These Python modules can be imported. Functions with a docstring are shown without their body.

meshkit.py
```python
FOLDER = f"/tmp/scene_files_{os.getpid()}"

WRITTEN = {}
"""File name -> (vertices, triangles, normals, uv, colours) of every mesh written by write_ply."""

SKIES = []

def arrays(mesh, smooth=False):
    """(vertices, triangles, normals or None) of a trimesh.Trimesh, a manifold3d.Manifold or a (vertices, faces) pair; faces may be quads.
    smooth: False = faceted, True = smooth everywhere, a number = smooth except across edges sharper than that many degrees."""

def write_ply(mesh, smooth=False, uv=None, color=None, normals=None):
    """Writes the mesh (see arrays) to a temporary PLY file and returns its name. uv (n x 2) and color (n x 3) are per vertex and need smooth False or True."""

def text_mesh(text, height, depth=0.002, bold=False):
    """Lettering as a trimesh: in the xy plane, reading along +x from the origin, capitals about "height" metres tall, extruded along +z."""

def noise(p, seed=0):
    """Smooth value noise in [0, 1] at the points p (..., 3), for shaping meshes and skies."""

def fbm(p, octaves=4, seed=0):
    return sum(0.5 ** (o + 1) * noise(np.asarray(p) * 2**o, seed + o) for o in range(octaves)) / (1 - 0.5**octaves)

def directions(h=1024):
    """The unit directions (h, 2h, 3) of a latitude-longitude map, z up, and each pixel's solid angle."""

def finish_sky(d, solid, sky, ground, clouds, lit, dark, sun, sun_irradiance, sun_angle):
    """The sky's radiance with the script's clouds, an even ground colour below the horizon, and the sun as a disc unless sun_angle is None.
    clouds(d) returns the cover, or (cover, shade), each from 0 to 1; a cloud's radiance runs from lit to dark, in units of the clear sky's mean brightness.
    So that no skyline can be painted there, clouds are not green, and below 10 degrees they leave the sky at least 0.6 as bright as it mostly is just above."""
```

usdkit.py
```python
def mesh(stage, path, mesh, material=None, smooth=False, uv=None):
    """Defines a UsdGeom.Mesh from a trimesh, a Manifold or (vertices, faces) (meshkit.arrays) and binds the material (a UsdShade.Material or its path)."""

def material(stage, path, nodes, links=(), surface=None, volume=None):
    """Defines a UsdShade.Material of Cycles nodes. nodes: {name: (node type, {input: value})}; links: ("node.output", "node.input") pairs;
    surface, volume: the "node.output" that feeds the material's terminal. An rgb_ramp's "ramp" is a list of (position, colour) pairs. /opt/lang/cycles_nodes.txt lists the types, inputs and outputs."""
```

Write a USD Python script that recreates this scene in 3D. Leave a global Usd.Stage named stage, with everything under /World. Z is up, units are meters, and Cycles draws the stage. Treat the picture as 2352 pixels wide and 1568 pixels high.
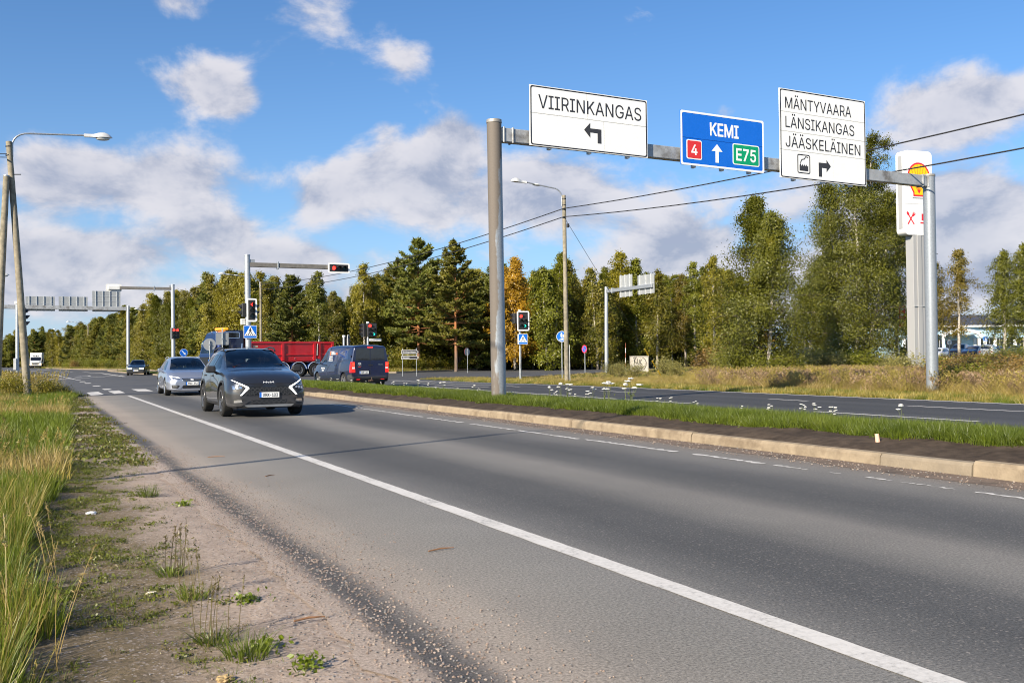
import math, random, numpy as np, trimesh, usdkit, meshkit, shapely, manifold3d
from shapely.geometry import Polygon, Point, LineString, box as sbox
from shapely import affinity
from shapely.ops import unary_union
from scipy.interpolate import PchipInterpolator
from pxr import Usd, UsdGeom, UsdLux, UsdShade, Gf, Sdf, Vt

stage = Usd.Stage.CreateInMemory()
UsdGeom.SetStageUpAxis(stage, 'Z'); UsdGeom.SetStageMetersPerUnit(stage, 1.0)
World = UsdGeom.Xform.Define(stage, '/World'); stage.SetDefaultPrim(World.GetPrim())
UsdGeom.Scope.Define(stage, '/World/Looks')

# ------------------------------------------------ camera (x right of the road, y along the road, z up)
EYE = 1.30
YAW, PITCH, ROLL = math.radians(25.992), math.radians(0.929), 0.0105
cam = UsdGeom.Camera.Define(stage, '/World/camera')
cam.CreateHorizontalApertureAttr(36.0); cam.CreateVerticalApertureAttr(36.0 * 682 / 1024)
cam.CreateFocalLengthAttr(36.0 * 2250 / 2352); cam.CreateClippingRangeAttr(Gf.Vec2f(0.05, 20000))
F_ = np.array([math.sin(YAW) * math.cos(PITCH), math.cos(YAW) * math.cos(PITCH), math.sin(PITCH)])
R0 = np.array([math.cos(YAW), -math.sin(YAW), 0]); U0 = np.cross(R0, F_)
R_ = R0 * math.cos(ROLL) - U0 * math.sin(ROLL); U_ = U0 * math.cos(ROLL) + R0 * math.sin(ROLL)
m4 = np.eye(4); m4[0, :3] = R_; m4[1, :3] = U_; m4[2, :3] = -F_; m4[3, :3] = (0, 0, EYE)
cam.AddTransformOp().Set(Gf.Matrix4d(m4.tolist()))
cam.CreateExposureAttr(EXPOSURE := 0.86)

# ------------------------------------------------ sun and sky
SUN = np.array([-0.89, -0.45, 0.0]); SUN /= np.linalg.norm(SUN)
SUN_EL = math.radians(27.5)
SUN_ROT = math.atan2(SUN[0], SUN[1])
to_sun = np.array([SUN[0] * math.cos(SUN_EL), SUN[1] * math.cos(SUN_EL), math.sin(SUN_EL)])
sun = UsdLux.DistantLight.Define(stage, '/World/sun')
sun.CreateIntensityAttr(1.25); sun.CreateAngleAttr(0.53); sun.CreateColorAttr(Gf.Vec3f(1.0, 0.89, 0.72))
sun.GetPrim().CreateAttribute('inputs:normalize', Sdf.ValueTypeNames.Bool).Set(True)
zc = to_sun; xc = np.cross([0, 0, 1], zc); xc /= np.linalg.norm(xc); yc = np.cross(zc, xc)
ms = np.eye(4); ms[0, :3] = xc; ms[1, :3] = yc; ms[2, :3] = zc; ms[3, :3] = to_sun * 200
sun.AddTransformOp().Set(Gf.Matrix4d(ms.tolist()))

def sky_material():
    N, L = {}, []
    N['sky'] = ('sky_texture', dict(sky_type='single_scattering', sun_disc=False, sun_elevation=SUN_EL, sun_rotation=SUN_ROT, altitude=0.0, air_density=1.0, aerosol_density=0.6, ozone_density=1.5))
    N['geo'] = ('texture_coordinate', {})
    N['sep'] = ('separate_xyz', {}); L.append(('geo.generated', 'sep.vector'))
    def mth(name, t, a, b=None, c=None, clamp=False):
        d = {'math_type': t, 'use_clamp': clamp}
        for k, v in (('value1', a), ('value2', b), ('value3', c)):
            if v is None: continue
            if isinstance(v, str): L.append((v, f'{name}.{k}'))
            else: d[k] = v
        N[name] = ('math', d); return name + '.value'
    # azimuth and elevation in degrees
    az = mth('az', 'degrees', mth('at', 'arctan2', 'sep.x', 'sep.y'))
    el = mth('el', 'degrees', mth('as', 'arcsine', 'sep.z'))
    # the clouds as a layer: project direction on a plane overhead, plus soft masses
    masses = None
    for i, (a, e, sa, se, w) in enumerate(CLOUDS):
        da = mth(f'a{i}', 'multiply', mth(f'a{i}s', 'subtract', az, a), 1 / sa)
        de = mth(f'e{i}', 'multiply', mth(f'e{i}s', 'subtract', el, e), 1 / se)
        r2 = mth(f'r{i}', 'multiply_add', da, da, mth(f'q{i}', 'multiply', de, de))
        g = mth(f'g{i}', 'multiply', mth(f'x{i}', 'exponent', mth(f'n{i}', 'multiply', r2, -1.0)), w)
        masses = g if masses is None else mth(f'm{i}', 'add', masses, g)
    # noise lookup in (azimuth, stretched elevation)
    def density(tag, oaz, oel):
        N['c' + tag] = ('combine_xyz', {}); 
        L.append((mth('cx' + tag, 'multiply_add', az, 0.17, oaz * 0.17), f'c{tag}.x'))
        L.append((mth('cy' + tag, 'multiply_add', el, 0.27, oel * 0.27), f'c{tag}.y'))
        N['nz' + tag] = ('noise_texture', dict(scale=1.0, detail=10.0, roughness=0.60, distortion=0.25)); L.append((f'c{tag}.vector', f'nz{tag}.vector'))
        return mth('d' + tag, 'add', mth('dm' + tag, 'multiply_add', f'nz{tag}.fac', 1.7, -0.85), masses)
    d0 = density('0', 0, 0); d1 = density('1', -0.8, 1.3)
    N['cov'] = ('map_range', dict(range_type='smoothstep', from_min=0.22, from_max=0.66, to_min=0.0, to_max=0.93, clamp=True)); L.append((d0, 'cov.value'))
    # how much cloud lies between this point and the light: shaded undersides
    dd = mth('dd', 'subtract', d0, d1)
    N['shade'] = ('map_range', dict(range_type='smoothstep', from_min=-0.38, from_max=0.22, to_min=0.0, to_max=1.0, clamp=True)); L.append((dd, 'shade.value'))
    N['thick'] = ('map_range', dict(range_type='smoothstep', from_min=0.60, from_max=1.30, to_min=0.0, to_max=0.40, clamp=True)); L.append((d0, 'thick.value'))
    lit = mth('lit', 'subtract', 'shade.result', 'thick.result', clamp=True)
    N['ccol'] = ('mix_color', dict(a=CLOUD_DARK, b=CLOUD_LIT, use_clamp=False)); L.append((lit, 'ccol.fac'))
    N['out'] = ('mix_color', dict(use_clamp=False)); L += [('cov.result', 'out.fac'), ('hz.result', 'out.a'), ('ccol.result', 'out.b')]
    N['skt'] = ('mix_color', dict(blend_type='multiply', fac=1.0, b=SKY_TINT, use_clamp=False)); L.append(('sky.color', 'skt.a'))
    # pale air towards the horizon, the same all round
    hf = mth('hf', 'multiply', mth('hx', 'exponent', mth('hm', 'multiply', mth('hc', 'maximum', el, 0.0), -1 / 6.5)), .80)
    N['hz'] = ('mix_color', dict(b=HAZE_SKY, use_clamp=False)); L += [(hf, 'hz.fac'), ('skt.result', 'hz.a')]
    N['bg'] = ('background_shader', dict(strength=SKY_STRENGTH)); L.append(('out.result', 'bg.color'))
    return usdkit.material(stage, '/World/Looks/sky', N, L, surface='bg.background')
SKY_STRENGTH = 0.070
SKY_TINT = (.49, .85, 1.22)
HAZE_SKY = (5.0, 5.9, 7.4)
CLOUD_LIT, CLOUD_DARK = (6.3, 6.15, 6.5), (3.1, 3.45, 4.5)
# azimuth (degrees right of the road), elevation, half widths, weight
CLOUDS = [(9.0, 15.2, 2.8, 1.7, .84), (10.2, 14.0, 2.0, 1.0, .25), (5.4, 9.9, 4.8, 1.9, .95), (0.3, 9.6, 2.2, 1.9, .72), (3.0, 6.0, 5.0, 1.2, .72), (9.3, 7.4, 2.8, 1.1, .70), (12.0, 5.9, 2.4, .8, .62), (-3, 5.0, 3.5, 1.8, .6),
          (19.0, 10.6, 4.6, 2.0, .95), (23.2, 12.8, 2.0, 1.5, .75), (15.0, 9.0, 1.7, 1.7, .66), (28.8, 10.2, 4.6, 2.0, .62), (24, 8.4, 5, 1.3, .45), (35.6, 6.2, 2.8, 1.4, .85), (51.0, 13.0, 4.8, 1.9, .80), (50.5, 7.6, 4.6, 1.9, .92), (44.5, 11.0, 2.5, 1.5, .45),
          (7.6, 19.2, 2.4, 1.2, .46), (15.6, 19.4, 3.4, 1.9, .46), (20.0, 17.0, 1.7, 1.1, .46), (38.5, 13.6, 1.0, .6, .5), (18.8, 13.0, .9, .8, .45), (16, 5.6, 4, 1.2, .45), (30, 4.6, 9, 1.5, .42), (44, 4.0, 8, 1.6, .46),
          (-22, 9, 8, 3, .8), (75, 12, 12, 4, .8), (110, 16, 14, 5, .8), (160, 20, 16, 6, .75), (-70, 14, 14, 5, .8), (-120, 18, 15, 6, .75), (31, 8.5, 9, 2.6, .40), (47, 4.5, 9, 2.4, .42), (46, 7.5, 7, 3.0, .36), (2, 4.2, 12, 2.6, .42), (14, 3.2, 14, 1.3, .55), (40, 2.8, 14, 1.3, .55), (56, 4, 8, 1.4, .5), (40, 44, 14, 7, .6), (-30, 52, 18, 8, .6), (130, 55, 22, 9, .6)]
dome = UsdLux.DomeLight.Define(stage, '/World/sky'); dome.CreateIntensityAttr(1.0)
dome.GetPrim().SetCustomDataByKey('kind', 'structure')
UsdShade.MaterialBindingAPI.Apply(dome.GetPrim()).Bind(sky_material())

# ------------------------------------------------ helpers: names, objects, labels
_names = {}
def fresh(parent, name):
    k = _names.get((parent, name), 0); _names[(parent, name)] = k + 1
    return f'{parent}/{name}' if k == 0 else f'{parent}/{name}_{k:03d}'
def ppath(parent):
    return '/World' if parent is None else (parent if isinstance(parent, str) else str(parent.GetPath()))
def put(name, mesh, material, parent=None, smooth=False):
    """one Mesh prim under parent (or /World)"""
    if isinstance(mesh, (list,)): mesh = cat(mesh)
    return usdkit.mesh(stage, fresh(ppath(parent), name), mesh, material, smooth).GetPrim()
def tag(p, label=None, cat_=None, group=None, kind=None):
    for k, v in (('label', label), ('category', cat_), ('group', group), ('kind', kind)):
        if v: p.SetCustomDataByKey(k, v)
    return p
def place(p, loc, rz=0, s=None):
    x = UsdGeom.Xformable(p); x.ClearXformOpOrder()
    for op in ('translate', 'rotateZ', 'scale'):
        p.RemoveProperty('xformOp:' + op)
    x.AddTranslateOp().Set(Gf.Vec3d(*map(float, loc)))
    if rz: x.AddRotateZOp().Set(float(rz))
    if s is not None: x.AddScaleOp().Set(Gf.Vec3f(*([float(s)] * 3 if np.ndim(s) == 0 else map(float, s))))
    return p
def thing(name, label, cat_, loc=(0, 0, 0), rz=0, group=None, s=None):
    p = UsdGeom.Xform.Define(stage, fresh('/World', name)).GetPrim()
    place(p, loc, rz, s); return tag(p, label, cat_, group)
def dup(root, loc, rz=0, label=None, group=None, s=None, name=None):
    import re
    nm = name or re.sub(r'_\d{3}$', '', root.GetName())
    p = UsdGeom.Xform.Define(stage, fresh('/World', nm)).GetPrim()
    p.GetReferences().AddInternalReference(root.GetPath()); p.SetInstanceable(True)
    place(p, loc, rz, s)
    was = root.GetCustomData()
    return tag(p, label or was.get('label'), was.get('category'), group or was.get('group'))
def struct(name, mesh, material, smooth=False):
    return tag(put(name, mesh, material, None, smooth), kind='structure')

# ------------------------------------------------ helpers: shapes
def cat(ms): return trimesh.util.concatenate([m for m in ms if m is not None])
def T(m, t=(0, 0, 0), rx=0, ry=0, rz=0, s=None):
    m = m.copy()
    if s is not None: m.apply_scale(s)
    for a, ax in ((rx, (1, 0, 0)), (ry, (0, 1, 0)), (rz, (0, 0, 1))):
        if a: m.apply_transform(trimesh.transformations.rotation_matrix(math.radians(a), ax))
    m.apply_translation(t); return m
def bx(x0, x1, y0, y1, z0, z1):
    m = trimesh.creation.box((abs(x1 - x0), abs(y1 - y0), abs(z1 - z0))); m.apply_translation(((x0 + x1) / 2, (y0 + y1) / 2, (z0 + z1) / 2)); return m
def rbox(x0, x1, y0, y1, z0, z1, r=.02):
    """a box with chamfered edges"""
    p = []
    for sx in (0, 1):
        for sy in (0, 1):
            for sz in (0, 1):
                c = np.array([(x0, x1)[sx], (y0, y1)[sy], (z0, z1)[sz]], float)
                d = np.array([(1, -1)[sx], (1, -1)[sy], (1, -1)[sz]]) * r
                p += [c + d * (0, 1, 1), c + d * (1, 0, 1), c + d * (1, 1, 0)]
    return trimesh.convex.convex_hull(np.array(p))
def cyl(a, b, r0, r1=None, n=16, caps=True):
    """a tapered bar from point a to point b"""
    return tube([a, b], [r0, r0 if r1 is None else r1], n, caps)
def tube(pts, rad, n=8, caps=True):
    pts = np.asarray(pts, float); rad = np.broadcast_to(np.asarray(rad, float), (len(pts),))
    t = np.gradient(pts, axis=0); t /= np.maximum(np.linalg.norm(t, axis=1, keepdims=True), 1e-12)
    up = np.array([0, 0, 1.0]) if abs(t[0][2]) < .9 else np.array([1.0, 0, 0])
    a = np.cross(t[0], up); a /= np.linalg.norm(a); rings = []
    ang = np.linspace(0, 2 * np.pi, n, endpoint=False)
    for p, d, r in zip(pts, t, rad):
        a = a - d * (a @ d); a /= np.linalg.norm(a); b = np.cross(d, a)
        rings.append(p + r * (np.cos(ang)[:, None] * a + np.sin(ang)[:, None] * b))
    v = np.vstack(rings); f = []
    i = np.arange(n); j = (i + 1) % n
    for k in range(len(pts) - 1):
        f += [np.c_[k * n + i, k * n + j, (k + 1) * n + j], np.c_[k * n + i, (k + 1) * n + j, (k + 1) * n + i]]
    if caps:
        v = np.vstack([v, pts[0], pts[-1]]); c0, c1 = len(v) - 2, len(v) - 1; k = (len(pts) - 1) * n
        f += [np.c_[np.full(n, c0), j, i], np.c_[np.full(n, c1), k + i, k + j]]
    return trimesh.Trimesh(v, np.vstack(f), process=False)
def prism(poly, depth, plane='xz', at=0.0):
    """a shapely polygon, extruded. plane xz: polygon (x, z), from y = at to y = at + depth; yz: (y, z) along x; xy along z"""
    geoms = getattr(poly, 'geoms', [poly]); out = []
    for g in geoms:
        if g.is_empty or g.area < 1e-9: continue
        m = trimesh.creation.extrude_polygon(g, abs(depth), engine='earcut'); v = m.vertices.copy()
        h = v[:, 2] * (1 if depth > 0 else -1) + at
        if plane == 'xz': m.vertices = np.c_[v[:, 0], h, v[:, 1]]
        elif plane == 'yz': m.vertices = np.c_[h, v[:, 0], v[:, 1]]
        else: m.vertices = np.c_[v[:, 0], v[:, 1], h]
        m.fix_normals() if False else None
        n = m.volume
        if n < 0: m.invert()
        out.append(m)
    return cat(out)
def rrect(x0, x1, y0, y1, r=.05, q=4):
    r = min(r, (x1 - x0) / 2 - 1e-4, (y1 - y0) / 2 - 1e-4)
    return sbox(x0 + r, y0 + r, x1 - r, y1 - r).buffer(r, quad_segs=q)
def ring(poly, w): return poly.difference(poly.buffer(-w))
def poly_sheet(poly, z, dz=None):
    """a flat sheet of a shapely polygon; dz(x, y) adds relief"""
    out = []
    for g in getattr(poly, 'geoms', [poly]):
        v, f = trimesh.creation.triangulate_polygon(g, engine='earcut'); 
        v = np.c_[v, np.full(len(v), z)]
        m = trimesh.Trimesh(v, f, process=False)
        if len(f) and m.face_normals[:, 2].mean() < 0: m.invert()
        out.append(m)
    m = cat(out)
    if dz is not None: m.vertices[:, 2] += dz(m.vertices[:, 0], m.vertices[:, 1])
    return m
def grid_sheet(xs, ys, zf):
    X, Y = np.meshgrid(xs, ys); Z = zf(X, Y); n, k = X.shape
    v = np.c_[X.ravel(), Y.ravel(), Z.ravel()]; i = np.arange(n * k).reshape(n, k)
    a, b, c, d = i[:-1, :-1].ravel(), i[:-1, 1:].ravel(), i[1:, 1:].ravel(), i[1:, :-1].ravel()
    return trimesh.Trimesh(v, np.vstack([np.c_[a, b, c], np.c_[a, c, d]]), process=False)
def words(text, x0, y0, width, height, depth=.004, plane='xz', at=0.0, bold=False, mirror=False):
    """lettering that fills width x height from the corner (x0, y0)"""
    m = meshkit.text_mesh(text, 1.0, 1.0, bold)
    b = m.bounds; v = m.vertices
    u = (v[:, 0] - b[0][0]) / (b[1][0] - b[0][0]) * width; w = v[:, 1] * height / 1.04
    if mirror: u = width - u
    d = at + v[:, 2] * depth
    V = {'xz': np.c_[x0 + u, d, y0 + w], 'yz': np.c_[d, x0 + u, y0 + w], 'xy': np.c_[x0 + u, y0 + w, d]}[plane]
    m = trimesh.Trimesh(V, m.faces, process=False)
    if m.volume < 0: m.invert()
    return m

# ------------------------------------------------ helpers: materials
_mats = {}
def mat(name, col, rough=.5, metal=0., var=.12, scale=6., spec=.5, coat=0., bump=0., bscale=None, emit=None, es=0., dirt=None, dfac=.5, dscale=1.5):
    """a painted, metal or stone surface with uneven colour and fine relief"""
    if name in _mats: return _mats[name]
    N = {'g': ('geometry', {}), 'n': ('noise_texture', dict(scale=scale, detail=6., roughness=.6)), 'p': ('principled_bsdf', dict(roughness=rough, metallic=metal, specular_ior_level=spec, coat_weight=coat))}
    c = np.array(col, float)
    N['r'] = ('rgb_ramp', {'ramp': [(0.25, tuple(c * (1 - var))), (0.75, tuple(np.minimum(c * (1 + var), .95)))]})
    L = [('g.position', 'n.vector'), ('n.fac', 'r.fac')]
    out = 'r.color'
    if dirt is not None:
        N['dn'] = ('noise_texture', dict(scale=dscale, detail=8., roughness=.65)); L.append(('g.position', 'dn.vector'))
        N['dm'] = ('map_range', dict(range_type='smoothstep', from_min=.45, from_max=.7, to_min=0., to_max=dfac, clamp=True)); L.append(('dn.fac', 'dm.value'))
        N['dx'] = ('mix_color', dict(b=dirt)); L += [('dm.result', 'dx.fac'), (out, 'dx.a')]; out = 'dx.result'
    L.append((out, 'p.base_color'))
    N['rr'] = ('map_range', dict(from_min=.3, from_max=.7, to_min=max(rough - .08, .02), to_max=min(rough + .08, 1.), clamp=True)); L += [('n.fac', 'rr.value'), ('rr.result', 'p.roughness')]
    if bump:
        N['bn'] = ('noise_texture', dict(scale=bscale or scale * 8, detail=4.)); N['b'] = ('bump', dict(strength=bump, distance=.01))
        L += [('g.position', 'bn.vector'), ('bn.fac', 'b.height'), ('b.normal', 'p.normal')]
    if emit is not None:
        N['p'][1].update(emission_color=emit, emission_strength=es)
    _mats[name] = usdkit.material(stage, '/World/Looks/' + name, N, L, surface='p.BSDF'); return _mats[name]
def leaf_mat(name, cols, trans=.35, clump=.9, rough=.5):
    """leaves: each its own tone, clumps lighter and darker, light passes through"""
    if name in _mats: return _mats[name]
    n = len(cols)
    N = {'g': ('geometry', {}), 'r': ('rgb_ramp', {'ramp': [(i / max(n - 1, 1), c) for i, c in enumerate(cols)]}), 'n': ('noise_texture', dict(scale=clump, detail=3.)), 'oi': ('object_info', {}),
         'mx': ('math', dict(math_type='multiply_add', value2=.55)), 'ad': ('math', dict(math_type='multiply_add', value2=.9, value3=-.22)),
         'p': ('principled_bsdf', dict(roughness=rough - .06, specular_ior_level=.5)), 't': ('translucent_bsdf', {}), 'm': ('mix_closure', dict(fac=trans)),
         'hv': ('hsv', {}), 'ov': ('map_range', dict(from_min=0., from_max=1., to_min=.80, to_max=1.22))}
    L = [('g.position', 'n.vector'), ('n.fac', 'ad.value1'), ('g.random_per_island', 'mx.value1'), ('ad.value', 'mx.value3'), ('mx.value', 'r.fac'), ('oi.random', 'ov.value'), ('ov.result', 'hv.value'), ('r.color', 'hv.color'),
         ('hv.color', 'p.base_color'), ('hv.color', 't.color'), ('p.BSDF', 'm.closure1'), ('t.BSDF', 'm.closure2')]
    _mats[name] = usdkit.material(stage, '/World/Looks/' + name, N, L, surface='m.closure'); return _mats[name]
def glass_mat(name, tint, refl=(1, 1, 1)):
    if name in _mats: return _mats[name]
    N = {'f': ('fresnel', dict(IOR=1.55)), 't': ('transparent_bsdf', dict(color=tint)), 'g': ('glossy_bsdf', dict(color=refl, roughness=.02)), 'm': ('mix_closure', {})}
    _mats[name] = usdkit.material(stage, '/World/Looks/' + name, N, [('f.fac', 'm.fac'), ('t.BSDF', 'm.closure1'), ('g.BSDF', 'm.closure2')], surface='m.closure'); return _mats[name]
def lamp_mat(name, col, strength):
    if name in _mats: return _mats[name]
    N = {'p': ('principled_bsdf', dict(base_color=tuple(np.array(col) * .6), roughness=.25, emission_color=col, emission_strength=strength))}
    _mats[name] = usdkit.material(stage, '/World/Looks/' + name, N, [], surface='p.BSDF'); return _mats[name]

GALV = mat('galvanised_steel', (.40, .42, .44), .45, .6, .16, 9., bump=.05, bscale=30)
GALV_DIRTY = None
WHITE = mat('white_sheet', (.80, .80, .79), .4, 0, .04, 4.)
BLACKP = mat('black_print', (.035, .035, .04), .5, 0, .1)
BLUE = mat('blue_sheet', (.004, .13, .60), .4, 0, .05)
RED = mat('red_sheet', (.62, .03, .03), .4, 0, .05)
GREEN = mat('green_sheet', (.0, .30, .13), .4, 0, .05)
YELLOW = mat('yellow_sheet', (.85, .52, .02), .4, 0, .05)
ORANGE = mat('orange_sheet', (.90, .34, .02), .4, 0, .05)
ALU = mat('aluminium_back', (.34, .355, .36), .5, .3, .06, 3.)
RUBBER = mat('tyre_rubber', (.022, .021, .02), .85, 0, .3, 12., spec=.3)
BLKPL = mat('black_plastic', (.022, .022, .024), .5, 0, .2, 8.)
DARKPL = mat('grey_plastic', (.06, .06, .062), .6, 0, .2, 8.)
CHROME = mat('chrome', (.75, .76, .78), .15, 1., .03)
ALLOY = mat('alloy_rim', (.42, .43, .45), .35, .8, .08)
WOODPOLE = mat('weathered_wood', (.27, .235, .175), .85, 0, .35, 7., spec=.2, bump=.4, bscale=60, dirt=(.10, .10, .075), dfac=.6, dscale=2.2)
# ================================================================ ground, roads, markings
rng = np.random.default_rng(7)
def ground_z(x, y):
    """height of the land beside the roads"""
    x = np.asarray(x, float); y = np.asarray(y, float)
    left = -0.35 * np.clip((-x - 0.1) / 2.5, 0, 1) ** 1.3 * np.clip((44 - y) / 10, 0, 1)
    right = 0.75 * np.clip((x - 50) / 30, 0, 1) * np.clip((75 - y + .25 * x) / 25, 0, 1)
    return left + right
def fb(x, y, s, seed=0, oct=4): return meshkit.fbm(np.stack([np.asarray(x) * s, np.asarray(y) * s, np.zeros_like(np.asarray(x, float))], -1), oct, seed)

# -- land to the horizon
def land_material():
    N = {'g': ('geometry', {}), 'n': ('noise_texture', dict(scale=.35, detail=8., roughness=.65)), 'n2': ('noise_texture', dict(scale=9., detail=6., roughness=.7)),
         'r': ('rgb_ramp', {'ramp': [(.3, (.05, .065, .018)), (.5, (.085, .085, .03)), (.7, (.15, .12, .055))]}), 'r2': ('rgb_ramp', {'ramp': [(.3, (.55, .55, .5)), (.7, (1.2, 1.15, 1.1))]}),
         'm': ('mix_color', dict(blend_type='multiply', fac=1.)), 'b': ('bump', dict(strength=.6, distance=.05)), 'p': ('principled_bsdf', dict(roughness=.95, specular_ior_level=.1))}
    L = [('g.position', 'n.vector'), ('g.position', 'n2.vector'), ('n.fac', 'r.fac'), ('n2.fac', 'r2.fac'), ('r.color', 'm.a'), ('r2.color', 'm.b'), ('m.result', 'p.base_color'), ('n2.fac', 'b.height'), ('b.normal', 'p.normal')]
    return usdkit.material(stage, '/World/Looks/land', N, L, surface='p.BSDF')
LAND = land_material()
xs = np.r_[-3000, -1000, -400, -150, -80, np.arange(-40, 130, 4), 160, 250, 500, 1000, 3000]; ys = np.r_[-400, -100, -40, np.arange(-16, 160, 4), 200, 300, 600, 1500, 4000]
struct('ground', grid_sheet(xs, ys, lambda X, Y: ground_z(X, Y) - .055 - np.where((X > -4) & (X < 3) & (Y < 50), .12, 0)), LAND, True)

# -- asphalt
def asphalt_material(name, stops, x0, x1, chips=.5, dusty=0.):
    """worn asphalt: wheel tracks along the road, stone chips, dust"""
    st = [((x - x0) / (x1 - x0), c if np.ndim(c) else (c * 1.0, c * 1.0, c * 1.02)) for x, c in stops]
    N = {'g': ('geometry', {}), 's': ('separate_xyz', {}), 'mp': ('mapping', dict(scale=(1., .12, 1.))), 'wn': ('noise_texture', dict(scale=1.1, detail=5., roughness=.6)),
         'wx': ('math', dict(math_type='multiply_add', value2=.42)), 'sh': ('math', dict(math_type='add', value2=-.21)), 'u': ('map_range', dict(from_min=x0, from_max=x1, to_min=0., to_max=1., clamp=True)),
         'r': ('rgb_ramp', {'ramp': st}),
         'big': ('noise_texture', dict(scale=.45, detail=7., roughness=.6)), 'bigr': ('map_range', dict(from_min=.25, from_max=.75, to_min=.86, to_max=1.14)),
         'ag': ('noise_texture', dict(scale=62., detail=4., roughness=.8)), 'agr': ('map_range', dict(from_min=.3, from_max=.7, to_min=.38, to_max=1.72)),
         'v': ('voronoi_texture', dict(scale=95.)), 'vs': ('separate_color', {}), 'vt': ('map_range', dict(from_min=.93, from_max=1., to_min=0., to_max=chips, clamp=True)), 
         'ch': ('mix_color', dict(b=(.34, .30, .27))), 'm1': ('mix_color', dict(blend_type='multiply', fac=1., use_clamp=False)), 'm2': ('mix_color', dict(blend_type='multiply', fac=1., use_clamp=False)),
         'c1': ('combine_color', {}), 'c2': ('combine_color', {}), 'b': ('bump', dict(strength=.55, distance=.008)), 'p': ('principled_bsdf', dict(roughness=.78, specular_ior_level=.35))}
    L = [('g.position', 's.vector'), ('g.position', 'mp.vector'), ('mp.vector', 'wn.vector'), ('wn.fac', 'wx.value1'), ('s.x', 'wx.value3'), ('wx.value', 'sh.value1'), ('sh.value', 'u.value'), ('u.result', 'r.fac'),
         ('g.position', 'big.vector'), ('big.fac', 'bigr.value'), ('g.position', 'ag.vector'), ('ag.fac', 'agr.value'), ('g.position', 'v.vector'), ('v.color', 'vs.color'), ('vs.r', 'vt.value'),
         *[(f'bigr.result', f'c1.{k}') for k in 'rgb'], *[(f'agr.result', f'c2.{k}') for k in 'rgb'], ('r.color', 'm1.a'), ('c1.color', 'm1.b'), ('m1.result', 'm2.a'), ('c2.color', 'm2.b'),
         ('m2.result', 'ch.a'), ('vt.result', 'ch.fac'), ('ch.result', 'p.base_color'), ('ag.fac', 'b.height'), ('b.normal', 'p.normal')]
    return usdkit.material(stage, '/World/Looks/' + name, N, L, surface='p.BSDF')
ASPH_NEAR = asphalt_material('asphalt_near', [(1.2, (.38, .30, .24)), (1.42, (.33, .265, .215)), (1.50, (.105, .095, .088)), (1.57, (.070, .066, .063)), (1.63, (.11, .10, .092)), (1.74, (.30, .25, .205)), (1.95, (.30, .255, .21)), (2.2, (.235, .21, .18)), (2.7, (.20, .187, .166)), (3.2, (.18, .171, .157)), (3.5, (.112, .108, .102)), (4.0, (.070, .069, .067)), (4.6, (.080, .078, .075)), (5.15, (.168, .158, .143)), (5.55, (.18, .168, .152)), (6.0, (.095, .092, .087)), (6.5, (.070, .069, .067)), (7.0, (.094, .091, .087)), (7.5, (.14, .133, .122)), (8.0, (.165, .154, .138)), (8.35, (.17, .145, .12)), (8.9, (.24, .19, .15))], 1.2, 8.9)
ASPH_FAR = asphalt_material('asphalt_far', [(11.5, .06), (13.2, .075), (14.2, .05), (15.2, .045), (16.2, .065), (17., .042), (18., .05), (18.8, .042), (19.6, .06), (20.3, .04), (21.2, .045), (22, .055), (22.4, (.12, .10, .08))], 11.5, 22.4, .3)
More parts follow.
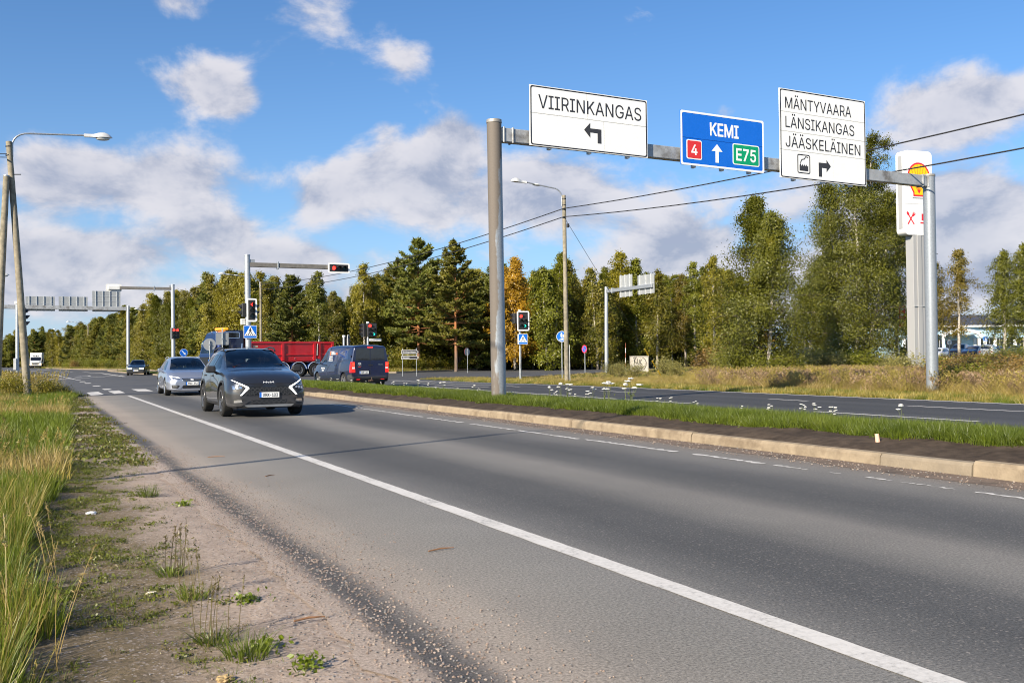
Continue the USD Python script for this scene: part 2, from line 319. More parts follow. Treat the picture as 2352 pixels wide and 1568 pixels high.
ASPH_CROSS = asphalt_material('asphalt_junction', [(-30, .095), (-5, .09), (3, .085), (9, .07), (22, .065), (40, .075), (90, .07)], -30, 90, .3)

def shift(y):
    y = np.asarray(y, float); return -.026 * np.clip(y - 60, 0, None) - 6e-5 * np.clip(y - 60, 0, None) ** 2 * .3
# near carriageway: ragged left edge where gravel creeps over it
ey = np.arange(-14, 41.01, .18)
ex = 1.30 + .12 * np.clip((ey - 12) / 25, 0, 1) + .09 * (fb(ey, ey * 0, .6, 3) - .5) * 1.4 + .09 * (fb(ey, ey * 0, 5., 5) - .5) * 2
near = Polygon([*zip(ex, ey), (8.86, 41), (8.86, -14)])
struct('near_road', poly_sheet(near, 0.0), ASPH_NEAR)
far = Polygon([(11.6, -14), (11.9, 20), (11.5, 41), (22.35, 41), (22.25, 30), (22.4, -14)])
struct('far_road', poly_sheet(far, 0.0), ASPH_FAR)
# the junction and the roads beyond it
L_edge = [(1.66, 41), (1.2, 44), (-.6, 48), (-6, 51.5), (-40, 54), (-160, 60), (-160, 70), (-30, 67), (-8, 70), (-3.4, 74), (-1.7, 82), (-1.6, 95), (-2.4, 128), (-4.2, 165), (-7.5, 215), (-13, 280), (-24, 350), (-40, 420)]
R_edge = [(-30, 425), (-13, 350), (-3.4, 280), (2.0, 225), (5.2, 190), (7.4, 176), (11.9, 153), (16.0, 132), (19.5, 112), (22.5, 97), (25.5, 86), (28.5, 83), (31.5, 85.2), (43.3, 95.4), (55, 100.5), (81, 109), (160, 140), (160, 128), (69.75, 94), (52, 79.5), (38.5, 66.6), (26, 56.8), (21.9, 53), (21.2, 47), (22.3, 41)]
cross = Polygon(L_edge + R_edge)
median2 = Polygon([(9.7, 82.8), (10.3, 81.8), (11.2, 82.0), (11.8, 83.5), (11.6, 95), (10.9, 115), (9.8, 132), (8.8, 142), (8.9, 125), (9.9, 100)])
struct('junction', poly_sheet(cross, 0.0), ASPH_CROSS)

# -- painted markings
PAINT = None
def paint_material():
    N = {'g': ('geometry', {}), 'n': ('noise_texture', dict(scale=26., detail=7., roughness=.75)), 'n2': ('noise_texture', dict(scale=1.6, detail=5.)), 'ad': ('math', dict(math_type='multiply_add', value2=.55)),
         'r': ('rgb_ramp', {'ramp': [(.56, (.24, .23, .215)), (.69, (.52, .495, .46)), (.85, (.62, .59, .55))]}), 'b': ('bump', dict(strength=.25, distance=.004)), 'p': ('principled_bsdf', dict(roughness=.65, specular_ior_level=.3))}
    L = [('g.position', 'n.vector'), ('g.position', 'n2.vector'), ('n2.fac', 'ad.value1'), ('n.fac', 'ad.value3'), ('ad.value', 'r.fac'), ('r.color', 'p.base_color'), ('n.fac', 'b.height'), ('b.normal', 'p.normal')]
    return usdkit.material(stage, '/World/Looks/road_paint', N, L, surface='p.BSDF')
PAINT = paint_material()
def strip(pts, w, z=.004, wob=.006, step=.25, seed=1):
    """a painted line with slightly worn edges"""
    ls = LineString(pts); n = max(int(ls.length / step), 2); s = np.linspace(0, ls.length, n + 1)
    p = np.array([ls.interpolate(a).coords[0] for a in s]); t = np.gradient(p, axis=0); t /= np.linalg.norm(t, axis=1, keepdims=True); nrm = np.c_[-t[:, 1], t[:, 0]]
    r = np.random.default_rng(seed); e0 = w / 2 + r.normal(0, wob, n + 1); e1 = w / 2 + r.normal(0, wob, n + 1)
    a, b = p + nrm * e0[:, None], p - nrm * e1[:, None]
    v = np.r_[np.c_[a, np.full(n + 1, z)], np.c_[b, np.full(n + 1, z)]]; i = np.arange(n); k = n + 1
    return trimesh.Trimesh(v, np.vstack([np.c_[i, i + k, i + 1 + k], np.c_[i, i + 1 + k, i + 1]]), process=False)
def mark(mesh, name='road_marking'): return struct(name, mesh, PAINT)
# solid edge line, with the double-stroke kinks of repainting
mark(strip([(3.22, -6), (3.22, 24.3)], .15, step=.12, wob=.0022, seed=4)); mark(strip([(3.205, 24.32), (3.20, 39.6)], .13, step=.2, wob=.0025, seed=5))
mark(strip([(3.158, -4), (3.154, 8.5)], .026, z=.0035, step=.3, wob=.003, seed=8))
# worn broken line by the kerb
wr = np.random.default_rng(21); y = -3.0; worn = []
while y < 27.5:
    n = wr.uniform(.5, 2.6) if y > 9 else wr.uniform(.12, .7)
    xw = 7.72 + .2 * np.clip((14 - y) / 9, 0, 1) + wr.normal(0, .01)
    worn.append(strip([(xw, y), (xw - .01, y + n)], .075 if y > 9 else wr.uniform(.03, .075), step=.05, wob=.016, seed=int(y * 100) + 500)); y += n + (wr.uniform(.1, .45) if y > 9 else wr.uniform(.08, .5))
mark(cat(worn))
# dashes across the junction, then the lane lines beyond
for y0, y1 in ((48.9, 50.7), (56.0, 57.8), (63.6, 65.4), (69.4, 71.0), (75.0, 76.6)):
    xa = 3.12 - .011 * (y0 - 44); mark(strip([(xa, y0), (xa - .02, y1)], .34, step=.4))
mark(strip([(2.68, 80.2), (2.29, 94), (1.79, 116)], .2)); mark(strip([(1.6, 121), (1.19, 135), (.5, 150)], .16, step=1)); mark(strip([(.3, 155), (-.22, 164.6), (-1.6, 195)], .16, step=1))
mark(strip([(6.92, 90), (6.75, 119), (5.5, 134.8)], .3, step=1)); mark(strip([(4.6, 144), (3.9, 150)], .3, step=1)); mark(strip([(3.2, 158), (2.6, 164)], .3, step=1)); mark(strip([(2.2, 172), (.5, 190)], .3, step=1))
for q in ([(1.97, 45.06), (2.48, 46.2), (2.46, 41.97), (1.95, 41.03)], [(2.89, 46.49), (3.41, 47.37), (3.36, 43.41), (2.89, 42.54)], [(4.05, 48.9), (4.66, 48.7), (4.62, 44.9), (4.02, 45.2)], [(5.2, 49.6), (5.75, 49.6), (5.72, 45.6), (5.16, 45.6)]):
    struct('road_marking', poly_sheet(Polygon(q), .004), PAINT)
mark(strip([(-12, 66.8), (-1.86, 70.55), (-.16, 74.4), (2.81, 84.04), (7.37, 98.3)], .22, step=1)); mark(strip([(-2.2, 78), (-1.1, 80), (-.7, 88.5), (-1.2, 112), (-1.6, 127)], .14, step=1))
def arrow(x, y, rot, bent=0):
    """a direction arrow, pointing along -y before turning"""
    P = [(-.09, 0), (.09, 0), (.09, -3.4), (.36, -3.4), (0, -5.0), (-.36, -3.4), (-.09, -3.4)] if not bent else [(-.09, 0), (.09, 0), (.09, -3.0), (.75, -3.6), (.75, -2.9), (1.35, -4.3), (.75, -5.6), (.75, -4.8), (-.09, -4.2)]
    if bent < 0: P = [(-a, b) for a, b in P]
    g = affinity.translate(affinity.rotate(Polygon(P), rot, origin=(0, 0)), x, y)
    return struct('road_marking', poly_sheet(g, .004), PAINT)
arrow(.75, 87.6, 0, 1); arrow(4.5, 99.5, 0, -1); arrow(3.0, 137, 2, 0)
# far carriageway
mark(strip([(22.0, -10), (21.98, 30), (21.72, 38.2), (21.1, 44.1), (20.35, 49), (19.0, 55.6)], .17, step=.5))
mark(strip([(15.95, 21.7), (15.98, 33.3), (16.16, 45.2)], .15, step=.4)); mark(strip([(15.98, 12.75), (15.93, 17.0)], .15)); mark(strip([(15.98, 1), (15.95, 6)], .15))
mark(strip([(19.5, 8), (19.38, 17.5)], .12)); mark(strip([(19.31, 20.9), (19.39, 22.6)], .12)); mark(strip([(19.24, 29.5), (19.18, 31.8)], .12))
mark(strip([(19.18, 38.6), (19.0, 55.6)], .13, step=.5)); mark(strip([(17.83, 38.9), (17.66, 46.5)], .12)); mark(strip([(14.6, 38.9), (14.96, 46)], .15))
mark(strip([(19.0, 55.7), (20.6, 53.0), (21.3, 52.3), (22.4, 52.9), (26.2, 56.5), (38.5, 66.2), (52, 79.2), (69.6, 93.6)], .16, step=.5))

# -- kerbs: stone by stone
KERB = mat('kerb_stone', (.285, .225, .155), .85, 0, .2, 5., spec=.2, bump=.5, bscale=45, dirt=(.12, .085, .055), dfac=.6, dscale=3.)
KERB2 = mat('kerb_stone_grey', (.245, .20, .145), .85, 0, .2, 5., spec=.2, bump=.5, bscale=45, dirt=(.17, .14, .11), dfac=.55, dscale=3.)
def kerb_line(pts, joints, h=.14, w=.15, name='kerb', label=None, side=1, seed=0, cut=.02):
    """stones between the joints along a line; the face looks to the left of travel for side = 1"""
    ls = LineString(pts); r = np.random.default_rng(seed)
    root = UsdGeom.Xform.Define(stage, fresh('/World', name)).GetPrim(); tag(root, kind='structure')
    for a, b in zip(joints[:-1], joints[1:]):
        n = max(2, int((b - a) / 1.2) + 1); s = np.linspace(a + cut / 2, b - cut / 2, n); p = np.array([ls.interpolate(q).coords[0] for q in s]); d = np.array([ls.interpolate(q + .05).coords[0] for q in s]) - np.array([ls.interpolate(max(q - .05, 0)).coords[0] for q in s])
        d /= np.linalg.norm(d, axis=1, keepdims=True); nr = np.c_[-d[:, 1], d[:, 0]] * side
        dz = r.normal(0, .007); off = r.normal(0, .006); rings = []
        prof = [(0.0, -.06), (.012, h - .035 + dz), (.04, h + dz), (w - .02, h + .006 + dz), (w, h - .02 + dz), (w, -.06)]
        v = np.array([[*(p[k] - nr[k] * (o + off)), z] for k in range(n) for o, z in prof]); m = len(prof); f = []
        for k in range(n - 1):
            for j in range(m):
                j2 = (j + 1) % m; f += [(k * m + j, k * m + j2, (k + 1) * m + j2), (k * m + j, (k + 1) * m + j2, (k + 1) * m + j)]
        for k0, rev in ((0, 0), ((n - 1) * m, 1)):
            for j in range(1, m - 1): f.append((k0, k0 + j + 1, k0 + j) if not rev else (k0, k0 + j, k0 + j + 1))
        me = trimesh.Trimesh(v, np.array(f), process=False)
        if me.volume < 0: me.invert()
        put('kerb_stone', me, KERB if r.random() < .7 else KERB2, root)
    return root
# going along +y the road lies to the left (-x)
jy = np.array([-4.0, -1.4, 2.25, 5.9, 7.15, 8.4, 12.05, 15.7, 19.35, 23., 26.6, 30.3, 33.9, 37.6, 41.2, 44.9]) + 6
kerb_line([(8.84, -6), (8.84, 46), (9.0, 48.6)], list(np.clip(jy, 0, 60)), side=1, seed=3)
kerb_line([(12.0, 46), (11.95, 20), (11.7, -6)], [0, 3.6, 7.3, 10.9, 14.6, 18.2, 21.9, 25.5, 29.2, 32.8, 36.5, 40, 44, 48, 51.5], h=.10, side=1, seed=4)
kb = LineString([(9.0, 48.6)] + [(10.4 + 1.5 * math.cos(a), 48.4 + 2.6 * math.sin(a)) for a in np.linspace(math.pi * .93, 0, 12)] + [(12.0, 46)])
kerb_line(list(kb.coords), list(np.linspace(0, kb.length - .05, 7)), side=1, seed=5)
RE = LineString([(p[0] + .25, p[1]) for p in [(2.0, 225), (5.2, 190), (7.4, 176), (11.9, 153), (16.0, 132), (19.5, 112), (22.5, 97), (25.5, 86), (28.5, 83), (31.5, 85.2), (43.3, 95.4), (46, 96.7)]])
kerb_line(list(RE.coords), list(np.linspace(0, RE.length - .1, 44)), h=.16, side=1, seed=6)
m2 = LineString(list(median2.exterior.coords)); kerb_line(list(m2.coords), list(np.linspace(0, m2.length - .1, 30)), h=.13, side=-1 if Polygon(m2.coords).exterior.is_ccw else 1, seed=8)

# -- the soil and turf of the median
def median_z(X, Y):
    t = (X - 8.95) / 2.95
    base = .115 + .14 * np.sin(np.clip(t, 0, 1) * np.pi) ** .7
    return base + .09 * (fb(X, Y, .9, 11) - .5) * np.clip(t * 8, 0, 1) * np.clip((1 - t) * 8, 0, 1) + .03 * (fb(X, Y, 6, 12) - .5) * 1.2
SOIL = mat('dark_soil', (.060, .045, .034), .95, 0, .45, 7., spec=.1, bump=.9, bscale=55, dirt=(.12, .09, .065), dfac=.5, dscale=2.5)
med = grid_sheet(np.linspace(8.93, 11.85, 26), np.arange(-6, 48.2, .22), median_z)
struct('median_soil', med, SOIL, True)
struct('far_median', poly_sheet(median2.buffer(-.14), .12), LAND)

# -- the gravel verge in front
def verge_z(X, Y):
    z = ground_z(X, Y) + .035 * (fb(X, Y, .7, 31) - .5) * np.clip((1.35 - X) / .8, 0, 1) + .028 * (fb(X, Y, 3.2, 33, 5) - .5) * np.clip((1.4 - X) / .6, 0.05, 1) + .012 * (fb(X, Y, 14, 34, 3) - .5) * np.clip((1.4 - X) / .5, .05, 1)
    z = z + np.where(X < -.15, .10 * np.clip((-.15 - X) / .3, 0, 1) * np.clip((-X - .0) / 1.0, 0, 1), 0)
    edge = np.clip((X - 1.10) / .4, 0, 1); return z * (1 - edge) - .018 * edge
def verge_material():
    N = {'g': ('geometry', {}), 's': ('separate_xyz', {}), 'n1': ('noise_texture', dict(scale=.9, detail=8., roughness=.68)), 'n2': ('noise_texture', dict(scale=34., detail=5., roughness=.75)), 'n3': ('noise_texture', dict(scale=3.2, detail=7., roughness=.7)),
         'v': ('voronoi_texture', dict(scale=85.)), 'vc': ('separate_color', {}),
         'gr': ('rgb_ramp', {'ramp': [(.28, (.235, .18, .142)), (.5, (.39, .305, .243)), (.72, (.51, .415, .34))]}),
         'moss': ('rgb_ramp', {'ramp': [(.3, (.10, .078, .042)), (.5, (.175, .135, .082)), (.68, (.235, .175, .12))]}),
         'fx': ('map_range', dict(from_min=1.45, from_max=-.25, to_min=-.50, to_max=.50)), 'ms': ('math', dict(math_type='add')), 'mm': ('math', dict(math_type='multiply_add', value2=.55)), 'mk': ('map_range', dict(range_type='smoothstep', from_min=.46, from_max=.88, to_min=0., to_max=1., clamp=True)),
         'mix': ('mix_color', {}), 'tone': ('map_range', dict(from_min=.3, from_max=.7, to_min=.72, to_max=1.2)), 'tc': ('combine_color', {}), 'mt': ('mix_color', dict(blend_type='multiply', fac=1., use_clamp=False)),
         'chip': ('map_range', dict(from_min=.86, from_max=1., to_min=0., to_max=.75, clamp=True)), 'cm': ('mix_color', dict(b=(.42, .37, .34))), 'dk': ('map_range', dict(from_min=.10, from_max=0., to_min=0., to_max=.5, clamp=True)), 'dm': ('mix_color', dict(b=(.07, .065, .06))),
         'b': ('bump', dict(strength=.8, distance=.012)), 'p': ('principled_bsdf', dict(roughness=.92, specular_ior_level=.15))}
    L = [('g.position', 's.vector'), ('g.position', 'n1.vector'), ('g.position', 'n2.vector'), ('g.position', 'n3.vector'), ('g.position', 'v.vector'), ('v.color', 'vc.color'), ('n2.fac', 'gr.fac'), ('n2.fac', 'moss.fac'), ('s.x', 'fx.value'),
         ('fx.result', 'ms.value1'), ('n1.fac', 'ms.value2'), ('n3.fac', 'mm.value1'), ('ms.value', 'mm.value3'), ('mm.value', 'mk.value'), ('mk.result', 'mix.fac'), ('gr.color', 'mix.a'), ('moss.color', 'mix.b'),
         ('n3.fac', 'tone.value'), *[('tone.result', f'tc.{k}') for k in 'rgb'], ('mix.result', 'mt.a'), ('tc.color', 'mt.b'), ('vc.r', 'chip.value'), ('chip.result', 'cm.fac'), ('mt.result', 'cm.a'), ('vc.g', 'dk.value'), ('dk.result', 'dm.fac'), ('cm.result', 'dm.a'), ('dm.result', 'p.base_color'),
         ('n2.fac', 'b.height'), ('b.normal', 'p.normal')]
    return usdkit.material(stage, '/World/Looks/gravel_verge', N, L, surface='p.BSDF')
xs = np.r_[np.arange(-6, -.6, .2), np.arange(-.6, 2.3, .05)]; ys = np.r_[np.arange(-2, 12, .05), np.arange(12, 24, .15), np.arange(24, 50, .5)]
VERGE = verge_material()
def verge_surface(X, Y):
    out = verge_z(X, Y); j = np.clip((Y - 40) / 6, 0, 1); return out * (1 - j) - .05 * j
struct('gravel_verge', grid_sheet(xs, ys, verge_surface), VERGE, True)
# dust and grit washed against the kerb
struct('kerb_grit', poly_sheet(Polygon([*zip(8.42 - .12 * (fb(ey[::3], ey[::3] * 0, 1.3, 9) - .3) + .10 * (fb(ey[::3], ey[::3] * 0, 7, 10) - .5), ey[::3]), (8.85, 41), (8.85, -14)]), .003), mat('grit', (.19, .145, .115), .95, 0, .35, 40., spec=.1, bump=.8, bscale=90, dirt=(.075, .065, .058), dfac=.7, dscale=2.2))
struct('gravel_shoulder', poly_sheet(Polygon([(21.6, 53.6), (22.2, 53.5), (25.8, 57), (29, 59.5), (25.5, 58.6), (22.6, 56.2)]), .005), mat('grit', ()) if False else _mats['grit'])
# footway in the right-hand verge beyond the post
FOOT = mat('footway', (.21, .19, .17), .9, 0, .2, 8., spec=.1)
struct('footway', poly_sheet(Polygon([(27.5, 86.5), (45, 99), (46.5, 97.3), (43.5, 96), (31.5, 86), (28.6, 84)]), .10), FOOT)
# ================================================================ sign gantry and its signs
def galv_stained(name, base=(.27, .295, .325), stain=(.155, .122, .092), x0=None, amount=.5, streak=True):
    """galvanised steel with rusty dirt running down one side and from the top"""
    N = {'g': ('texture_coordinate', {}), 'gp': ('geometry', {}), 's': ('separate_xyz', {}), 'mp': ('mapping', dict(scale=(2.2, 2.2, .45))), 'n': ('noise_texture', dict(scale=1.6, detail=7., roughness=.6)), 'n2': ('noise_texture', dict(scale=26., detail=3.)), 'v': ('voronoi_texture', dict(scale=38.)),
         'mp2': ('mapping', dict(scale=(.6, .6, 7.))), 'n3': ('noise_texture', dict(scale=1.2, detail=5.)), 'k': ('math', dict(math_type='multiply_add', value2=-amount * 2.6)), 'k2': ('math', dict(math_type='add')), 'mk': ('map_range', dict(range_type='smoothstep', from_min=.50, from_max=.60, to_min=0., to_max=.85, clamp=True)),
         'tz': ('map_range', dict(from_min=4.6, from_max=7.2, to_min=-.08, to_max=.34, clamp=True)), 'sk': ('math', dict(math_type='multiply')), 'k3': ('math', dict(math_type='add')),
         'r': ('rgb_ramp', {'ramp': [(.3, tuple(np.array(base) * .86)), (.7, tuple(np.array(base) * 1.14))]}), 'mx': ('mix_color', dict(b=stain)), 'p': ('principled_bsdf', dict(metallic=.35, specular_ior_level=.5)), 'rr': ('map_range', dict(from_min=0., from_max=.85, to_min=.42, to_max=.8)), 'b': ('bump', dict(strength=.08, distance=.004))}
    L = [('g.object', 's.vector'), ('g.object', 'mp.vector'), ('mp.vector', 'n.vector'), ('g.object', 'n2.vector'), ('g.object', 'mp2.vector'), ('mp2.vector', 'n3.vector'), ('s.x', 'k.value1'), ('n.fac', 'k.value3'), ('n3.fac', 'sk.value1'), ('tz.result', 'sk.value2'), ('s.z', 'tz.value'), ('k.value', 'k3.value1'), ('sk.value', 'k3.value2'), ('k3.value', 'mk.value'),
         ('n2.fac', 'r.fac'), ('mk.result', 'mx.fac'), ('r.color', 'mx.a'), ('mx.result', 'p.base_color'), ('mk.result', 'rr.value'), ('rr.result', 'p.roughness'), ('n2.fac', 'b.height'), ('b.normal', 'p.normal')]
    return usdkit.material(stage, '/World/Looks/' + name, N, L, surface='p.BSDF')
POST_STAIN = galv_stained('post_steel_stained'); 
POST_STAIN2 = galv_stained('post_steel_streaked', amount=.12)
BEAM_STAIN = mat('beam_steel', (.40, .41, .42), .5, .35, .15, 6., dirt=(.13, .11, .09), dfac=.8, dscale=2.4)
GY = 22.55
g = thing('sign_gantry', 'grey steel sign gantry with stained posts spanning the right-hand carriageway', 'sign gantry', (10.61, GY, .15))
def post_mesh(h, r, lean=0, n=28): return tube([(0, 0, -.3), (lean * .5, 0, h * .5), (lean, 0, h - .02)], [r, r, r], n)
put('post', [post_mesh(7.14, .188, -.06), ], POST_STAIN, g, 40)
put('post_cap', [cyl((-.06, 0, 7.12), (-.06, 0, 7.20), .2, .196, 28)], mat('cap_steel', (.30, .28, .25), .5, .3, .2), g, 40)
put('post', T(post_mesh(7.0, .186, 0), (15.50, 0, -.13)), POST_STAIN2, g, 40, ); put('post_cap', cyl((15.50, 0, 6.86), (15.50, 0, 6.93), .197, .194, 28), _mats['cap_steel'], g, 40)
bm = rbox(.1, 15.3, -.11, .11, -.18, .18, .02); bm = T(bm, (0, 0, 6.83), ry=.50); put('beam', bm, BEAM_STAIN, g)
for x in (.16, .42, 15.10, 15.34):
    put('flange', rbox(x - .02, x + .02, -.14, .14, 6.57 - .0087 * x + .06, 7.07 - .0087 * x - .04, .006), BEAM_STAIN, g)
def sign_root(name, label, x0, x1, z0, z1, tilt=.8, y=22.30, cat_='road sign', group=None):
    r = thing(name, label, cat_, (x0, y, z0), 0, group); w, h = x1 - x0, z1 - z0
    k = math.tan(math.radians(tilt))
    return r, w, h, (lambda m: _sheared(m, k))
def _sheared(m, k):
    m = m.copy(); m.vertices[:, 2] -= k * m.vertices[:, 0]; return m
def panel(r, poly, d, material, name, sh, y0=0.0):
    return put(name, sh(prism(poly, d, 'xz', y0)), material, r)
FRONT = -.006
def clamp_brackets(r, w, sh, n=3):
    for k in range(n):
        x = w * (k + .5) / n; put('bracket', sh(bx(x - .04, x + .04, .03, .16, -.05, .5)), GALV, r)
# -- VIIRINKANGAS
r, w, h, sh = sign_root('direction_sign', 'white overhead sign reading VIIRINKANGAS with a left-turn arrow', 11.45, 15.05, 6.74, 8.31)
WHITE_SIGN = mat('white_reflective', (.82, .82, .80), .42, 0, .03, 3.)
def white_sign(r, w, h, sh, rows, verts):
    """panel pieces with fine joints between them, a black rim line"""
    ys = [0, *rows, h]
    for k in range(len(ys) - 1):
        xv = [0, *verts[k], w]
        for a, b in zip(xv[:-1], xv[1:]):
            panel(r, sbox(a + (.006 if a else 0), ys[k] + (.006 if k else 0), b - (.006 if b < w else 0), ys[k + 1] - (.006 if k < len(ys) - 2 else 0)), .03, WHITE_SIGN, 'panel', sh)
    put('backing', sh(bx(.02, w - .02, .031, .05, .02, h - .02)), ALU, r)
    panel(r, rrect(.018, w - .018, .018, h - .018, .06).difference(rrect(.05, w - .05, .05, h - .05, .05)), -.003, BLACKP, 'rim', sh, -.001)
    clamp_brackets(r, w, sh)
white_sign(r, w, h, sh, [h * .54], [[w * .617], [w * .474]])
put('lettering', sh(words('VIIRINKANGAS', .07 * w, .63 * h, .875 * w, .232 * h, -.003, at=-.002)), BLACKP, r)
ar = Polygon([(.445, .36), (.497, .485), (.497, .395), (.592, .395), (.592, .155), (.560, .155), (.560, .325), (.497, .325), (.497, .235)]); ar = affinity.scale(ar, w, h, origin=(0, 0))
panel(r, ar, -.003, BLACKP, 'arrow', sh, -.002)
# -- KEMI 4 E75
r, w, h, sh = sign_root('direction_sign', 'blue overhead sign reading KEMI with red 4 and green E75 shields', 16.15, 19.09, 6.61, 8.13)
panel(r, sbox(0, h * .507, w, h), .03, BLUE, 'panel', sh); panel(r, sbox(0, 0, w, h * .5), .03, BLUE, 'panel', sh); put('backing', sh(bx(.02, w - .02, .031, .05, .02, h - .02)), ALU, r)
panel(r, rrect(.0, w, .0, h, .05).difference(rrect(.055, w - .055, .055, h - .055, .05)), -.003, WHITE_SIGN, 'rim', sh, -.001)
put('lettering', sh(words('KEMI', .344 * w, .60 * h, .345 * w, .245 * h, -.003, at=-.002, bold=True)), WHITE_SIGN, r)
def shield(u0, u1, v0, v1, col, text, tw):
    panel(r, rrect(u0 * w, u1 * w, v0 * h, v1 * h, .06), -.003, WHITE_SIGN, 'shield', sh, -.002); panel(r, rrect(u0 * w + .03, u1 * w - .03, v0 * h + .03, v1 * h - .03, .04), -.002, col, 'shield_face', sh, -.006)
    cx = (u0 + u1) / 2 * w; put('lettering', sh(words(text, cx - tw / 2, (v0 + .085) * h, tw, (v1 - v0 - .17) * h, -.002, at=-.009, bold=True)), WHITE_SIGN, r)
shield(.065, .245, .115, .475, RED, '4', .21); shield(.612, .940, .105, .505, GREEN, 'E75', .72)
ua = Polygon([(.405, .10), (.405, .31), (.36, .31), (.425, .445), (.490, .31), (.445, .31), (.445, .10)]); panel(r, affinity.scale(ua, w, h, origin=(0, 0)), -.003, WHITE_SIGN, 'arrow', sh, -.002); clamp_brackets(r, w, sh)
# -- MÄNTYVAARA LÄNSIKANGAS JÄÄSKELÄINEN
r, w, h, sh = sign_root('direction_sign', 'tall white overhead sign reading MÄNTYVAARA LÄNSIKANGAS JÄÄSKELÄINEN with factory symbol', 19.70, 23.10, 6.50, 9.14)
white_sign(r, w, h, sh, [h * .316, h * .525, h * .743], [[w * .61], [w * .46], [w * .57], [w * .31]])
for t_, v, wd in (('MÄNTYVAARA', .785, .765), ('LÄNSIKANGAS', .570, .80), ('JÄÄSKELÄINEN', .352, .87)):
    put('lettering', sh(words(t_, .062 * w, v * h, wd * w, .128 * h, -.003, at=-.002)), BLACKP, r)
fr = rrect(.19 * w, .335 * w, .07 * h, .285 * h, .06); panel(r, ring(fr, .03), -.003, BLACKP, 'symbol_frame', sh, -.002)
fac = Polygon([(.215, .10), (.215, .16), (.228, .185), (.232, .15), (.25, .175), (.254, .15), (.272, .175), (.276, .15), (.294, .175), (.298, .15), (.312, .165), (.312, .10)]); panel(r, affinity.scale(fac, w, h, origin=(0, 0)), -.003, BLACKP, 'factory_symbol', sh, -.002)
panel(r, LineString([(.225 * w, .19 * h), (.24 * w, .225 * h), (.27 * w, .235 * h), (.285 * w, .262 * h), (.31 * w, .255 * h)]).buffer(.014), -.003, BLACKP, 'smoke_symbol', sh, -.002)
ar = Polygon([(.435, .055), (.435, .215), (.525, .215), (.525, .255), (.575, .185), (.525, .115), (.525, .158), (.470, .158), (.470, .055)]); panel(r, affinity.scale(ar, w, h, origin=(0, 0)), -.003, BLACKP, 'arrow', sh, -.002)

# ================================================================ traffic signals
LENS_OFF = {'red': mat('lens_red_dark', (.045, .010, .008), .2, 0, .1), 'yellow': mat('lens_amber_dark', (.04, .022, .008), .2, 0, .1), 'green': mat('lens_green_dark', (.006, .03, .026), .2, 0, .1)}
LENS_ON = {'red': lamp_mat('lens_red_lit', (1., .045, .03), 1.6), 'green': lamp_mat('lens_green_lit', (.02, .85, .62), 1.3)}
def disc(r, t=.012, n=22): return T(trimesh.creation.cylinder(r, t, sections=n), rx=90)
def visor(r, L=.2):
    """a hood: the upper two thirds of a short tube, cut slanting"""
    a = np.linspace(math.radians(-35), math.radians(215), 15); v = []; f = []
    for t in a:
        k = (math.sin(t) + .57) / 1.57; c, s = math.cos(t), math.sin(t)
        for rr in (r, r * .93):
            v += [(rr * c, 0, rr * s), (rr * c, -L * (.35 + .65 * k), rr * s)]
    for i in range(len(a) - 1):
        p, q = 4 * i, 4 * (i + 1); f += [(p, q, q + 1), (p, q + 1, p + 1), (p + 2, p + 3, q + 3), (p + 2, q + 3, q + 2), (p + 1, q + 1, q + 3), (p + 1, q + 3, p + 3)]
    return trimesh.Trimesh(np.array(v), np.array(f), process=False)
def signal_head(name, label, loc, rz=0, lit=(), cols=(('red', 'yellow', 'green'),), plate=None, horizontal=False, r=.1, pitch=.27, group=None, back_only=False, arrow=None, two=None):
    """a traffic signal: housing, backboard with white rim, lenses with hoods. It looks to local -y; origin at its middle"""
    t = thing(name, label, 'traffic light', loc, rz, group)
    n = max(len(c) for c in cols); W, Hh = .30 * len(cols), pitch * n + .06
    rot = (lambda m: T(m, ry=-90)) if horizontal else (lambda m: m)
    put('housing', rot(rbox(-W / 2, W / 2, -.06, .14, -Hh / 2, Hh / 2, .025)), BLKPL if not back_only else mat('box_pale', (.66, .66, .64), .45), t)
    if plate:
        pw, ph = plate; o = rrect(-pw / 2, pw / 2, -ph / 2, ph / 2, .09)
        put('backboard', rot(prism(o.buffer(-.05), .012, 'xz', -.055)), BLKPL, t); put('backboard_rim', rot(prism(ring(o, .075), .03, 'xz', -.068)), WHITE, t)
        put('backboard_rear', rot(prism(o.buffer(-.004), .006, 'xz', -.040)), mat('box_pale', (.66, .66, .64), .45), t)
    for ci, col in enumerate(cols):
        for k, c in enumerate(col):
            if c is None: continue
            x = (ci - (len(cols) - 1) / 2) * .27; z = ((n - 1) / 2 - k) * pitch
            on = (ci, k) in lit
            if arrow and (ci, k) in arrow:
                put('lens', rot(T(disc(r), (x, -.066, z))), LENS_OFF[c], t); put('arrow_symbol', rot(T(prism(LineString([(-.03, .06), (.04, 0), (-.03, -.06)]).buffer(.018), -.006, 'xz', 0), (x, -.073, z), ry=arrow[(ci, k)])), LENS_ON[c], t)
            else:
                put('lens', rot(T(disc(r), (x, -.066, z))), (LENS_ON if on else LENS_OFF)[c], t)
            v = T(visor(r * 1.12, .2), ry=90) if horizontal else visor(r * 1.12, .2)
            put('visor', rot(T(v, (x, -.062, z))), BLKPL, t)
    return t
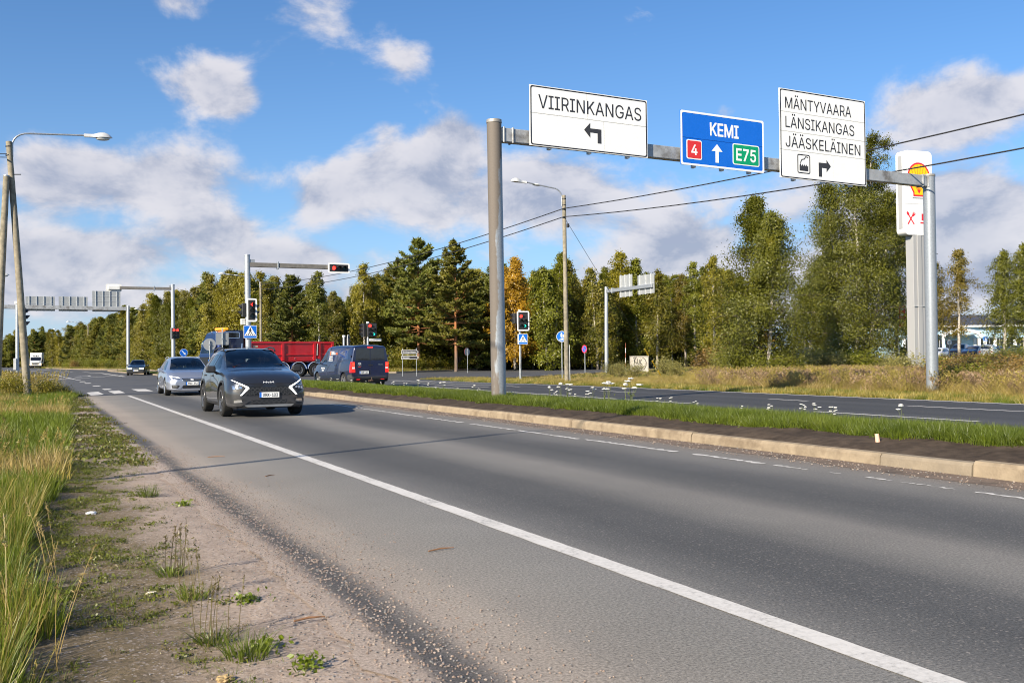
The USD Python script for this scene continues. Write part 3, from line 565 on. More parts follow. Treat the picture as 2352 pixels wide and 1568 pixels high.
def ped_sign(loc, label, size=.63, rz=0, group=None, box=0.0, cat_='road sign'):
    """a blue square crossing sign: white triangle, walking figure on stripes; face to local -y"""
    t = thing('crossing_sign', label, cat_, loc, rz, group); s = size
    if box: put('light_box', rbox(-s / 2, s / 2, .0, box, -s * .56, s * .56, .012), mat('box_grey', (.62, .62, .60), .45), t)
    hh = s * .56 if box else s / 2
    put('face', prism(rrect(-s / 2, s / 2, -hh, hh, .03), .012, 'xz', -.014), WHITE_SIGN, t); put('blue_field', prism(rrect(-s / 2 + .018, s / 2 - .018, -hh + .018, hh - .018, .025), -.003, 'xz', -.0145), BLUE, t)
    k = s / .63
    put('triangle', prism(Polygon([(-.285 * k, -.19 * k), (.285 * k, -.19 * k), (0, .29 * k)]), -.003, 'xz', -.018), WHITE_SIGN, t)
    man = unary_union([Point(.01, .175).buffer(.026), LineString([(.005, .13), (0, .05)]).buffer(.026), LineString([(0, .05), (.055, -.055), (.105, -.15)]).buffer(.016), LineString([(0, .05), (-.045, -.05), (-.11, -.15)]).buffer(.016), LineString([(.0, .125), (.04, .09), (.075, .045)]).buffer(.012), LineString([(0, .125), (-.045, .095), (-.06, .03)]).buffer(.012), LineString([(.09, -.152), (.125, -.152)]).buffer(.012), LineString([(-.115, -.152), (-.08, -.152)]).buffer(.012)])
    stripes = unary_union([Polygon([(-.225, -.165), (-.185, -.165), (-.145, -.105), (-.175, -.105)]), Polygon([(-.02, -.165), (.02, -.165), (.015, -.105), (-.015, -.105)]), Polygon([(.225, -.165), (.185, -.165), (.145, -.105), (.175, -.105)])])
    put('figure', prism(affinity.scale(man, k, k, origin=(0, 0)), -.003, 'xz', -.0215), BLACKP, t); [put('stripe_symbol', prism(affinity.scale(q.difference(man.buffer(.01)), k, k, origin=(0, 0)), -.003, 'xz', -.0215), BLACKP, t) for q in stripes.geoms]
    return t
def mast(name, label, loc, h, r, arm=0, arm_z=0, lean=0.0, group=None):
    t = thing(name, label, 'signal mast', loc, 0, group)
    put('pole', tube([(0, 0, -.3), (lean, 0, h)], [r, r * .92], 24), mat('galv_spangle', (.43, .45, .47), .42, .45, .2, 22., bump=.06, bscale=60), t, 40); put('cap', cyl((lean, 0, h), (lean, 0, h + .05), r * 1.03, r * .98, 24), GALV, t, 40)
    if arm:
        s = 1 if arm > 0 else -1; dk = mat('arm_steel', (.20, .185, .165), .55, .3, .2)
        put('arm', T(rbox(min(0, arm), max(0, arm), -.1, .1, arm_z - .11, arm_z + .11, .015)), dk, t)
        x = arm * .36; put('arm_flange', rbox(x - .035, x + .035, -.13, .13, arm_z - .19, arm_z + .19, .008), GALV, t); put('arm_bracket', rbox(*sorted((s * r * .5, s * (r + .16))), -.07, .07, arm_z + .08, arm_z + .26, .01), GALV, t)
    return t
# near median mast with a long arm over the far lanes
mx_, my_ = 9.44, 48.8
mast('signal_mast', 'tall grey signal mast behind the dark SUV with an arm over the right lanes', (mx_, my_, .12), 6.3, .145, 4.0, 5.86, -.05)
signal_head('traffic_light', 'sideways traffic light with red lit at the end of the mast arm', (13.95, my_ - .1, 5.93), 0, {(0, 0)}, plate=(.52, 1.13), horizontal=True)
signal_head('traffic_light', 'upright traffic light with red arrow lit on the mast above the crossing sign', (mx_ + .10, my_ - .24, 3.74), 0, (), plate=(.50, 1.14), arrow={(0, 0): 180}, cols=(('red', 'yellow', 'green'),))
LENS_ON_R = LENS_ON['red']
signal_head('pedestrian_light', 'two-lens pedestrian light facing left on the mast behind the dark SUV', (mx_ - .26, my_ + .02, 3.75), -90, (), cols=(('red', 'green'),), pitch=.30)
signal_head('pedestrian_light', 'two-lens pedestrian light facing right on the mast behind the dark SUV', (mx_ + .30, my_ + .06, 3.75), 90, (), cols=(('red', 'green'),), pitch=.30)
t = thing('junction_box', 'small pale grey box under the left pedestrian light on the signal mast', 'box', (mx_ - .27, my_, 3.18)); put('case', rbox(-.11, .11, -.1, .1, -.15, .15, .015), mat('box_grey', (.62, .62, .60), .45), t); put('lid_seam', bx(-.1, .1, -.103, -.1, .06, .07), DARKPL, t)
ped_sign((mx_ + .04, my_ - .17, 2.68), 'blue pedestrian crossing sign on the tall mast behind the dark SUV')
# far mast on the left
mast('signal_mast', 'tall grey signal mast beyond the silver car with an arm to the left', (10.05, 82.8, .1), 7.3, .16, -4.0, 7.0, -.03)
t = signal_head('traffic_light', 'sideways traffic light seen from behind on the far mast arm', (5.62, 82.85, 7.1), 180, (), plate=(.58, 1.15), horizontal=True, back_only=True)
signal_head('traffic_light', 'double traffic light with two reds lit above the blue arrow sign', (10.18, 82.42, 3.5), 0, {(0, 0), (1, 0)}, cols=(('red', 'yellow', 'green'), ('red', 'yellow', 'green')), pitch=.26)
put('rear_plate', bx(-.40, -.22, .02, .05, -.46, .46), ALU, stage.GetPrimAtPath('/World/traffic_light_003'))
# right-hand signal with the green arrow, on its own post
px_, py_ = 27.18, 54.6
t = thing('signal_post', 'slim grey post carrying the signal with a green arrow, right of the gantry post', 'post', (px_, py_, 0)); put('tube', cyl((0, 0, -.2), (0, 0, 4.2), .07, .07, 16), GALV, t, 40); put('cap', cyl((0, 0, 4.2), (0, 0, 4.26), .085, .08, 16), WHITE, t, 40); put('door', bx(-.03, .03, -.075, -.066, .6, .95), DARKPL, t)
signal_head('traffic_light', 'traffic light with red and a green right arrow lit, right of the gantry post', (px_ + .12, py_ - .18, 3.55), -12, {(0, 0)}, cols=(('red', 'yellow', 'green'), (None, 'yellow', 'green')), plate=(.78, 1.22), pitch=.30, arrow={(1, 2): 0})
signal_head('pedestrian_light', 'black pedestrian light facing left on the slim post right of the gantry', (px_ - .36, py_ + .12, 3.72), -90, (), cols=(('red', 'green'),), pitch=.30)
ped_sign((px_ + .10, py_ - .20, 2.42), 'blue crossing sign on a lit box below the green arrow signal', .58, -14, box=.24)
# signal by the van with the street name
cx_, cy_ = 18.96, 59.7
t = thing('signal_post', 'grey signal post with a white cap behind the dark blue van roof', 'post', (cx_, cy_, 0)); put('tube', cyl((0, 0, -.2), (0, 0, 3.55), .07, .07, 16), GALV, t, 40); put('cap', cyl((0, 0, 3.55), (0, 0, 3.66), .10, .08, 16), WHITE, t, 40)
signal_head('traffic_light', 'traffic light with red and a green arrow lit above the van roof', (cx_ + .22, cy_ - .17, 3.12), -8, {(0, 0)}, cols=(('red', 'yellow', 'green'), (None, 'yellow', 'green')), pitch=.265, arrow={(1, 2): 0})
signal_head('traffic_light', 'black traffic light turned away to the left above the van roof', (cx_ - .30, cy_ + .05, 3.1), -82, (), pitch=.265)
t = thing('street_name_sign', 'small white street name plate reading ISOAAVANTIE above the van', 'street sign', (cx_ + .08, cy_ - .08, 2.42)); put('plate', rbox(0, .78, 0, .02, 0, .17, .006), WHITE_SIGN, t); put('lettering', words('ISOAAVANTIE', .04, .04, .70, .09, -.003, at=-.001), BLACKP, t)
t = thing('signal_post', 'short grey capped post seen between the red truck and the van', 'post', (21.28, 73.0, 0)); put('tube', cyl((0, 0, -.2), (0, 0, 3.0), .085, .085, 16), GALV, t, 40); put('cap', cyl((0, 0, 3.0), (0, 0, 3.12), .12, .11, 16), WHITE, t, 40)
signal_head('traffic_light', 'traffic light seen from the side on the short post left of the van', (21.62, 73.1, 2.62), 62, (), plate=(.5, 1.1))
# left-hand signal behind the leaning wooden poles
lx_, ly_ = -.74, 52.4
t = thing('signal_post', 'grey galvanised signal post standing by the leaning wooden poles at left', 'post', (lx_, ly_, -.05)); put('tube', cyl((0, 0, -.2), (0, 0, 4.15), .083, .083, 18), mat('galv_spangle', ()), t, 40); put('cap', cyl((0, 0, 4.15), (0, 0, 4.27), .115, .11, 18), mat('pale_cap', (.6, .56, .52), .6), t, 40); put('button_box', rbox(-.16, -.04, -.12, .0, 1.0, 1.55, .01), mat('box_grey', ()), t)
signal_head('traffic_light', 'dark traffic light facing right behind the leaning wooden pole at left', (lx_ + .30, ly_ - .02, 3.45), 95, (), pitch=.30)

# ================================================================ small road signs
def post_sign(name, label, loc, rz, z, face, back=ALU, post_h=None, sleeve=None, r=.03, cat_='road sign', off=-.05, group=None):
    """face: list of (polygon, material) from the back to the front, centred on (0, z), looking to local -y"""
    t = thing(name, label, cat_, loc, rz, group)
    put('post', cyl((0, 0, -.2), (0, 0, post_h or z + .3), r, r, 12), GALV, t, 40)
    for k, (n_, p, m) in enumerate(face):
        put(n_, prism(affinity.translate(p, 0, z), -.010 if k == 0 else -.003, 'xz', off - (0 if k == 0 else .0105 + .0035 * (k - 1))), m, t)
    put('back_plate', prism(affinity.translate(face[0][1].buffer(-.004), 0, z), .004, 'xz', off + .001), back, t); put('clamp', bx(-.05, .05, -.04, .04, z - .02, z + .02), GALV, t)
    if sleeve: put('sleeve', cyl((0, 0, sleeve[0]), (0, 0, sleeve[1]), r + .06, r + .06, 16), sleeve[2], t, 40)
    return t
C = lambda r: Point(0, 0).buffer(r, quad_segs=12)
da = affinity.rotate(Polygon([(-.035, .22), (.035, .22), (.035, -.08), (.1, -.08), (0, -.23), (-.1, -.08), (-.035, -.08)]), 42, origin=(0, 0))
post_sign('keep_right_sign', 'round blue keep-right sign with a white arrow beside the far mast', (10.75, 82.2, .1), 8, 1.85, [('rim', C(.32), WHITE_SIGN), ('face', C(.30), BLUE), ('arrow', da, WHITE_SIGN)])
bl = mat('blue_sleeve', (.01, .13, .55), .4); 
post_sign('round_sign', 'grey back of a round sign on a blue-sleeved post left of the truck cab', (8.36, 53.77, .1), 180, 2.05, [('face', C(.33), BLUE), ('arrow', da, WHITE_SIGN)], sleeve=(.85, 1.25, bl), post_h=2.25)
post_sign('square_sign', 'grey back of a square sign on a thin post before the truck windscreen', (8.62, 51.4, .1), 183, 2.30, [('face', rrect(-.33, .33, -.31, .31, .03), BLUE)], post_h=2.85)
bike = unary_union([ring(Point(-.07, -.19).buffer(.065), .018), ring(Point(.09, -.19).buffer(.065), .018), LineString([(-.07, -.19), (-.02, -.10), (.06, -.10), (.09, -.19)]).buffer(.009), LineString([(-.02, -.10), (.01, -.19), (.06, -.10)]).buffer(.009), Point(-.02, .20).buffer(.035), Polygon([(-.08, .15), (.03, .15), (.02, -.05), (-.06, -.05)]), Point(.10, .08).buffer(.026), Polygon([(.06, .045), (.14, .045), (.13, -.06), (.07, -.06)])])
post_sign('cycle_path_sign', 'round blue foot and cycle path sign beside the wooden lamp pole', (28.05, 50.8, 0), -25, 2.5, [('rim', C(.32), WHITE_SIGN), ('face', C(.30), BLUE), ('symbol', bike, WHITE_SIGN)])
post_sign('no_parking_sign', 'round no-parking sign with red rim turned sideways by the side road', (40.4, 69.3, 0), -78, 1.92, [('rim', C(.32), RED), ('face', C(.245), BLUE), ('bar', LineString([(-.2, .2), (.2, -.2)]).buffer(.035).intersection(C(.26)), RED)])
post_sign('oval_sign', 'pale back of a round sign turned sideways before the pine trunks', (33.77, 78.1, .1), 205, 1.72, [('face', C(.34), RED)], post_h=2.0)
# 80, priority road, 4 and E75 on one post
sx_, sy_ = 15.5, 152.
t = post_sign('speed_limit_sign', 'round orange 80 speed limit sign on the wooden pole behind the silver car', (sx_, sy_, .1), 0, 3.65, [('rim', C(.45), ORANGE), ('face', C(.42), YELLOW)], r=.05, post_h=4.2); put('lettering', words('80', -.24, 3.50, .48, .30, -.003, at=-.065, bold=True), BLACKP, t)
post_sign('priority_sign', 'yellow diamond priority sign with white rim below the orange 80 sign', (sx_, sy_ - .1, .1), 0, 2.65, [('rim', Polygon([(0, .52), (.52, 0), (0, -.52), (-.52, 0)]), WHITE_SIGN), ('face', Polygon([(0, .36), (.36, 0), (0, -.36), (-.36, 0)]), YELLOW)], r=.05, post_h=3.1)
t = post_sign('route_sign', 'small red route 4 sign below the yellow diamond', (sx_, sy_ - .1, .1), 0, 1.86, [('rim', rrect(-.2, .2, -.18, .18, .03), WHITE_SIGN), ('face', rrect(-.18, .18, -.16, .16, .03), RED)], r=.05, post_h=2.0); put('lettering', words('4', -.07, 1.76, .14, .2, -.003, at=-.065, bold=True), WHITE_SIGN, t)
t = post_sign('route_sign', 'small green E75 sign at the bottom of the signs behind the silver car', (sx_, sy_ - .2, .1), 0, 1.45, [('rim', rrect(-.42, .42, -.19, .19, .03), WHITE_SIGN), ('face', rrect(-.40, .40, -.17, .17, .03), GREEN)], r=.05, post_h=1.6); put('lettering', words('E75', -.3, 1.35, .6, .2, -.003, at=-.065, bold=True), WHITE_SIGN, t)
# black finger boards before the pines
t = thing('finger_sign', 'pair of black arrow boards on two posts reading Jätevedenpuhdistamo and Jäteasema', 'direction sign', (24.75, 68.0, 0), -12)
for x in (-.5, .52): put('post', cyl((x, 0, -.2), (x, 0, 2.05), .028, .028, 10), GALV, t, 40)
for z, s, wd in ((1.78, 'Jätevedenpuhdistamo', 1.0), (1.36, 'Jäteasema', .52)):
    o = Polygon([(-.58, -.13), (.52, -.13), (.68, 0), (.52, .13), (-.58, .13)]); put('board', prism(affinity.translate(o, 0, z), -.02, 'xz', -.035), WHITE_SIGN, t); put('board_face', prism(affinity.translate(o.buffer(-.025), 0, z), -.003, 'xz', -.0555), BLACKP, t)
    put('lettering', words(s, -.53, z - .05, wd, .11, -.003, at=-.059), WHITE_SIGN, t)
# ================================================================ far gantries
t = thing('sign_gantry', 'far grey sign gantry across the left lanes seen from behind', 'sign gantry', (9.63, 119.9, .1)); put('post', cyl((0, 0, -.2), (0, 0, 7.55), .195, .185, 18), mat('galv_spangle', ()), t, 40); put('post', cyl((-16.8, 0, -.2), (-16.8, 0, 7.4), .195, .185, 18), mat('galv_spangle', ()), t, 40)
put('beam', T(rbox(-16.8, 0, -.14, .14, -.21, .21, .02), (0, 0, 7.22), ry=.3), BEAM_STAIN, t)
def sign_back(name, label, loc, rz, w, h, rails=4, hor=2, group=None, patch=0):
    """a sign seen from behind (its back looks to local -y): plates, rails and cross bars"""
    t = thing(name, label, 'road sign', loc, rz, group); zs = np.linspace(0, h, hor + 2)
    for k in range(hor + 1): put('plate', bx(0, w, -.004, .012, zs[k] + .004, zs[k + 1] - .004), ALU, t)
    put('front_face', bx(0, w, .013, .02, 0, h), WHITE_SIGN, t)
    for k in range(rails): x = w * (k + .5) / rails; put('rail', rbox(x - .03, x + .03, -.09, -.004, -.05, h + .05, .008), mat('rail_alu', (.58, .59, .60), .4, .5), t)
    for z in zs[1:-1]: put('cross_bar', bx(0, w, -.03, -.004, z - .015, z + .015), mat('rail_alu', ()), t)
    return t
sign_back('road_sign', 'plain back of the leftmost sign on the far gantry', (-.88, 120.25, 6.98), 0, 2.94, 1.61, 4, 1)
sign_back('road_sign', 'plain back of the middle sign on the far gantry', (2.44, 120.25, 6.98), 0, 2.97, 1.64, 4, 1)
sign_back('road_sign', 'tall back of the sign beside the far gantry post', (5.88, 120.25, 6.98), 0, 2.97, 2.33, 4, 3)
t = thing('cantilever_mast', 'grey cantilever sign mast before the birches right of the wooden lamp pole', 'signal mast', (42.87, 70.0, 0)); put('pole', tube([(0, 0, -.3), (-.02, -.08, 3.5), (0, -.12, 7.0)], [.155, .15, .145], 20), mat('galv_spangle', ()), t, 40); put('cap', cyl((0, -.12, 7), (0, -.12, 7.08), .16, .15, 20), GALV, t, 40); put('arm', T(rbox(-.1, .1, -6.9, 0, -.14, .14, .015), (0, 0, 6.72), rx=.0), GALV, t); put('arm_flange', rbox(-.14, .14, -1.16, -1.08, 6.5, 6.94, .01), GALV, t)
sign_back('road_sign', 'narrow back of the left sign on the cantilever mast', (42.97, 68.0, 6.1), -90, 1.9, 1.75, 3, 1)
sign_back('road_sign', 'wide back of the right sign on the cantilever mast', (42.97, 65.3, 6.15), -90, 2.3, 1.5, 3, 1)

# ================================================================ lamps and wooden poles
LUMI = mat('luminaire_shell', (.62, .62, .60), .35, .2, .06, 3.); LUMI_GLASS = mat('luminaire_glass', (.55, .56, .55), .1, 0, .05)
def luminaire_mesh(L=.95, w=.34, h=.2):
    """a cobra-head lamp along +x: flat neck, domed body"""
    xs = np.linspace(0, L, 15); rings = []
    for x in xs:
        u = x / L; ww = w * (.38 + .0 * u) if u < .32 else w * (.38 + .62 * math.sin(min((u - .32) / .36, 1) * math.pi / 2)) * math.sqrt(max(1 - max(u - .62, 0) ** 2 / .1445, .02)); hh = h * (.62 if u < .34 else .62 + .38 * math.sin((u - .34) / .66 * math.pi)) * math.sqrt(max(1 - max(u - .7, 0) ** 2 / .0905, .03))
        a = np.linspace(0, math.pi, 9); rings.append(np.c_[np.full(9, x), ww / 2 * np.cos(a), hh * np.sin(a)])
    v = np.vstack(rings); n = 9; f = []
    for k in range(len(xs) - 1):
        for j in range(n):
            j2 = (j + 1) % n; f += [(k * n + j, (k + 1) * n + j, (k + 1) * n + j2), (k * n + j, (k + 1) * n + j2, k * n + j2)]
    for k0, rv in ((0, 0), ((len(xs) - 1) * n, 1)):
        for j in range(1, n - 1): f.append((k0, k0 + j, k0 + j + 1) if not rv else (k0, k0 + j + 1, k0 + j))
    m = trimesh.Trimesh(v, np.array(f), process=False)
    if m.volume < 0: m.invert()
    return m
def street_lamp(name, label, loc, h, arm, rise, adir=180, r0=.12, r1=.09, wood=True, top=(0, 0), lum=.95, group=None, bend=.5, extra=None):
    t = thing(name, label, 'street lamp', loc, 0, group)
    put('pole', tube([(0, 0, -.3), (top[0] * .5, top[1] * .5, h * .5), (top[0], top[1], h)], [r0, (r0 + r1) / 2, r1], 16), WOODPOLE if wood else GALV, t, 40)
    c, s = math.cos(math.radians(adir)), math.sin(math.radians(adir)); P = lambda d, z: (top[0] + c * d, top[1] + s * d, h + z)
    pts = [P(r1 + .02, -.55), P(r1 + .02, -.1)] + [P(r1 + .02 + bend * (1 - math.cos(a)), -.1 + min(bend, .45) * math.sin(a)) for a in np.linspace(.2, math.pi / 2, 6)] + [P(arm, -.1 + min(bend, .45) + rise)]
    put('arm', tube(pts, .032, 10), GALV, t, 40)
    a = np.array(pts[-1]); m = T(luminaire_mesh(lum), ry=-math.degrees(math.atan2(rise, arm)), rz=adir); m.apply_translation(a + np.array([0, 0, -.06])); hd = put('luminaire', m, LUMI, t, 40)
    gl = trimesh.creation.icosphere(2, 1.0); gl.vertices *= (.24, .13, .07); gl = T(gl, (lum * .66, 0, -.015), ry=-math.degrees(math.atan2(rise, arm)), rz=adir); gl.apply_translation(a + np.array([0, 0, -.06])); put('bowl', gl, LUMI_GLASS, hd, True)
    if wood:
        for z in (-.18, -.5): put('clamp_band', cyl(P(0, z - .02), P(0, z + .02), r1 + .012, r1 + .012, 14), BLKPL, t, 40)
    return t
lampA = street_lamp('street_lamp', 'leaning wooden lamp pole at the left edge with a long curved arm', (-.2, 39.4, -.02), 9.3, 2.5, .10, 0, .135, .098, True, (-.62, .25), .98, bend=.55)
put('step_bolt', cyl((-.5, .15, 8.1), (-.22, .15, 8.12), .018), BLKPL, lampA)
for z, d in ((8.85, .3), (8.72, .34)): put('cable_hook', tube([(-.62, .2, z), (-.62 - d, .2, z - .02), (-.62 - d - .05, .2, z + .06)], .014, 6), BLKPL, lampA)
t = thing('brace_pole', 'weathered wooden brace pole leaning against the lamp pole at the left edge', 'wooden pole', (-1.25, 39.5, -.05)); put('pole', tube([(0, 0, -.3), (.17, 0, 4), (.36, -.05, 8.05)], [.145, .125, .105], 18), WOODPOLE, t, 40); put('cap', cyl((.36, -.05, 8.03), (.365, -.05, 8.07), .112, .112, 16), GALV, t, 40)
lampB = street_lamp('street_lamp', 'tall straight wooden lamp pole with a grey arm right of the gantry post', (24.27, 43.46, 0), 9.5, 2.0, .22, 172, .125, .095, True, (-.06, 0), .85)
put('conduit', cyl((.135, -.06, -.1), (.13, -.06, 1.9), .022), mat('box_grey', ()), lampB); 
for z in (8.78, 8.35): put('insulator', tube([(-.06, -.09, z), (-.16, -.2, z), (-.16, -.2, z + .05)], .02, 6), BLKPL, lampB)
put('splice_box', rbox(.03, .13, -.2, -.08, 7.85, 8.05, .01), BLKPL, lampB)
def zpos(px, Z):
    k = (px - 1176) / 2250; return ((.899 * k + .438) * Z, (.899 - .438 * k) * Z)
street_lamp('street_lamp', 'wooden lamp pole left of the view whose shadow crosses the near lane', (-8.3, 7.3, -.3), 9.3, 2.0, .1, 0, .075, .05, False, (0, 0), .95)
LAMPS = [((19.30, 93.9), 8.7, 3.0, 188, 'wooden street lamp rising behind the signal mast and the truck cab'), ((16.9, 156.), 8.6, 2.6, 190, 'wooden street lamp above the orange 80 speed sign'), ((6.2, 228.), 8.6, 2.8, 190, 'wooden street lamp second along the left tree belt past the far gantry post'),
         ((2.2, 284.), 8.6, 2.8, 190, 'wooden street lamp between the far gantry and the white truck'), ((-9.5, 372.), 8.6, 2.6, 190, 'tiny far street lamp just right of the white truck')]
LAMPS = [((19.3, 93.9), 8.7, 3.0, 188, LAMPS[0][4]), ((17.2, 160.), 8.6, 2.6, 190, LAMPS[1][4]), ((9.6, 212.), 8.6, 3.0, 190, LAMPS[2][4]), ((8.2, 262.), 8.6, 3.2, 190, LAMPS[3][4]), ((3.2, 352.), 8.6, 3.5, 190, LAMPS[4][4])]
for (x, y), h, arm, ad, lab in LAMPS: street_lamp('street_lamp', lab, (x, y, 0), h, arm, .25, ad, .13, .09, True, (0, 0), 1.0)
street_lamp('street_lamp', 'grey lamp whose arm shows between the wooden poles at left', (-5.1, 94., 0), 8.3, 2.2, .12, 0, .11, .08, True, (0, 0), 1.0)
street_lamp('street_lamp', 'lower far lamp whose head shows between the wooden poles at left', (-7.6, 150., 0), 8.3, 3.0, .12, 0, .11, .08, True, (0, 0), 1.2)
street_lamp('street_lamp', 'distant lamp with a curved arm left of the white truck roof', (-7.5, 236., 0), 8.4, 3.4, .1, 180, .12, .09, True, (0, 0), 1.0)
t = thing('utility_pole', 'dark wooden utility pole with a small box at the far left', 'wooden pole', (-14.5, 232., 0)); put('pole', cyl((0, 0, -.3), (-.5, 0, 8.3), .2, .15, 14), mat('dark_wood', (.07, .06, .05), .8), t, 40); put('box', rbox(.0, .55, -.2, .2, 2.2, 3.1, .03), BLKPL, t)
t = thing('marker_post', 'blue and white banded marker pole at the far bend of the road', 'marker post', (3.0, 322., 0)); 
for k in range(6): put('band', cyl((0, 0, k * .55), (0, 0, k * .55 + .55), .28, .28, 12), bl if k % 2 else WHITE, t)
street_lamp('street_lamp', 'slender grey steel lamp post before the right-hand birches', (64.4, 91.0, 0), 9.6, 1.5, .25, -12, .09, .05, False, (-.12, 0), .9, bend=.6)

# -- overhead cables
CABLE = mat('cable_black', (.02, .02, .022), .6)
def cable(label, a, b, sag, r=.022, n=24, name='overhead_cable', group=None):
    a, b = np.array(a, float), np.array(b, float); t = np.linspace(0, 1, n)[:, None]; p = a + (b - a) * t; p[:, 2] -= (4 * sag * t * (1 - t))[:, 0]
    return tag(put(name, tube(p, r, 6), CABLE, None, True), label, 'cable', group)
cable('upper twisted cable running right from the wooden lamp pole past the petrol pylon', (24.1, 43.3, 8.8), (26.2, -8, 8.9), .85, .024); cable('lower twisted cable running right from the wooden lamp pole past the petrol pylon', (24.1, 43.3, 8.38), (26.2, -8, 7.7), 1.0, .024)
cable('upper cable running left from the wooden lamp pole into the pines', (24.1, 43.3, 8.8), (19.3, 93.8, 8.5), .75, .024); cable('lower cable running left from the wooden lamp pole into the pines', (24.1, 43.3, 8.38), (19.3, 93.8, 8.0), .75, .024)
cable('black cable rising steeply past the hook of the leaning pole at left', (-1.16, 39.6, 8.78), (-5.5, -6, 11.5), .5, .03); cable('black cable dropping behind the brace pole at the left edge', (-1.16, 39.6, 8.7), (-9.5, 92, 7.6), 1.1, .03)
# -- stay wire with yellow sleeves
a, b = np.array((24.3, 43.5, 8.3)), np.array((33.6, 48.6, .05)); t = thing('stay_wire', 'steel stay wire with yellow sleeves anchored in the willow scrub', 'cable', (0, 0, 0)); put('wire', tube([a, b], .011, 6), CABLE, t)
for u0, u1 in ((.80, .845), (.885, .93), (.955, .995)): put('sleeve', tube([a + (b - a) * u0, a + (b - a) * u1], .03, 8), YELLOW, t)
# -- cabinet with graffiti
GRAF = mat('black_spray', (.02, .02, .022), .6); CREAM = mat('cabinet_cream', (.52, .48, .41), .55, 0, .08, 3., dirt=(.30, .26, .20), dfac=.5, dscale=1.8)
t = thing('utility_cabinet', 'pale grey utility cabinet with black graffiti among the willow bushes', 'cabinet', (46.5, 70.6, 0), -22); put('case', rbox(-.72, .72, -.45, .45, -.1, 1.22, .015), CREAM, t); put('lid', rbox(-.75, .75, -.48, .48, 1.221, 1.29, .015), CREAM, t)
put('door_seam', bx(-.006, .006, -.453, -.449, .05, 1.18), DARKPL, t)
def scrawl(*lines): return unary_union([LineString(l).buffer(.026, cap_style=1) for l in lines])
G1 = scrawl([(-.52, 1.12), (-.5, .62)], [(-.36, 1.15), (-.5, .86), (-.3, .66)], [(-.24, 1.05), (-.26, .72), (-.12, .62)], [(-.05, .98), (-.02, .56)], [(.12, .98), (-.02, .76), (.18, .55)], [(-.4, .5), (-.2, .2), (-.12, .45)], [(-.02, .16), (.02, .42), (.16, .42), (.12, .16)], [(.22, 1.15), (.42, 1.02), (.52, .78), (.5, .45), (.36, .18)], [(-.58, 1.16), (-.3, 1.19)], [(-.5, .42), (-.44, .12), (-.28, .05)])
put('graffiti', prism(G1, -.002, 'xz', -.451), GRAF, t)
t = thing('snow_stake', 'thin red and white striped stake beside the graffiti cabinet', 'stake', (45.4, 71.0, 0))
for k in range(6): put('band', cyl((0, 0, k * .42 - .1), (0, 0, k * .42 + .32), .025, .025, 8), (WHITE, mat('stake_red', (.35, .10, .05), .6))[k % 2], t)

# ================================================================ petrol pylon
PYL = mat('pylon_white', (.80, .80, .80), .3, 0, .02, 1.); PGREY = mat('pylon_grey', (.34, .34, .34), .4, 0, .03, 1.); SRED = mat('pecten_red', (.68, .02, .03), .35); SYEL = mat('pecten_yellow', (.90, .55, .0), .35)
t = thing('petrol_pylon', 'tall white petrol station pylon with a red and yellow shell emblem on a grey column', 'pylon', (46.25, 41.0, 0), -6)
W2, D2 = 1.02, .33
put('sign_box', prism(rrect(-W2, W2, 8.15, 13.05, .28, 8), 2 * D2, 'xz', -D2), PYL, t, 40); put('side_recess', bx(-W2 - .012, -W2 + .002, -.17, .17, 8.5, 12.75), PGREY, t); put('box_joint', bx(-W2 - .006, W2 + .006, -D2 - .006, D2 + .006, 9.94, 9.965), mat('seam', (.45, .45, .45), .5), t)
for x0, x1, d in ((-.42, -.16, .0), (-.155, .155, .05), (.16, .42, .0)): put('column_panel', rbox(x0, x1, -.30 - d, .30 + d, -.2, 8.16, .01), PGREY, t)
put('column_joint', bx(-.425, .425, -.358, .358, 4.0, 4.015), mat('seam', ()), t)
an = np.linspace(math.radians(-38), math.radians(218), 40); cz = 11.5
shell_o = Polygon([(.82 * math.cos(a) * (1.0), cz + .86 * math.sin(a)) for a in an] + [(-.42, cz - .92), (-.42, cz - 1.12), (.42, cz - 1.12), (.42, cz - .92)]); shell_i = shell_o.buffer(-.10)
put('emblem_plate', prism(shell_o.buffer(.07), -.05, 'xz', -D2), PYL, t); put('emblem_rim', prism(shell_o, -.006, 'xz', -D2 - .051), SRED, t)
rays = unary_union([LineString([(0, cz - .95), (1.4 * math.sin(a), cz - .95 + 2.1 * math.cos(a))]).buffer(.016) for a in np.radians([-42, -30, -18, -6, 6, 18, 30, 42])]); 
for gk in getattr(shell_i.difference(rays), 'geoms', [shell_i]):
    if gk.area > .01: put('emblem_rib', prism(gk, -.006, 'xz', -D2 - .058), SYEL, t)
zc_ = 9.1
fork = unary_union([LineString([(-.78, zc_ - .32), (-.42, zc_ + .22)]).buffer(.038), LineString([(-.45, zc_ + .16), (-.40, zc_ + .36)]).buffer(.026), LineString([(-.42, zc_ + .16), (-.32, zc_ + .32)]).buffer(.026), LineString([(-.40, zc_ + .14), (-.26, zc_ + .26)]).buffer(.026)])
spoon = unary_union([LineString([(-.36, zc_ - .32), (-.74, zc_ + .2)]).buffer(.038), affinity.rotate(affinity.scale(Point(-.78, zc_ + .27).buffer(.1), .75, 1.35), 32)])
put('restaurant_symbol', prism(unary_union([fork, spoon]), -.006, 'xz', -D2 - .001), SRED, t); put('cup_symbol', prism(unary_union([sbox(.2, zc_ - .1, .62, zc_ + .3), ring(Point(.66, zc_ + .12).buffer(.13), .05), sbox(.1, zc_ - .28, .8, zc_ - .2)]), -.006, 'xz', -D2 - .001), SRED, t)
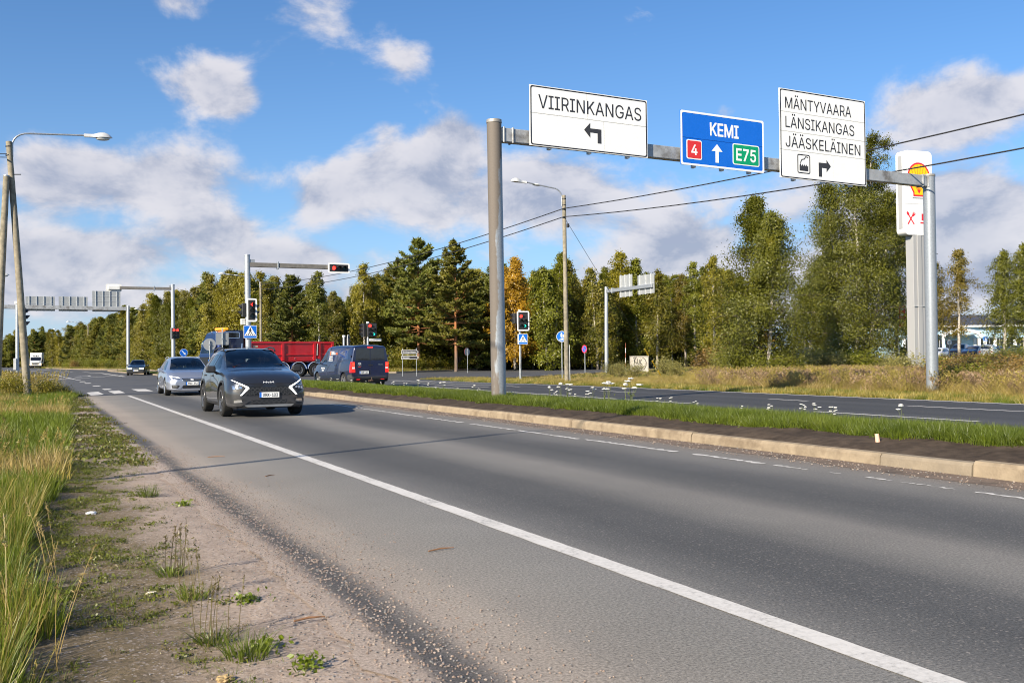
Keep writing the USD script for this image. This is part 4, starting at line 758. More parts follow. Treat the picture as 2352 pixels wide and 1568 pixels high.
# ================================================================ vehicles (local: +x forward, +y left, z up)
def paint(name, col, metal=.55, rough=.32, flake=.10, dust=(.20, .17, .14), dfac=.25):
    """car paint under clear coat, road dust towards the sills"""
    N = {'o': ('texture_coordinate', {}), 's': ('separate_xyz', {}), 'n': ('noise_texture', dict(scale=380., detail=1.)), 'n2': ('noise_texture', dict(scale=3.5, detail=6.)),
         'r': ('rgb_ramp', {'ramp': [(.3, tuple(np.array(col) * (1 - flake))), (.7, tuple(np.array(col) * (1 + flake)))]}), 'd': ('map_range', dict(from_min=.75, from_max=.22, to_min=0., to_max=dfac * 1.6, clamp=True)), 'dm': ('math', dict(math_type='multiply')), 'mx': ('mix_color', dict(b=dust)),
         'p': ('principled_bsdf', dict(metallic=metal, coat_weight=1., coat_roughness=.03, specular_ior_level=.5)), 'rr': ('map_range', dict(from_min=0., from_max=.4, to_min=rough, to_max=.75, clamp=True))}
    L = [('o.object', 's.vector'), ('o.object', 'n.vector'), ('o.object', 'n2.vector'), ('n.fac', 'r.fac'), ('s.z', 'd.value'), ('d.result', 'dm.value1'), ('n2.fac', 'dm.value2'), ('dm.value', 'mx.fac'), ('r.color', 'mx.a'), ('mx.result', 'p.base_color'), ('dm.value', 'rr.value'), ('rr.result', 'p.roughness')]
    return usdkit.material(stage, '/World/Looks/' + name, N, L, surface='p.BSDF')
GLASS = glass_mat('car_glass', (.50, .55, .56)); GLASS_DARK = glass_mat('car_glass_tinted', (.10, .11, .12)); LENS = glass_mat('lamp_glass', (.80, .82, .84))
CABIN = mat('cabin_trim', (.035, .035, .038), .8, 0, .2); SEAT = mat('seat_cloth', (.04, .04, .045), .9, 0, .2)
EMBLEM = mat('emblem_silver', (.70, .70, .71), .3, .2, .03); LED = lamp_mat('led_white', (1., .98, .95), 1.2); WARM = lamp_mat('lamp_warm', (1., .70, .32), 3.0); TAIL = lamp_mat('tail_red', (.9, .02, .015), .55); TAIL_ON = lamp_mat('tail_red_lit', (1., .04, .02), 1.6); REFL = mat('reflector_silver', (.55, .56, .58), .12, .9, .2, 30.); AMBER = mat('amber_plastic', (.8, .28, .02), .25, 0, .05)
TREDCL = mat('tail_clear', (.75, .72, .70), .2, 0, .05)

def interp(keys, x):
    k = np.array(sorted(keys), float); 
    return np.array([PchipInterpolator(k[:, 0], k[:, j])(np.clip(x, k[0, 0], k[-1, 0])) for j in range(1, k.shape[1])])
def loft_body(spec, nx=90, inset=0.0, dz=0.0, x_lim=None):
    """a closed body from tables: 'low' (x, half width at sill, z of underside), 'mid' (x, half width, z), 'belt' (x, half width, z), 'top' (x, half width at roof edge, z of roof edge, crown)"""
    x0, x1 = x_lim or (spec['x0'], spec['x1'])
    u = np.linspace(0, 1, nx); xs = x0 + (x1 - x0) * (.5 - .5 * np.cos(np.pi * u)) * .55 + (x1 - x0) * u * .45
    lw, lz = interp(spec['low'], xs); mw, mz = interp(spec['mid'], xs); bw, bz = interp(spec['belt'], xs); tw, tz, cr = interp(spec['top'], xs)
    rings = []
    for i in range(nx):
        P = [(0, lz[i]), (lw[i] * .8, lz[i]), (lw[i], lz[i] + .03), (mw[i] - .012, (lz[i] + mz[i]) / 2 - .03), (mw[i], mz[i]), ((mw[i] + bw[i]) / 2 + .006, (mz[i] + bz[i]) / 2), (bw[i], bz[i]), (tw[i] + (bw[i] - tw[i]) * .12, tz[i] - (tz[i] - bz[i]) * .12), (tw[i] - .05, tz[i] + cr[i] * .35), (tw[i] * .5, tz[i] + cr[i] * .85), (0, tz[i] + cr[i])]
        P = np.array(P)
        for _ in range(2):
            q = np.empty((2 * len(P) - 2, 2)); q[0::2] = P[:-1] * .78 + P[1:] * .22; q[1::2] = P[:-1] * .22 + P[1:] * .78; P = np.vstack([P[:1], q, P[-1:]])
        if inset: P = np.c_[np.maximum(P[:, 0] - inset, 0), P[:, 1] - dz]
        full = np.vstack([P, np.c_[-P[-2:0:-1, 0], P[-2:0:-1, 1]]]); rings.append(np.c_[np.full(len(full), xs[i]), full])
    n = len(rings[0]); v = np.vstack(rings); f = []
    j = np.arange(n); j2 = (j + 1) % n
    for i in range(nx - 1): f += [np.c_[i * n + j, i * n + j2, (i + 1) * n + j2], np.c_[i * n + j, (i + 1) * n + j2, (i + 1) * n + j]]
    c0, c1 = len(v), len(v) + 1; v = np.vstack([v, rings[0].mean(0), rings[-1].mean(0)]); k = (nx - 1) * n
    f += [np.c_[np.full(n, c0), j2, j], np.c_[np.full(n, c1), k + j, k + j2]]
    m = trimesh.Trimesh(v, np.vstack(f), process=False)
    if m.volume < 0: m.invert()
    return m
def mfold(m): return manifold3d.Manifold(manifold3d.Mesh(np.asarray(m.vertices, np.float32), np.asarray(m.faces, np.uint32)))
def unfold(M):
    q = M.to_mesh(); return trimesh.Trimesh(q.vert_properties[:, :3], q.tri_verts, process=False)
AX = {'side': (0, 2, 1), 'front': (1, 2, 0), 'top': (0, 1, 2)}
def drop(tri, uv, sgn):
    """highest (sgn > 0) or lowest crossing of the body over each point of a projection plane"""
    a, b, c = tri[:, 0], tri[:, 1], tri[:, 2]; out = np.full(len(uv), np.nan)
    d = (b[:, 1] - c[:, 1]) * (a[:, 0] - c[:, 0]) + (c[:, 0] - b[:, 0]) * (a[:, 1] - c[:, 1]); ok = abs(d) > 1e-12; a, b, c, d = a[ok], b[ok], c[ok], d[ok]
    for s in range(0, len(uv), 300):
        p = uv[s:s + 300, None]
        l1 = ((b[:, 1] - c[:, 1]) * (p[..., 0] - c[:, 0]) + (c[:, 0] - b[:, 0]) * (p[..., 1] - c[:, 1])) / d; l2 = ((c[:, 1] - a[:, 1]) * (p[..., 0] - c[:, 0]) + (a[:, 0] - c[:, 0]) * (p[..., 1] - c[:, 1])) / d; l3 = 1 - l1 - l2
        ins = (l1 >= -1e-6) & (l2 >= -1e-6) & (l3 >= -1e-6); w = l1 * a[:, 2] + l2 * b[:, 2] + l3 * c[:, 2]
        w = np.where(ins, w * sgn, -np.inf).max(1); out[s:s + 300] = np.where(np.isfinite(w), w * sgn, np.nan)
    return out
def patch(body, poly, view, sgn=1, off=.004, skirt=.012, step=.06):
    """a panel that follows the body: the polygon is laid on it along the view axis, with an edge of its own"""
    iu, iv, iw = AX[view]; tri = body.vertices[body.faces][:, :, [iu, iv, iw]]; out = []
    for g in getattr(poly, 'geoms', [poly]):
        if g.is_empty or g.area < 1e-6: continue
        g = g.segmentize(step); x0, y0, x1, y1 = g.bounds
        gx, gy = np.meshgrid(np.arange(x0 + step / 2, x1, step), np.arange(y0 + step / 2, y1, step)); inner = g.buffer(-step * .35)
        pts = [p for p in np.c_[gx.ravel(), gy.ravel()] if inner.contains(Point(p))]
        ex = np.array(g.exterior.coords)[:-1]; holes = [np.array(h.coords)[:-1] for h in g.interiors]
        P = np.vstack([ex, *holes, *( [np.array(pts)] if pts else [])])
        from scipy.spatial import Delaunay
        P = P + np.random.default_rng(1).normal(0, 1e-7, P.shape); f = Delaunay(P).simplices; cen = P[f].mean(1)
        f = f[[g.buffer(1e-6).contains(Point(c)) for c in cen]]
        a = P[f[:, 1]] - P[f[:, 0]]; b = P[f[:, 2]] - P[f[:, 0]]; ar = a[:, 0] * b[:, 1] - a[:, 1] * b[:, 0]; f = f[abs(ar) > 1e-10]; ar = ar[abs(ar) > 1e-10]; f[ar < 0] = f[ar < 0][:, ::-1]
        w = drop(tri, P, sgn); bad = np.isnan(w)
        if bad.all(): continue
        if bad.any():
            from scipy.spatial import cKDTree
            w[bad] = w[~bad][cKDTree(P[~bad]).query(P[bad])[1]]
        V = np.zeros((len(P), 3)); V[:, iu], V[:, iv], V[:, iw] = P[:, 0], P[:, 1], w + off * sgn
        # which way round makes the face look outwards
        flip = (view == 'side') != (sgn < 0); F = f[:, ::-1] if flip else f
        meshes = [trimesh.Trimesh(V, F, process=False)]
        if skirt:
            loops = [np.arange(len(ex))]; s = len(ex)
            for h in holes: loops.append(np.arange(s, s + len(h))); s += len(h)
            for lp in loops:
                A = V[lp]; B = A.copy(); B[:, iw] -= skirt * sgn; n = len(lp); i = np.arange(n); k = (i + 1) % n
                F2 = np.vstack([np.c_[i, k, n + k], np.c_[i, n + k, n + i]]); meshes.append(trimesh.Trimesh(np.vstack([A, B]), F2, process=False))
        out += meshes
    return cat(out) if out else None
def wheel(t, loc, R, w, rim_r, spokes=5, rim=ALLOY, side=1, dark=None, hub=None, twin=False):
    """a wheel as a part: tyre and rim below it; side +1 = outer face to +y"""
    x, y, z = loc; prof = np.array([(rim_r, -w / 2), (R - .03, -w / 2), (R - .008, -w / 2 + .02), (R, -w / 2 + .045), (R, w / 2 - .045), (R - .008, w / 2 - .02), (R - .03, w / 2), (rim_r, w / 2), (rim_r - .015, w / 2 - .03), (rim_r - .015, -w / 2 + .02), (rim_r, -w / 2)])
    wp = UsdGeom.Xform.Define(stage, fresh(ppath(t), 'wheel')).GetPrim()
    orient = lambda m: T(T(m, rx=-90 * side), (x, y, z))
    put('tyre', orient(trimesh.creation.revolve(prof, sections=36)), RUBBER, wp, 35)
    ri = [orient(trimesh.creation.revolve(np.array([(0, -.02), (rim_r - .01, -.02), (rim_r - .01, w / 2 - .02), (rim_r + .004, w / 2 - .004), (rim_r - .028, w / 2 - .006), (rim_r - .034, .0), (0, .0)]), sections=30))]
    put('rim_barrel', ri[0], dark or BLKPL, wp, 35)
    sp = [orient(trimesh.creation.revolve(np.array([(rim_r - .035, w / 2 - .035), (rim_r + .006, w / 2 - .004), (rim_r + .002, w / 2 + .003), (rim_r - .03, w / 2 - .004), (rim_r - .035, w / 2 - .035)]), sections=36))]
    for k in range(spokes):
        a = 2 * math.pi * k / spokes + .3
        for d in ((-.11, .11) if spokes <= 6 else (0,)):
            s = prism(Polygon([(-.028, .05), (.028, .05), (.022, rim_r - .02), (-.022, rim_r - .02)]), .03, 'xy', w / 2 - .055); sp.append(orient(T(s, rz=math.degrees(a + d))))
    sp.append(orient(T(trimesh.creation.cylinder(.06 if not hub else hub, .05, sections=20), (0, 0, w / 2 - .04)))); put('rim', cat(sp), rim, wp, 35)
    return wp
def plate(t, loc, rz, text, w=.44, h=.118, tilt=0):
    """a number plate looking to local +x (rz turns it)"""
    m = lambda q: T(T(q, ry=tilt), loc, rz=0) if not rz else T(T(T(q, ry=tilt), rz=rz), loc)
    p = put('number_plate', m(bx(-.012, 0, -w / 2 - .012, w / 2 + .012, -h / 2 - .012, h / 2 + .012)), BLKPL, t)
    put('plate_face', m(bx(.0005, .005, -w / 2, w / 2, -h / 2, h / 2)), WHITE, p); put('plate_band', m(bx(.0055, .0065, -w / 2, -w / 2 + .042, -h / 2, h / 2)), BLUE, p)
    put('lettering', m(words(text, -w / 2 + .07, -.036, w - .10, .072, .002, 'yz', .007, True)), BLACKP, p)
    return p
def seat(t, x, y, z=.32, s=1.0):
    put('seat', cat([rbox(x - .24, x + .28, y - .25, y + .25, z, z + .17, .05), T(rbox(-.08, .08, -.25, .25, 0, .62, .06), (x - .30, y, z + .10), ry=-14), T(rbox(-.05, .05, -.13, .13, 0, .18, .04), (x - .47, y, z + .76), ry=-10)]), SEAT, t, 40)
def capsules(bones, sm=14, pitch=.03):
    """one continuous surface around a skeleton: hulls of the balls at both ends of each bone, joined and smoothed"""
    M = None
    for a, ra, b, rb in bones:
        s1 = trimesh.creation.icosphere(2, ra); s1.apply_translation(a); s2 = trimesh.creation.icosphere(2, rb); s2.apply_translation(b)
        h = manifold3d.Manifold.hull_points(np.vstack([s1.vertices, s2.vertices]).astype(np.float32)); M = h if M is None else M + h
    m = unfold(M.refine_to_length(pitch)); m.merge_vertices(); trimesh.smoothing.filter_taubin(m, iterations=sm); return m
SKIN = mat('skin', (.42, .25, .18), .55, 0, .06); HAIR = mat('hair', (.05, .035, .025), .7); CLOTH_D = mat('dark_jacket', (.03, .035, .045), .9, 0, .2); CLOTH_L = mat('grey_jumper', (.16, .16, .18), .9, 0, .2)
def driver(label, world, rz, seat_at, wheel_at, cloth, s=1.0):
    """a seated driver with hands on the wheel. seat_at: hip point, wheel_at: wheel centre, both in the car's frame"""
    t = thing('person', label, 'person', world, rz); h = np.array(seat_at, float); w = np.array(wheel_at, float)
    ch = h + (-.10, 0, .40); nk = h + (-.14, 0, .56); hd = h + (-.08, 0, .72); bones = []
    body = [(h, .15, h + (-.05, 0, .2), .15), (h + (-.05, .06, .2), .13, ch + (0, .08, 0), .13), (h + (-.05, -.06, .2), .13, ch + (0, -.08, 0), .13), (ch, .13, nk + (0, 0, -.03), .08), (ch + (-.01, .17, .06), .075, ch + (-.01, -.17, .06), .075)]
    hands = []
    for q in (-1, 1):
        sh = ch + (0, q * .19, .05); hn = w + (-.01, q * .15, .09); el = (sh + hn) / 2 + (-.06, q * .10, -.17)
        body += [(sh, .065, el, .05), (el, .05, el + (hn - el) * .82, .036)]; hands.append((el + (hn - el) * .86, hn, q))
        kn = h + (.48, q * .13, .10); an = h + (.80, q * .13, -.18); body += [(h + (0, q * .09, -.01), .095, kn, .065), (kn, .062, an, .042)]
    put('body', capsules(body), cloth, t, True)
    put('head', capsules([(nk + (0, 0, -.04), .055, hd + (.0, 0, -.06), .06), (hd + (-.015, 0, .05), .088, hd + (.02, 0, -.06), .062), (hd + (.075, 0, -.005), .016, hd + (.092, 0, -.025), .014), (hd + (.03, 0, -.095), .035, hd + (.06, 0, -.10), .022), (hd + (0, .085, -.01), .02, hd + (-.01, .085, -.04), .015), (hd + (0, -.085, -.01), .02, hd + (-.01, -.085, -.04), .015)], 6, .014), SKIN, t, True)
    put('hair', capsules([(hd + (-.035, 0, .075), .088, hd + (-.06, 0, .0), .08)], 5, .02), HAIR, t, True)
    for q in (-1, 1): 
        e = hd + (.082, q * .032, .02); put('eye', T(trimesh.creation.icosphere(2, .011), e), WHITE, t, True)
    put('mouth', T(rbox(-.004, .004, -.022, .022, -.004, .004, .002), hd + (.078, 0, -.075)), mat('lip', (.33, .13, .11), .5), t)
    for wr, hn, q in hands:
        d = hn - wr; d /= np.linalg.norm(d); sd = np.array([0, 1.0, 0]); up = np.cross(d, sd); pal = hn; b = [(wr, .026, pal + d * .02, .028), (pal + sd * .025, .018, pal - sd * .025, .018)]
        for k, (o, L_) in enumerate(((-.030, .052), (-.010, .062), (.010, .058), (.028, .045))):
            f0 = pal + d * .035 + sd * o; f1 = f0 + d * L_ * .5 - up * .012; f2 = f1 + d * L_ * .15 - up * L_ * .5; b += [(pal + sd * o * .8, .010, f0, .0095), (f0, .0095, f1, .0088), (f1, .0088, f2, .008)]
        th0 = wr + d * .03 - sd * q * .026; th1 = th0 - sd * q * .03 + d * .03; b += [(th0, .012, th1, .0105), (th1, .0105, th1 + d * .03 - up * .012, .009)]
        put('hand', capsules(b, 3, .010), SKIN, t, True)
    return t
def steering(t, c, r=.185):
    a = np.linspace(0, 2 * np.pi, 30); rim = tube(np.c_[r * .36 * np.sin(a) * 0 - .35 * r * np.sin(a) * .9, r * np.cos(a), r * np.sin(a) * .92], .014, 8, False)
    put('steering_wheel', cat([T(rim, c), cyl(np.array(c) + (.05, 0, -.02), np.array(c) + (.4, 0, -.18), .035), T(rbox(-.02, .02, -r * .95, r * .95, -.03, .03, .01), c)]), BLKPL, t, 40)

def build_car(root, spec, material, glass_side=GLASS, glass_front=GLASS):
    """body with wheel arches and real window openings, panes, seams, wheels, cabin"""
    S = spec; base = loft_body(S); B = mfold(base)
    for ax in S['axles']:
        for s in (1, -1):
            c = trimesh.creation.cylinder(S['arch_r'], .5, sections=40); c = T(T(c, rx=90), (ax, s * (S['half'] - .10 + .09), S['R'] + .01)); B = B - mfold(c)
    if S.get('cabin'):
        cx0, cx1 = S['cabin']; cav = loft_body(S, 40, .075, .055, (cx0, cx1)); cav.vertices[:, 2] = np.maximum(cav.vertices[:, 2], S.get('floor', .36)); 
        B = B - mfold(cav)
        for poly in S['side_win']: B = B - mfold(prism(poly.buffer(-.012), 4, 'xz', -2))
        if S.get('screen') is not None: B = B - mfold(prism(S['screen'].buffer(-.015), 3, 'yz', S['screen_x']))
        if S.get('rear_win') is not None: B = B - mfold(prism(S['rear_win'].buffer(-.015), -3, 'yz', S['rear_x']))
    body = unfold(B); put('body', body, material, root, 28)
    for poly in S['side_win']:
        for s in (1, -1): put('side_window', patch(base, poly, 'side', s, -.006, 0, .08), glass_side, root, 30)
    if S.get('screen') is not None: put('windscreen', patch(base, S['screen'], 'front', 1, -.005, 0, .08), glass_front, root, 30)
    if S.get('rear_win') is not None: put('rear_window', patch(base, S['rear_win'], 'front', -1, -.005, 0, .08), glass_side, root, 30)
    for poly in S.get('seams', []):
        for s in (1, -1): put('door_seam', patch(base, poly, 'side', s, .0012, 0, .1), BLKPL, root, 30)
    for poly in S.get('trim', []):
        for s in (1, -1): put('window_trim', patch(base, poly, 'side', s, .003, .006, .1), S.get('trim_mat', BLKPL), root, 30)
    for ax in S['axles']:
        for s in (1, -1):
            if S.get('arch_trim'):
                o = Point(ax, S['R'] + .01).buffer(S['arch_r'] + .045, quad_segs=14).difference(Point(ax, S['R'] + .01).buffer(S['arch_r'] + .002, quad_segs=14)).difference(sbox(-9, -1, 9, S['arch_cut']))
                put('arch_trim', patch(base, o, 'side', s, .010, .03, .06), S['arch_trim'], root, 30)
            wheel(root, (ax, s * (S['half'] - S['tw'] / 2 - .012), S['R']), S['R'], S['tw'], S['rim_r'], S.get('spokes', 5), S.get('rim', ALLOY), s, S.get('rim_dark'))
    put('underbody', rbox(S['x0'] + .25, S['x1'] - .25, -S['half'] + .28, S['half'] - .28, S['ground'] + .02, S['ground'] + .2, .03), BLKPL, root)
    return base
def mirror_pair(root, x, y, z, material, sz=(.11, .20, .15)):
    for s in (1, -1):
        m = trimesh.creation.icosphere(3, 1.0); m.vertices = np.sign(m.vertices) * abs(m.vertices) ** .5 * np.array(sz) * .5; m = T(m, (x, s * (y + sz[1] * .55), z)); p = put('wing_mirror', cat([m, tube([(x - .02, s * (y - .06), z - .12), (x, s * (y + .05), z - .05)], [.035, .03], 8)]), material, root, 40)
        put('mirror_glass', T(rbox(-.006, .0, -sz[1] * .42, sz[1] * .42, -sz[2] * .38, sz[2] * .38, .002), (x - sz[0] * .5, s * (y + sz[1] * .55), z)), CHROME, p)

# ---------------------------------------------------------------- dark SUV
SUV_PAINT = paint('suv_paint', (.030, .033, .041), .45, .3, .2, dust=(.20, .17, .14), dfac=.24)
suv = thing('suv', 'dark grey SUV with boomerang-shaped lit headlamps driving towards the viewer', 'car', (4.80, 24.75, .005), -90)
sp = dict(x0=-2.25, x1=2.26, half=.93, R=.365, arch_r=.415, tw=.235, rim_r=.245, axles=(1.34, -1.34), ground=.18,
  low=[(-2.25, .62, .42), (-2.15, .80, .30), (-1.8, .86, .22), (0, .86, .19), (1.8, .86, .20), (2.1, .80, .20), (2.26, .60, .23)],
  mid=[(-2.25, .72, .66), (-2.12, .88, .62), (-1.4, .93, .60), (0, .915, .58), (1.34, .93, .60), (1.9, .90, .58), (2.12, .82, .56), (2.26, .62, .55)],
  belt=[(-2.25, .66, .93), (-2.05, .80, 1.04), (-1.4, .87, 1.08), (0, .885, 1.03), (1.0, .875, 1.00), (1.6, .85, .95), (1.95, .80, .86), (2.16, .70, .78), (2.26, .52, .70)],
  top=[(-2.25, .60, 1.00, .01), (-2.14, .66, 1.12, .02), (-1.98, .62, 1.34, .03), (-1.78, .58, 1.49, .03), (-1.3, .60, 1.54, .035), (-.5, .62, 1.56, .04), (-.05, .61, 1.53, .045), (.25, .62, 1.435, .05), (.7, .68, 1.225, .06), (.98, .74, 1.10, .06), (1.2, .76, 1.05, .055), (1.6, .74, .995, .055), (1.92, .70, .925, .05), (2.12, .62, .84, .035), (2.22, .54, .765, .02), (2.26, .46, .73, .01)],
  cabin=(-1.75, .86), floor=.36, screen=Polygon([(-.70, 1.13), (.70, 1.13), (.575, 1.515), (.30, 1.56), (-.30, 1.56), (-.575, 1.515)]).buffer(.02), screen_x=-.15, rear_win=Polygon([(-.58, 1.14), (.58, 1.14), (.50, 1.48), (-.50, 1.48)]), rear_x=-1.7,
  side_win=[Polygon([(.70, 1.075), (.50, 1.20), (.10, 1.41), (-.06, 1.445), (-.20, 1.45), (-.22, 1.07)]), Polygon([(-.29, 1.07), (-.28, 1.45), (-.7, 1.445), (-1.05, 1.42), (-1.12, 1.10)]), Polygon([(-1.18, 1.11), (-1.12, 1.41), (-1.45, 1.34), (-1.66, 1.22), (-1.5, 1.14)])],
  trim=[Polygon([(.80, 1.035), (.55, 1.035), (-1.2, 1.06), (-1.6, 1.105), (-1.6, 1.125), (-1.2, 1.085), (.55, 1.06)])], trim_mat=CHROME,
  seams=[LineString([(.92, .98), (.86, .60), (.78, .30)]).buffer(.006), LineString([(-.25, 1.06), (-.25, .30)]).buffer(.006), LineString([(-1.2, 1.06), (-1.12, .80), (-.95, .66), (-.86, .30)]).buffer(.006), LineString([(.8, .30), (-.86, .30)]).buffer(.005)],
  arch_trim=BLKPL, arch_cut=.26, spokes=5, rim=mat('rim_dark_machined', (.20, .20, .21), .35, .8, .1))
b = build_car(suv, sp, SUV_PAINT, GLASS_DARK if False else GLASS, GLASS)
f = lambda name, poly, m, off=.006, sk=.02, st=.05: put(name, patch(b, poly, 'front', 1, off, sk, st), m, suv, 30)
for s in (1, -1):
    P = lambda pts: Polygon([(s * y, z) for y, z in pts])
    hl = put('headlight', patch(b, P([(.835, .735), (.60, .765), (.46, .655), (.64, .515), (.78, .60)]), 'front', 1, .002, .01, .05), BLKPL, suv, 30)
    put('led_strip', patch(b, P([(.80, .845), (.775, .845), (.47, .695), (.445, .655), (.61, .50), (.645, .50), (.515, .66), (.535, .69)]), 'front', 1, .018, .03, .05), LED, hl, 30)
    for k in range(3): put('projector', patch(b, P([(.60 + .07 * k, .655 - .01 * k), (.65 + .07 * k, .655 - .01 * k), (.66 + .07 * k, .70), (.61 + .07 * k, .70)]), 'front', 1, .010, .01, .05), REFL, hl, 30)
    put('lamp_bar', patch(b, P([(.80, .725), (.62, .748), (.60, .735), (.80, .712)]), 'front', 1, .010, .01, .05), REFL, hl, 30)
    put('fog_recess', patch(b, P([(.82, .42), (.56, .43), (.40, .30), (.70, .27), (.84, .33)]), 'front', 1, .006, .02, .06), BLKPL, suv, 30)
    put('fog_light', patch(b, P([(.77, .40), (.62, .405), (.60, .345), (.77, .335)]), 'front', 1, .014, .02, .06), REFL, suv, 30)
    put('bumper_blade', patch(b, P([(.43, .375), (.56, .37), (.66, .285), (.74, .275), (.74, .255), (.62, .262), (.50, .325)]), 'front', 1, .022, .03, .06), SUV_PAINT, suv, 30)
    put('roof_rail', tube([(-1.55, s * .60, 1.50), (-1.45, s * .60, 1.56), (-.6, s * .625, 1.615), (-.1, s * .62, 1.59), (.05, s * .62, 1.52)], .022, 8), BLKPL, suv, 40)
    for x in (.02, -1.05): put('door_handle', T(rbox(-.11, .11, -.016, .016, -.018, .018, .008), (x, s * .905, .93)), SUV_PAINT, suv)
    put('sill_cladding', patch(b, Polygon([(.93, .20), (.93, .30), (-.93, .30), (-.93, .20)]), 'side', s, .012, .03, .1), BLKPL, suv, 30)
f('upper_grille', Polygon([(-.62, .755), (-.20, .775), (-.12, .757), (.12, .757), (.20, .775), (.62, .755), (.52, .70), (.20, .685), (.12, .71), (-.12, .71), (-.20, .685), (-.52, .70)]).buffer(0), _mats.get('grille_black') or mat('grille_black', (.012, .012, .013), .4), .006, .02, .04)
lg = Polygon([(-.43, .685), (.43, .685), (.48, .655), (.62, .53), (.50, .49), (-.50, .49), (-.62, .53), (-.48, .655)])
f('grille', lg, mat('grille_black', (.012, .012, .013), .4), .003, .02, .05)
hexes = []
for r_ in range(4):
    for c_ in range(-6, 7):
        x = c_ * .105 + (r_ % 2) * .0525; z = .668 - r_ * .052
        h = Polygon([(x + .052 * math.cos(a), z + .030 * math.sin(a)) for a in np.radians([0, 60, 120, 180, 240, 300])]); h = ring(h, .009).intersection(lg.buffer(-.008))
        if h.area > 1e-4 and not (abs(x) < .27 and z < .54): hexes.append(h)
GMESH = mat('grille_mesh', (.075, .076, .08), .3, .3)
for h in hexes: put('grille_cell', patch(b, h, 'front', 1, .014, .014, .06), GMESH, suv)
li = Polygon([(-.40, .40), (.40, .40), (.36, .30), (-.36, .30)]); f('lower_intake', li, _mats['grille_black'], .006, .02)
for c_ in range(-3, 4):
    for r_ in range(2):
        x = c_ * .11 + r_ * .055; h = Polygon([(x + .056 * math.cos(a), .372 - .05 * r_ + .03 * math.sin(a)) for a in np.radians([0, 60, 120, 180, 240, 300])]); h = ring(h, .008).intersection(li)
        if h.area > 1e-4: put('intake_cell', patch(b, h, 'front', 1, .014, .014, .06), GMESH, suv)
f('skid_plate', Polygon([(-.50, .235), (.50, .235), (.56, .285), (-.56, .285)]), mat('skid_silver', (.30, .30, .30), .35, .6), .02, .03); f('lower_lip', Polygon([(-.76, .195), (.76, .195), (.80, .245), (.52, .232), (-.52, .232), (-.80, .245)]), BLKPL, .012, .03)
plate(suv, (2.292, 0, .505), 0, 'XRX-123')
em = unary_union([LineString([(-.115, .778), (-.115, .805), (-.05, .778)]).buffer(.006), LineString([(-.05, .778), (-.045, .805), (.0, .778)]).buffer(.006), LineString([(-.01, .778), (.045, .805), (.045, .778)]).buffer(.006), LineString([(.045, .778), (.11, .805), (.115, .780)]).buffer(.006)]); f('emblem', em, EMBLEM, .010, .01, .04)
mirror_pair(suv, .60, .90, 1.085, BLKPL, (.13, .23, .17))
for s, y0, y1 in ((1, .05, .62), (1, -.58, -.02)): put('wiper', tube([(.95, y0, 1.155), (.86, (y0 + y1) / 2, 1.185), (.84, y1, 1.19)], .010, 6), BLKPL, suv)
put('dashboard', rbox(.50, .95, -.68, .68, .78, 1.06, .06), CABIN, suv); steering(suv, (.42, .37, 1.03)); [seat(suv, x, y, .38) for x, y in ((-.18, .37), (-.18, -.37), (-1.05, .37), (-1.05, -.37))]
put('rear_mirror', rbox(.18, .21, -.11, .11, 1.40, 1.46, .01), BLKPL, suv)
driver('dark-haired driver in a dark jacket at the wheel of the grey SUV', (4.80, 24.75, .005), -90, (-.16, .37, .60), (.42, .37, 1.03), CLOTH_D)
t = thing('coat', 'red coat hanging over a seat inside the dark grey SUV', 'coat', (4.80, 24.75, .005), -90); put('cloth', capsules([((-.55, -.30, .98), .10, (-.52, -.12, 1.15), .085), ((-.52, -.12, 1.15), .085, (-.55, .03, 1.20), .06), ((-.6, -.36, .8), .1, (-.55, -.30, .98), .1)], 8), mat('red_cloth', (.55, .02, .03), .85), t, True)

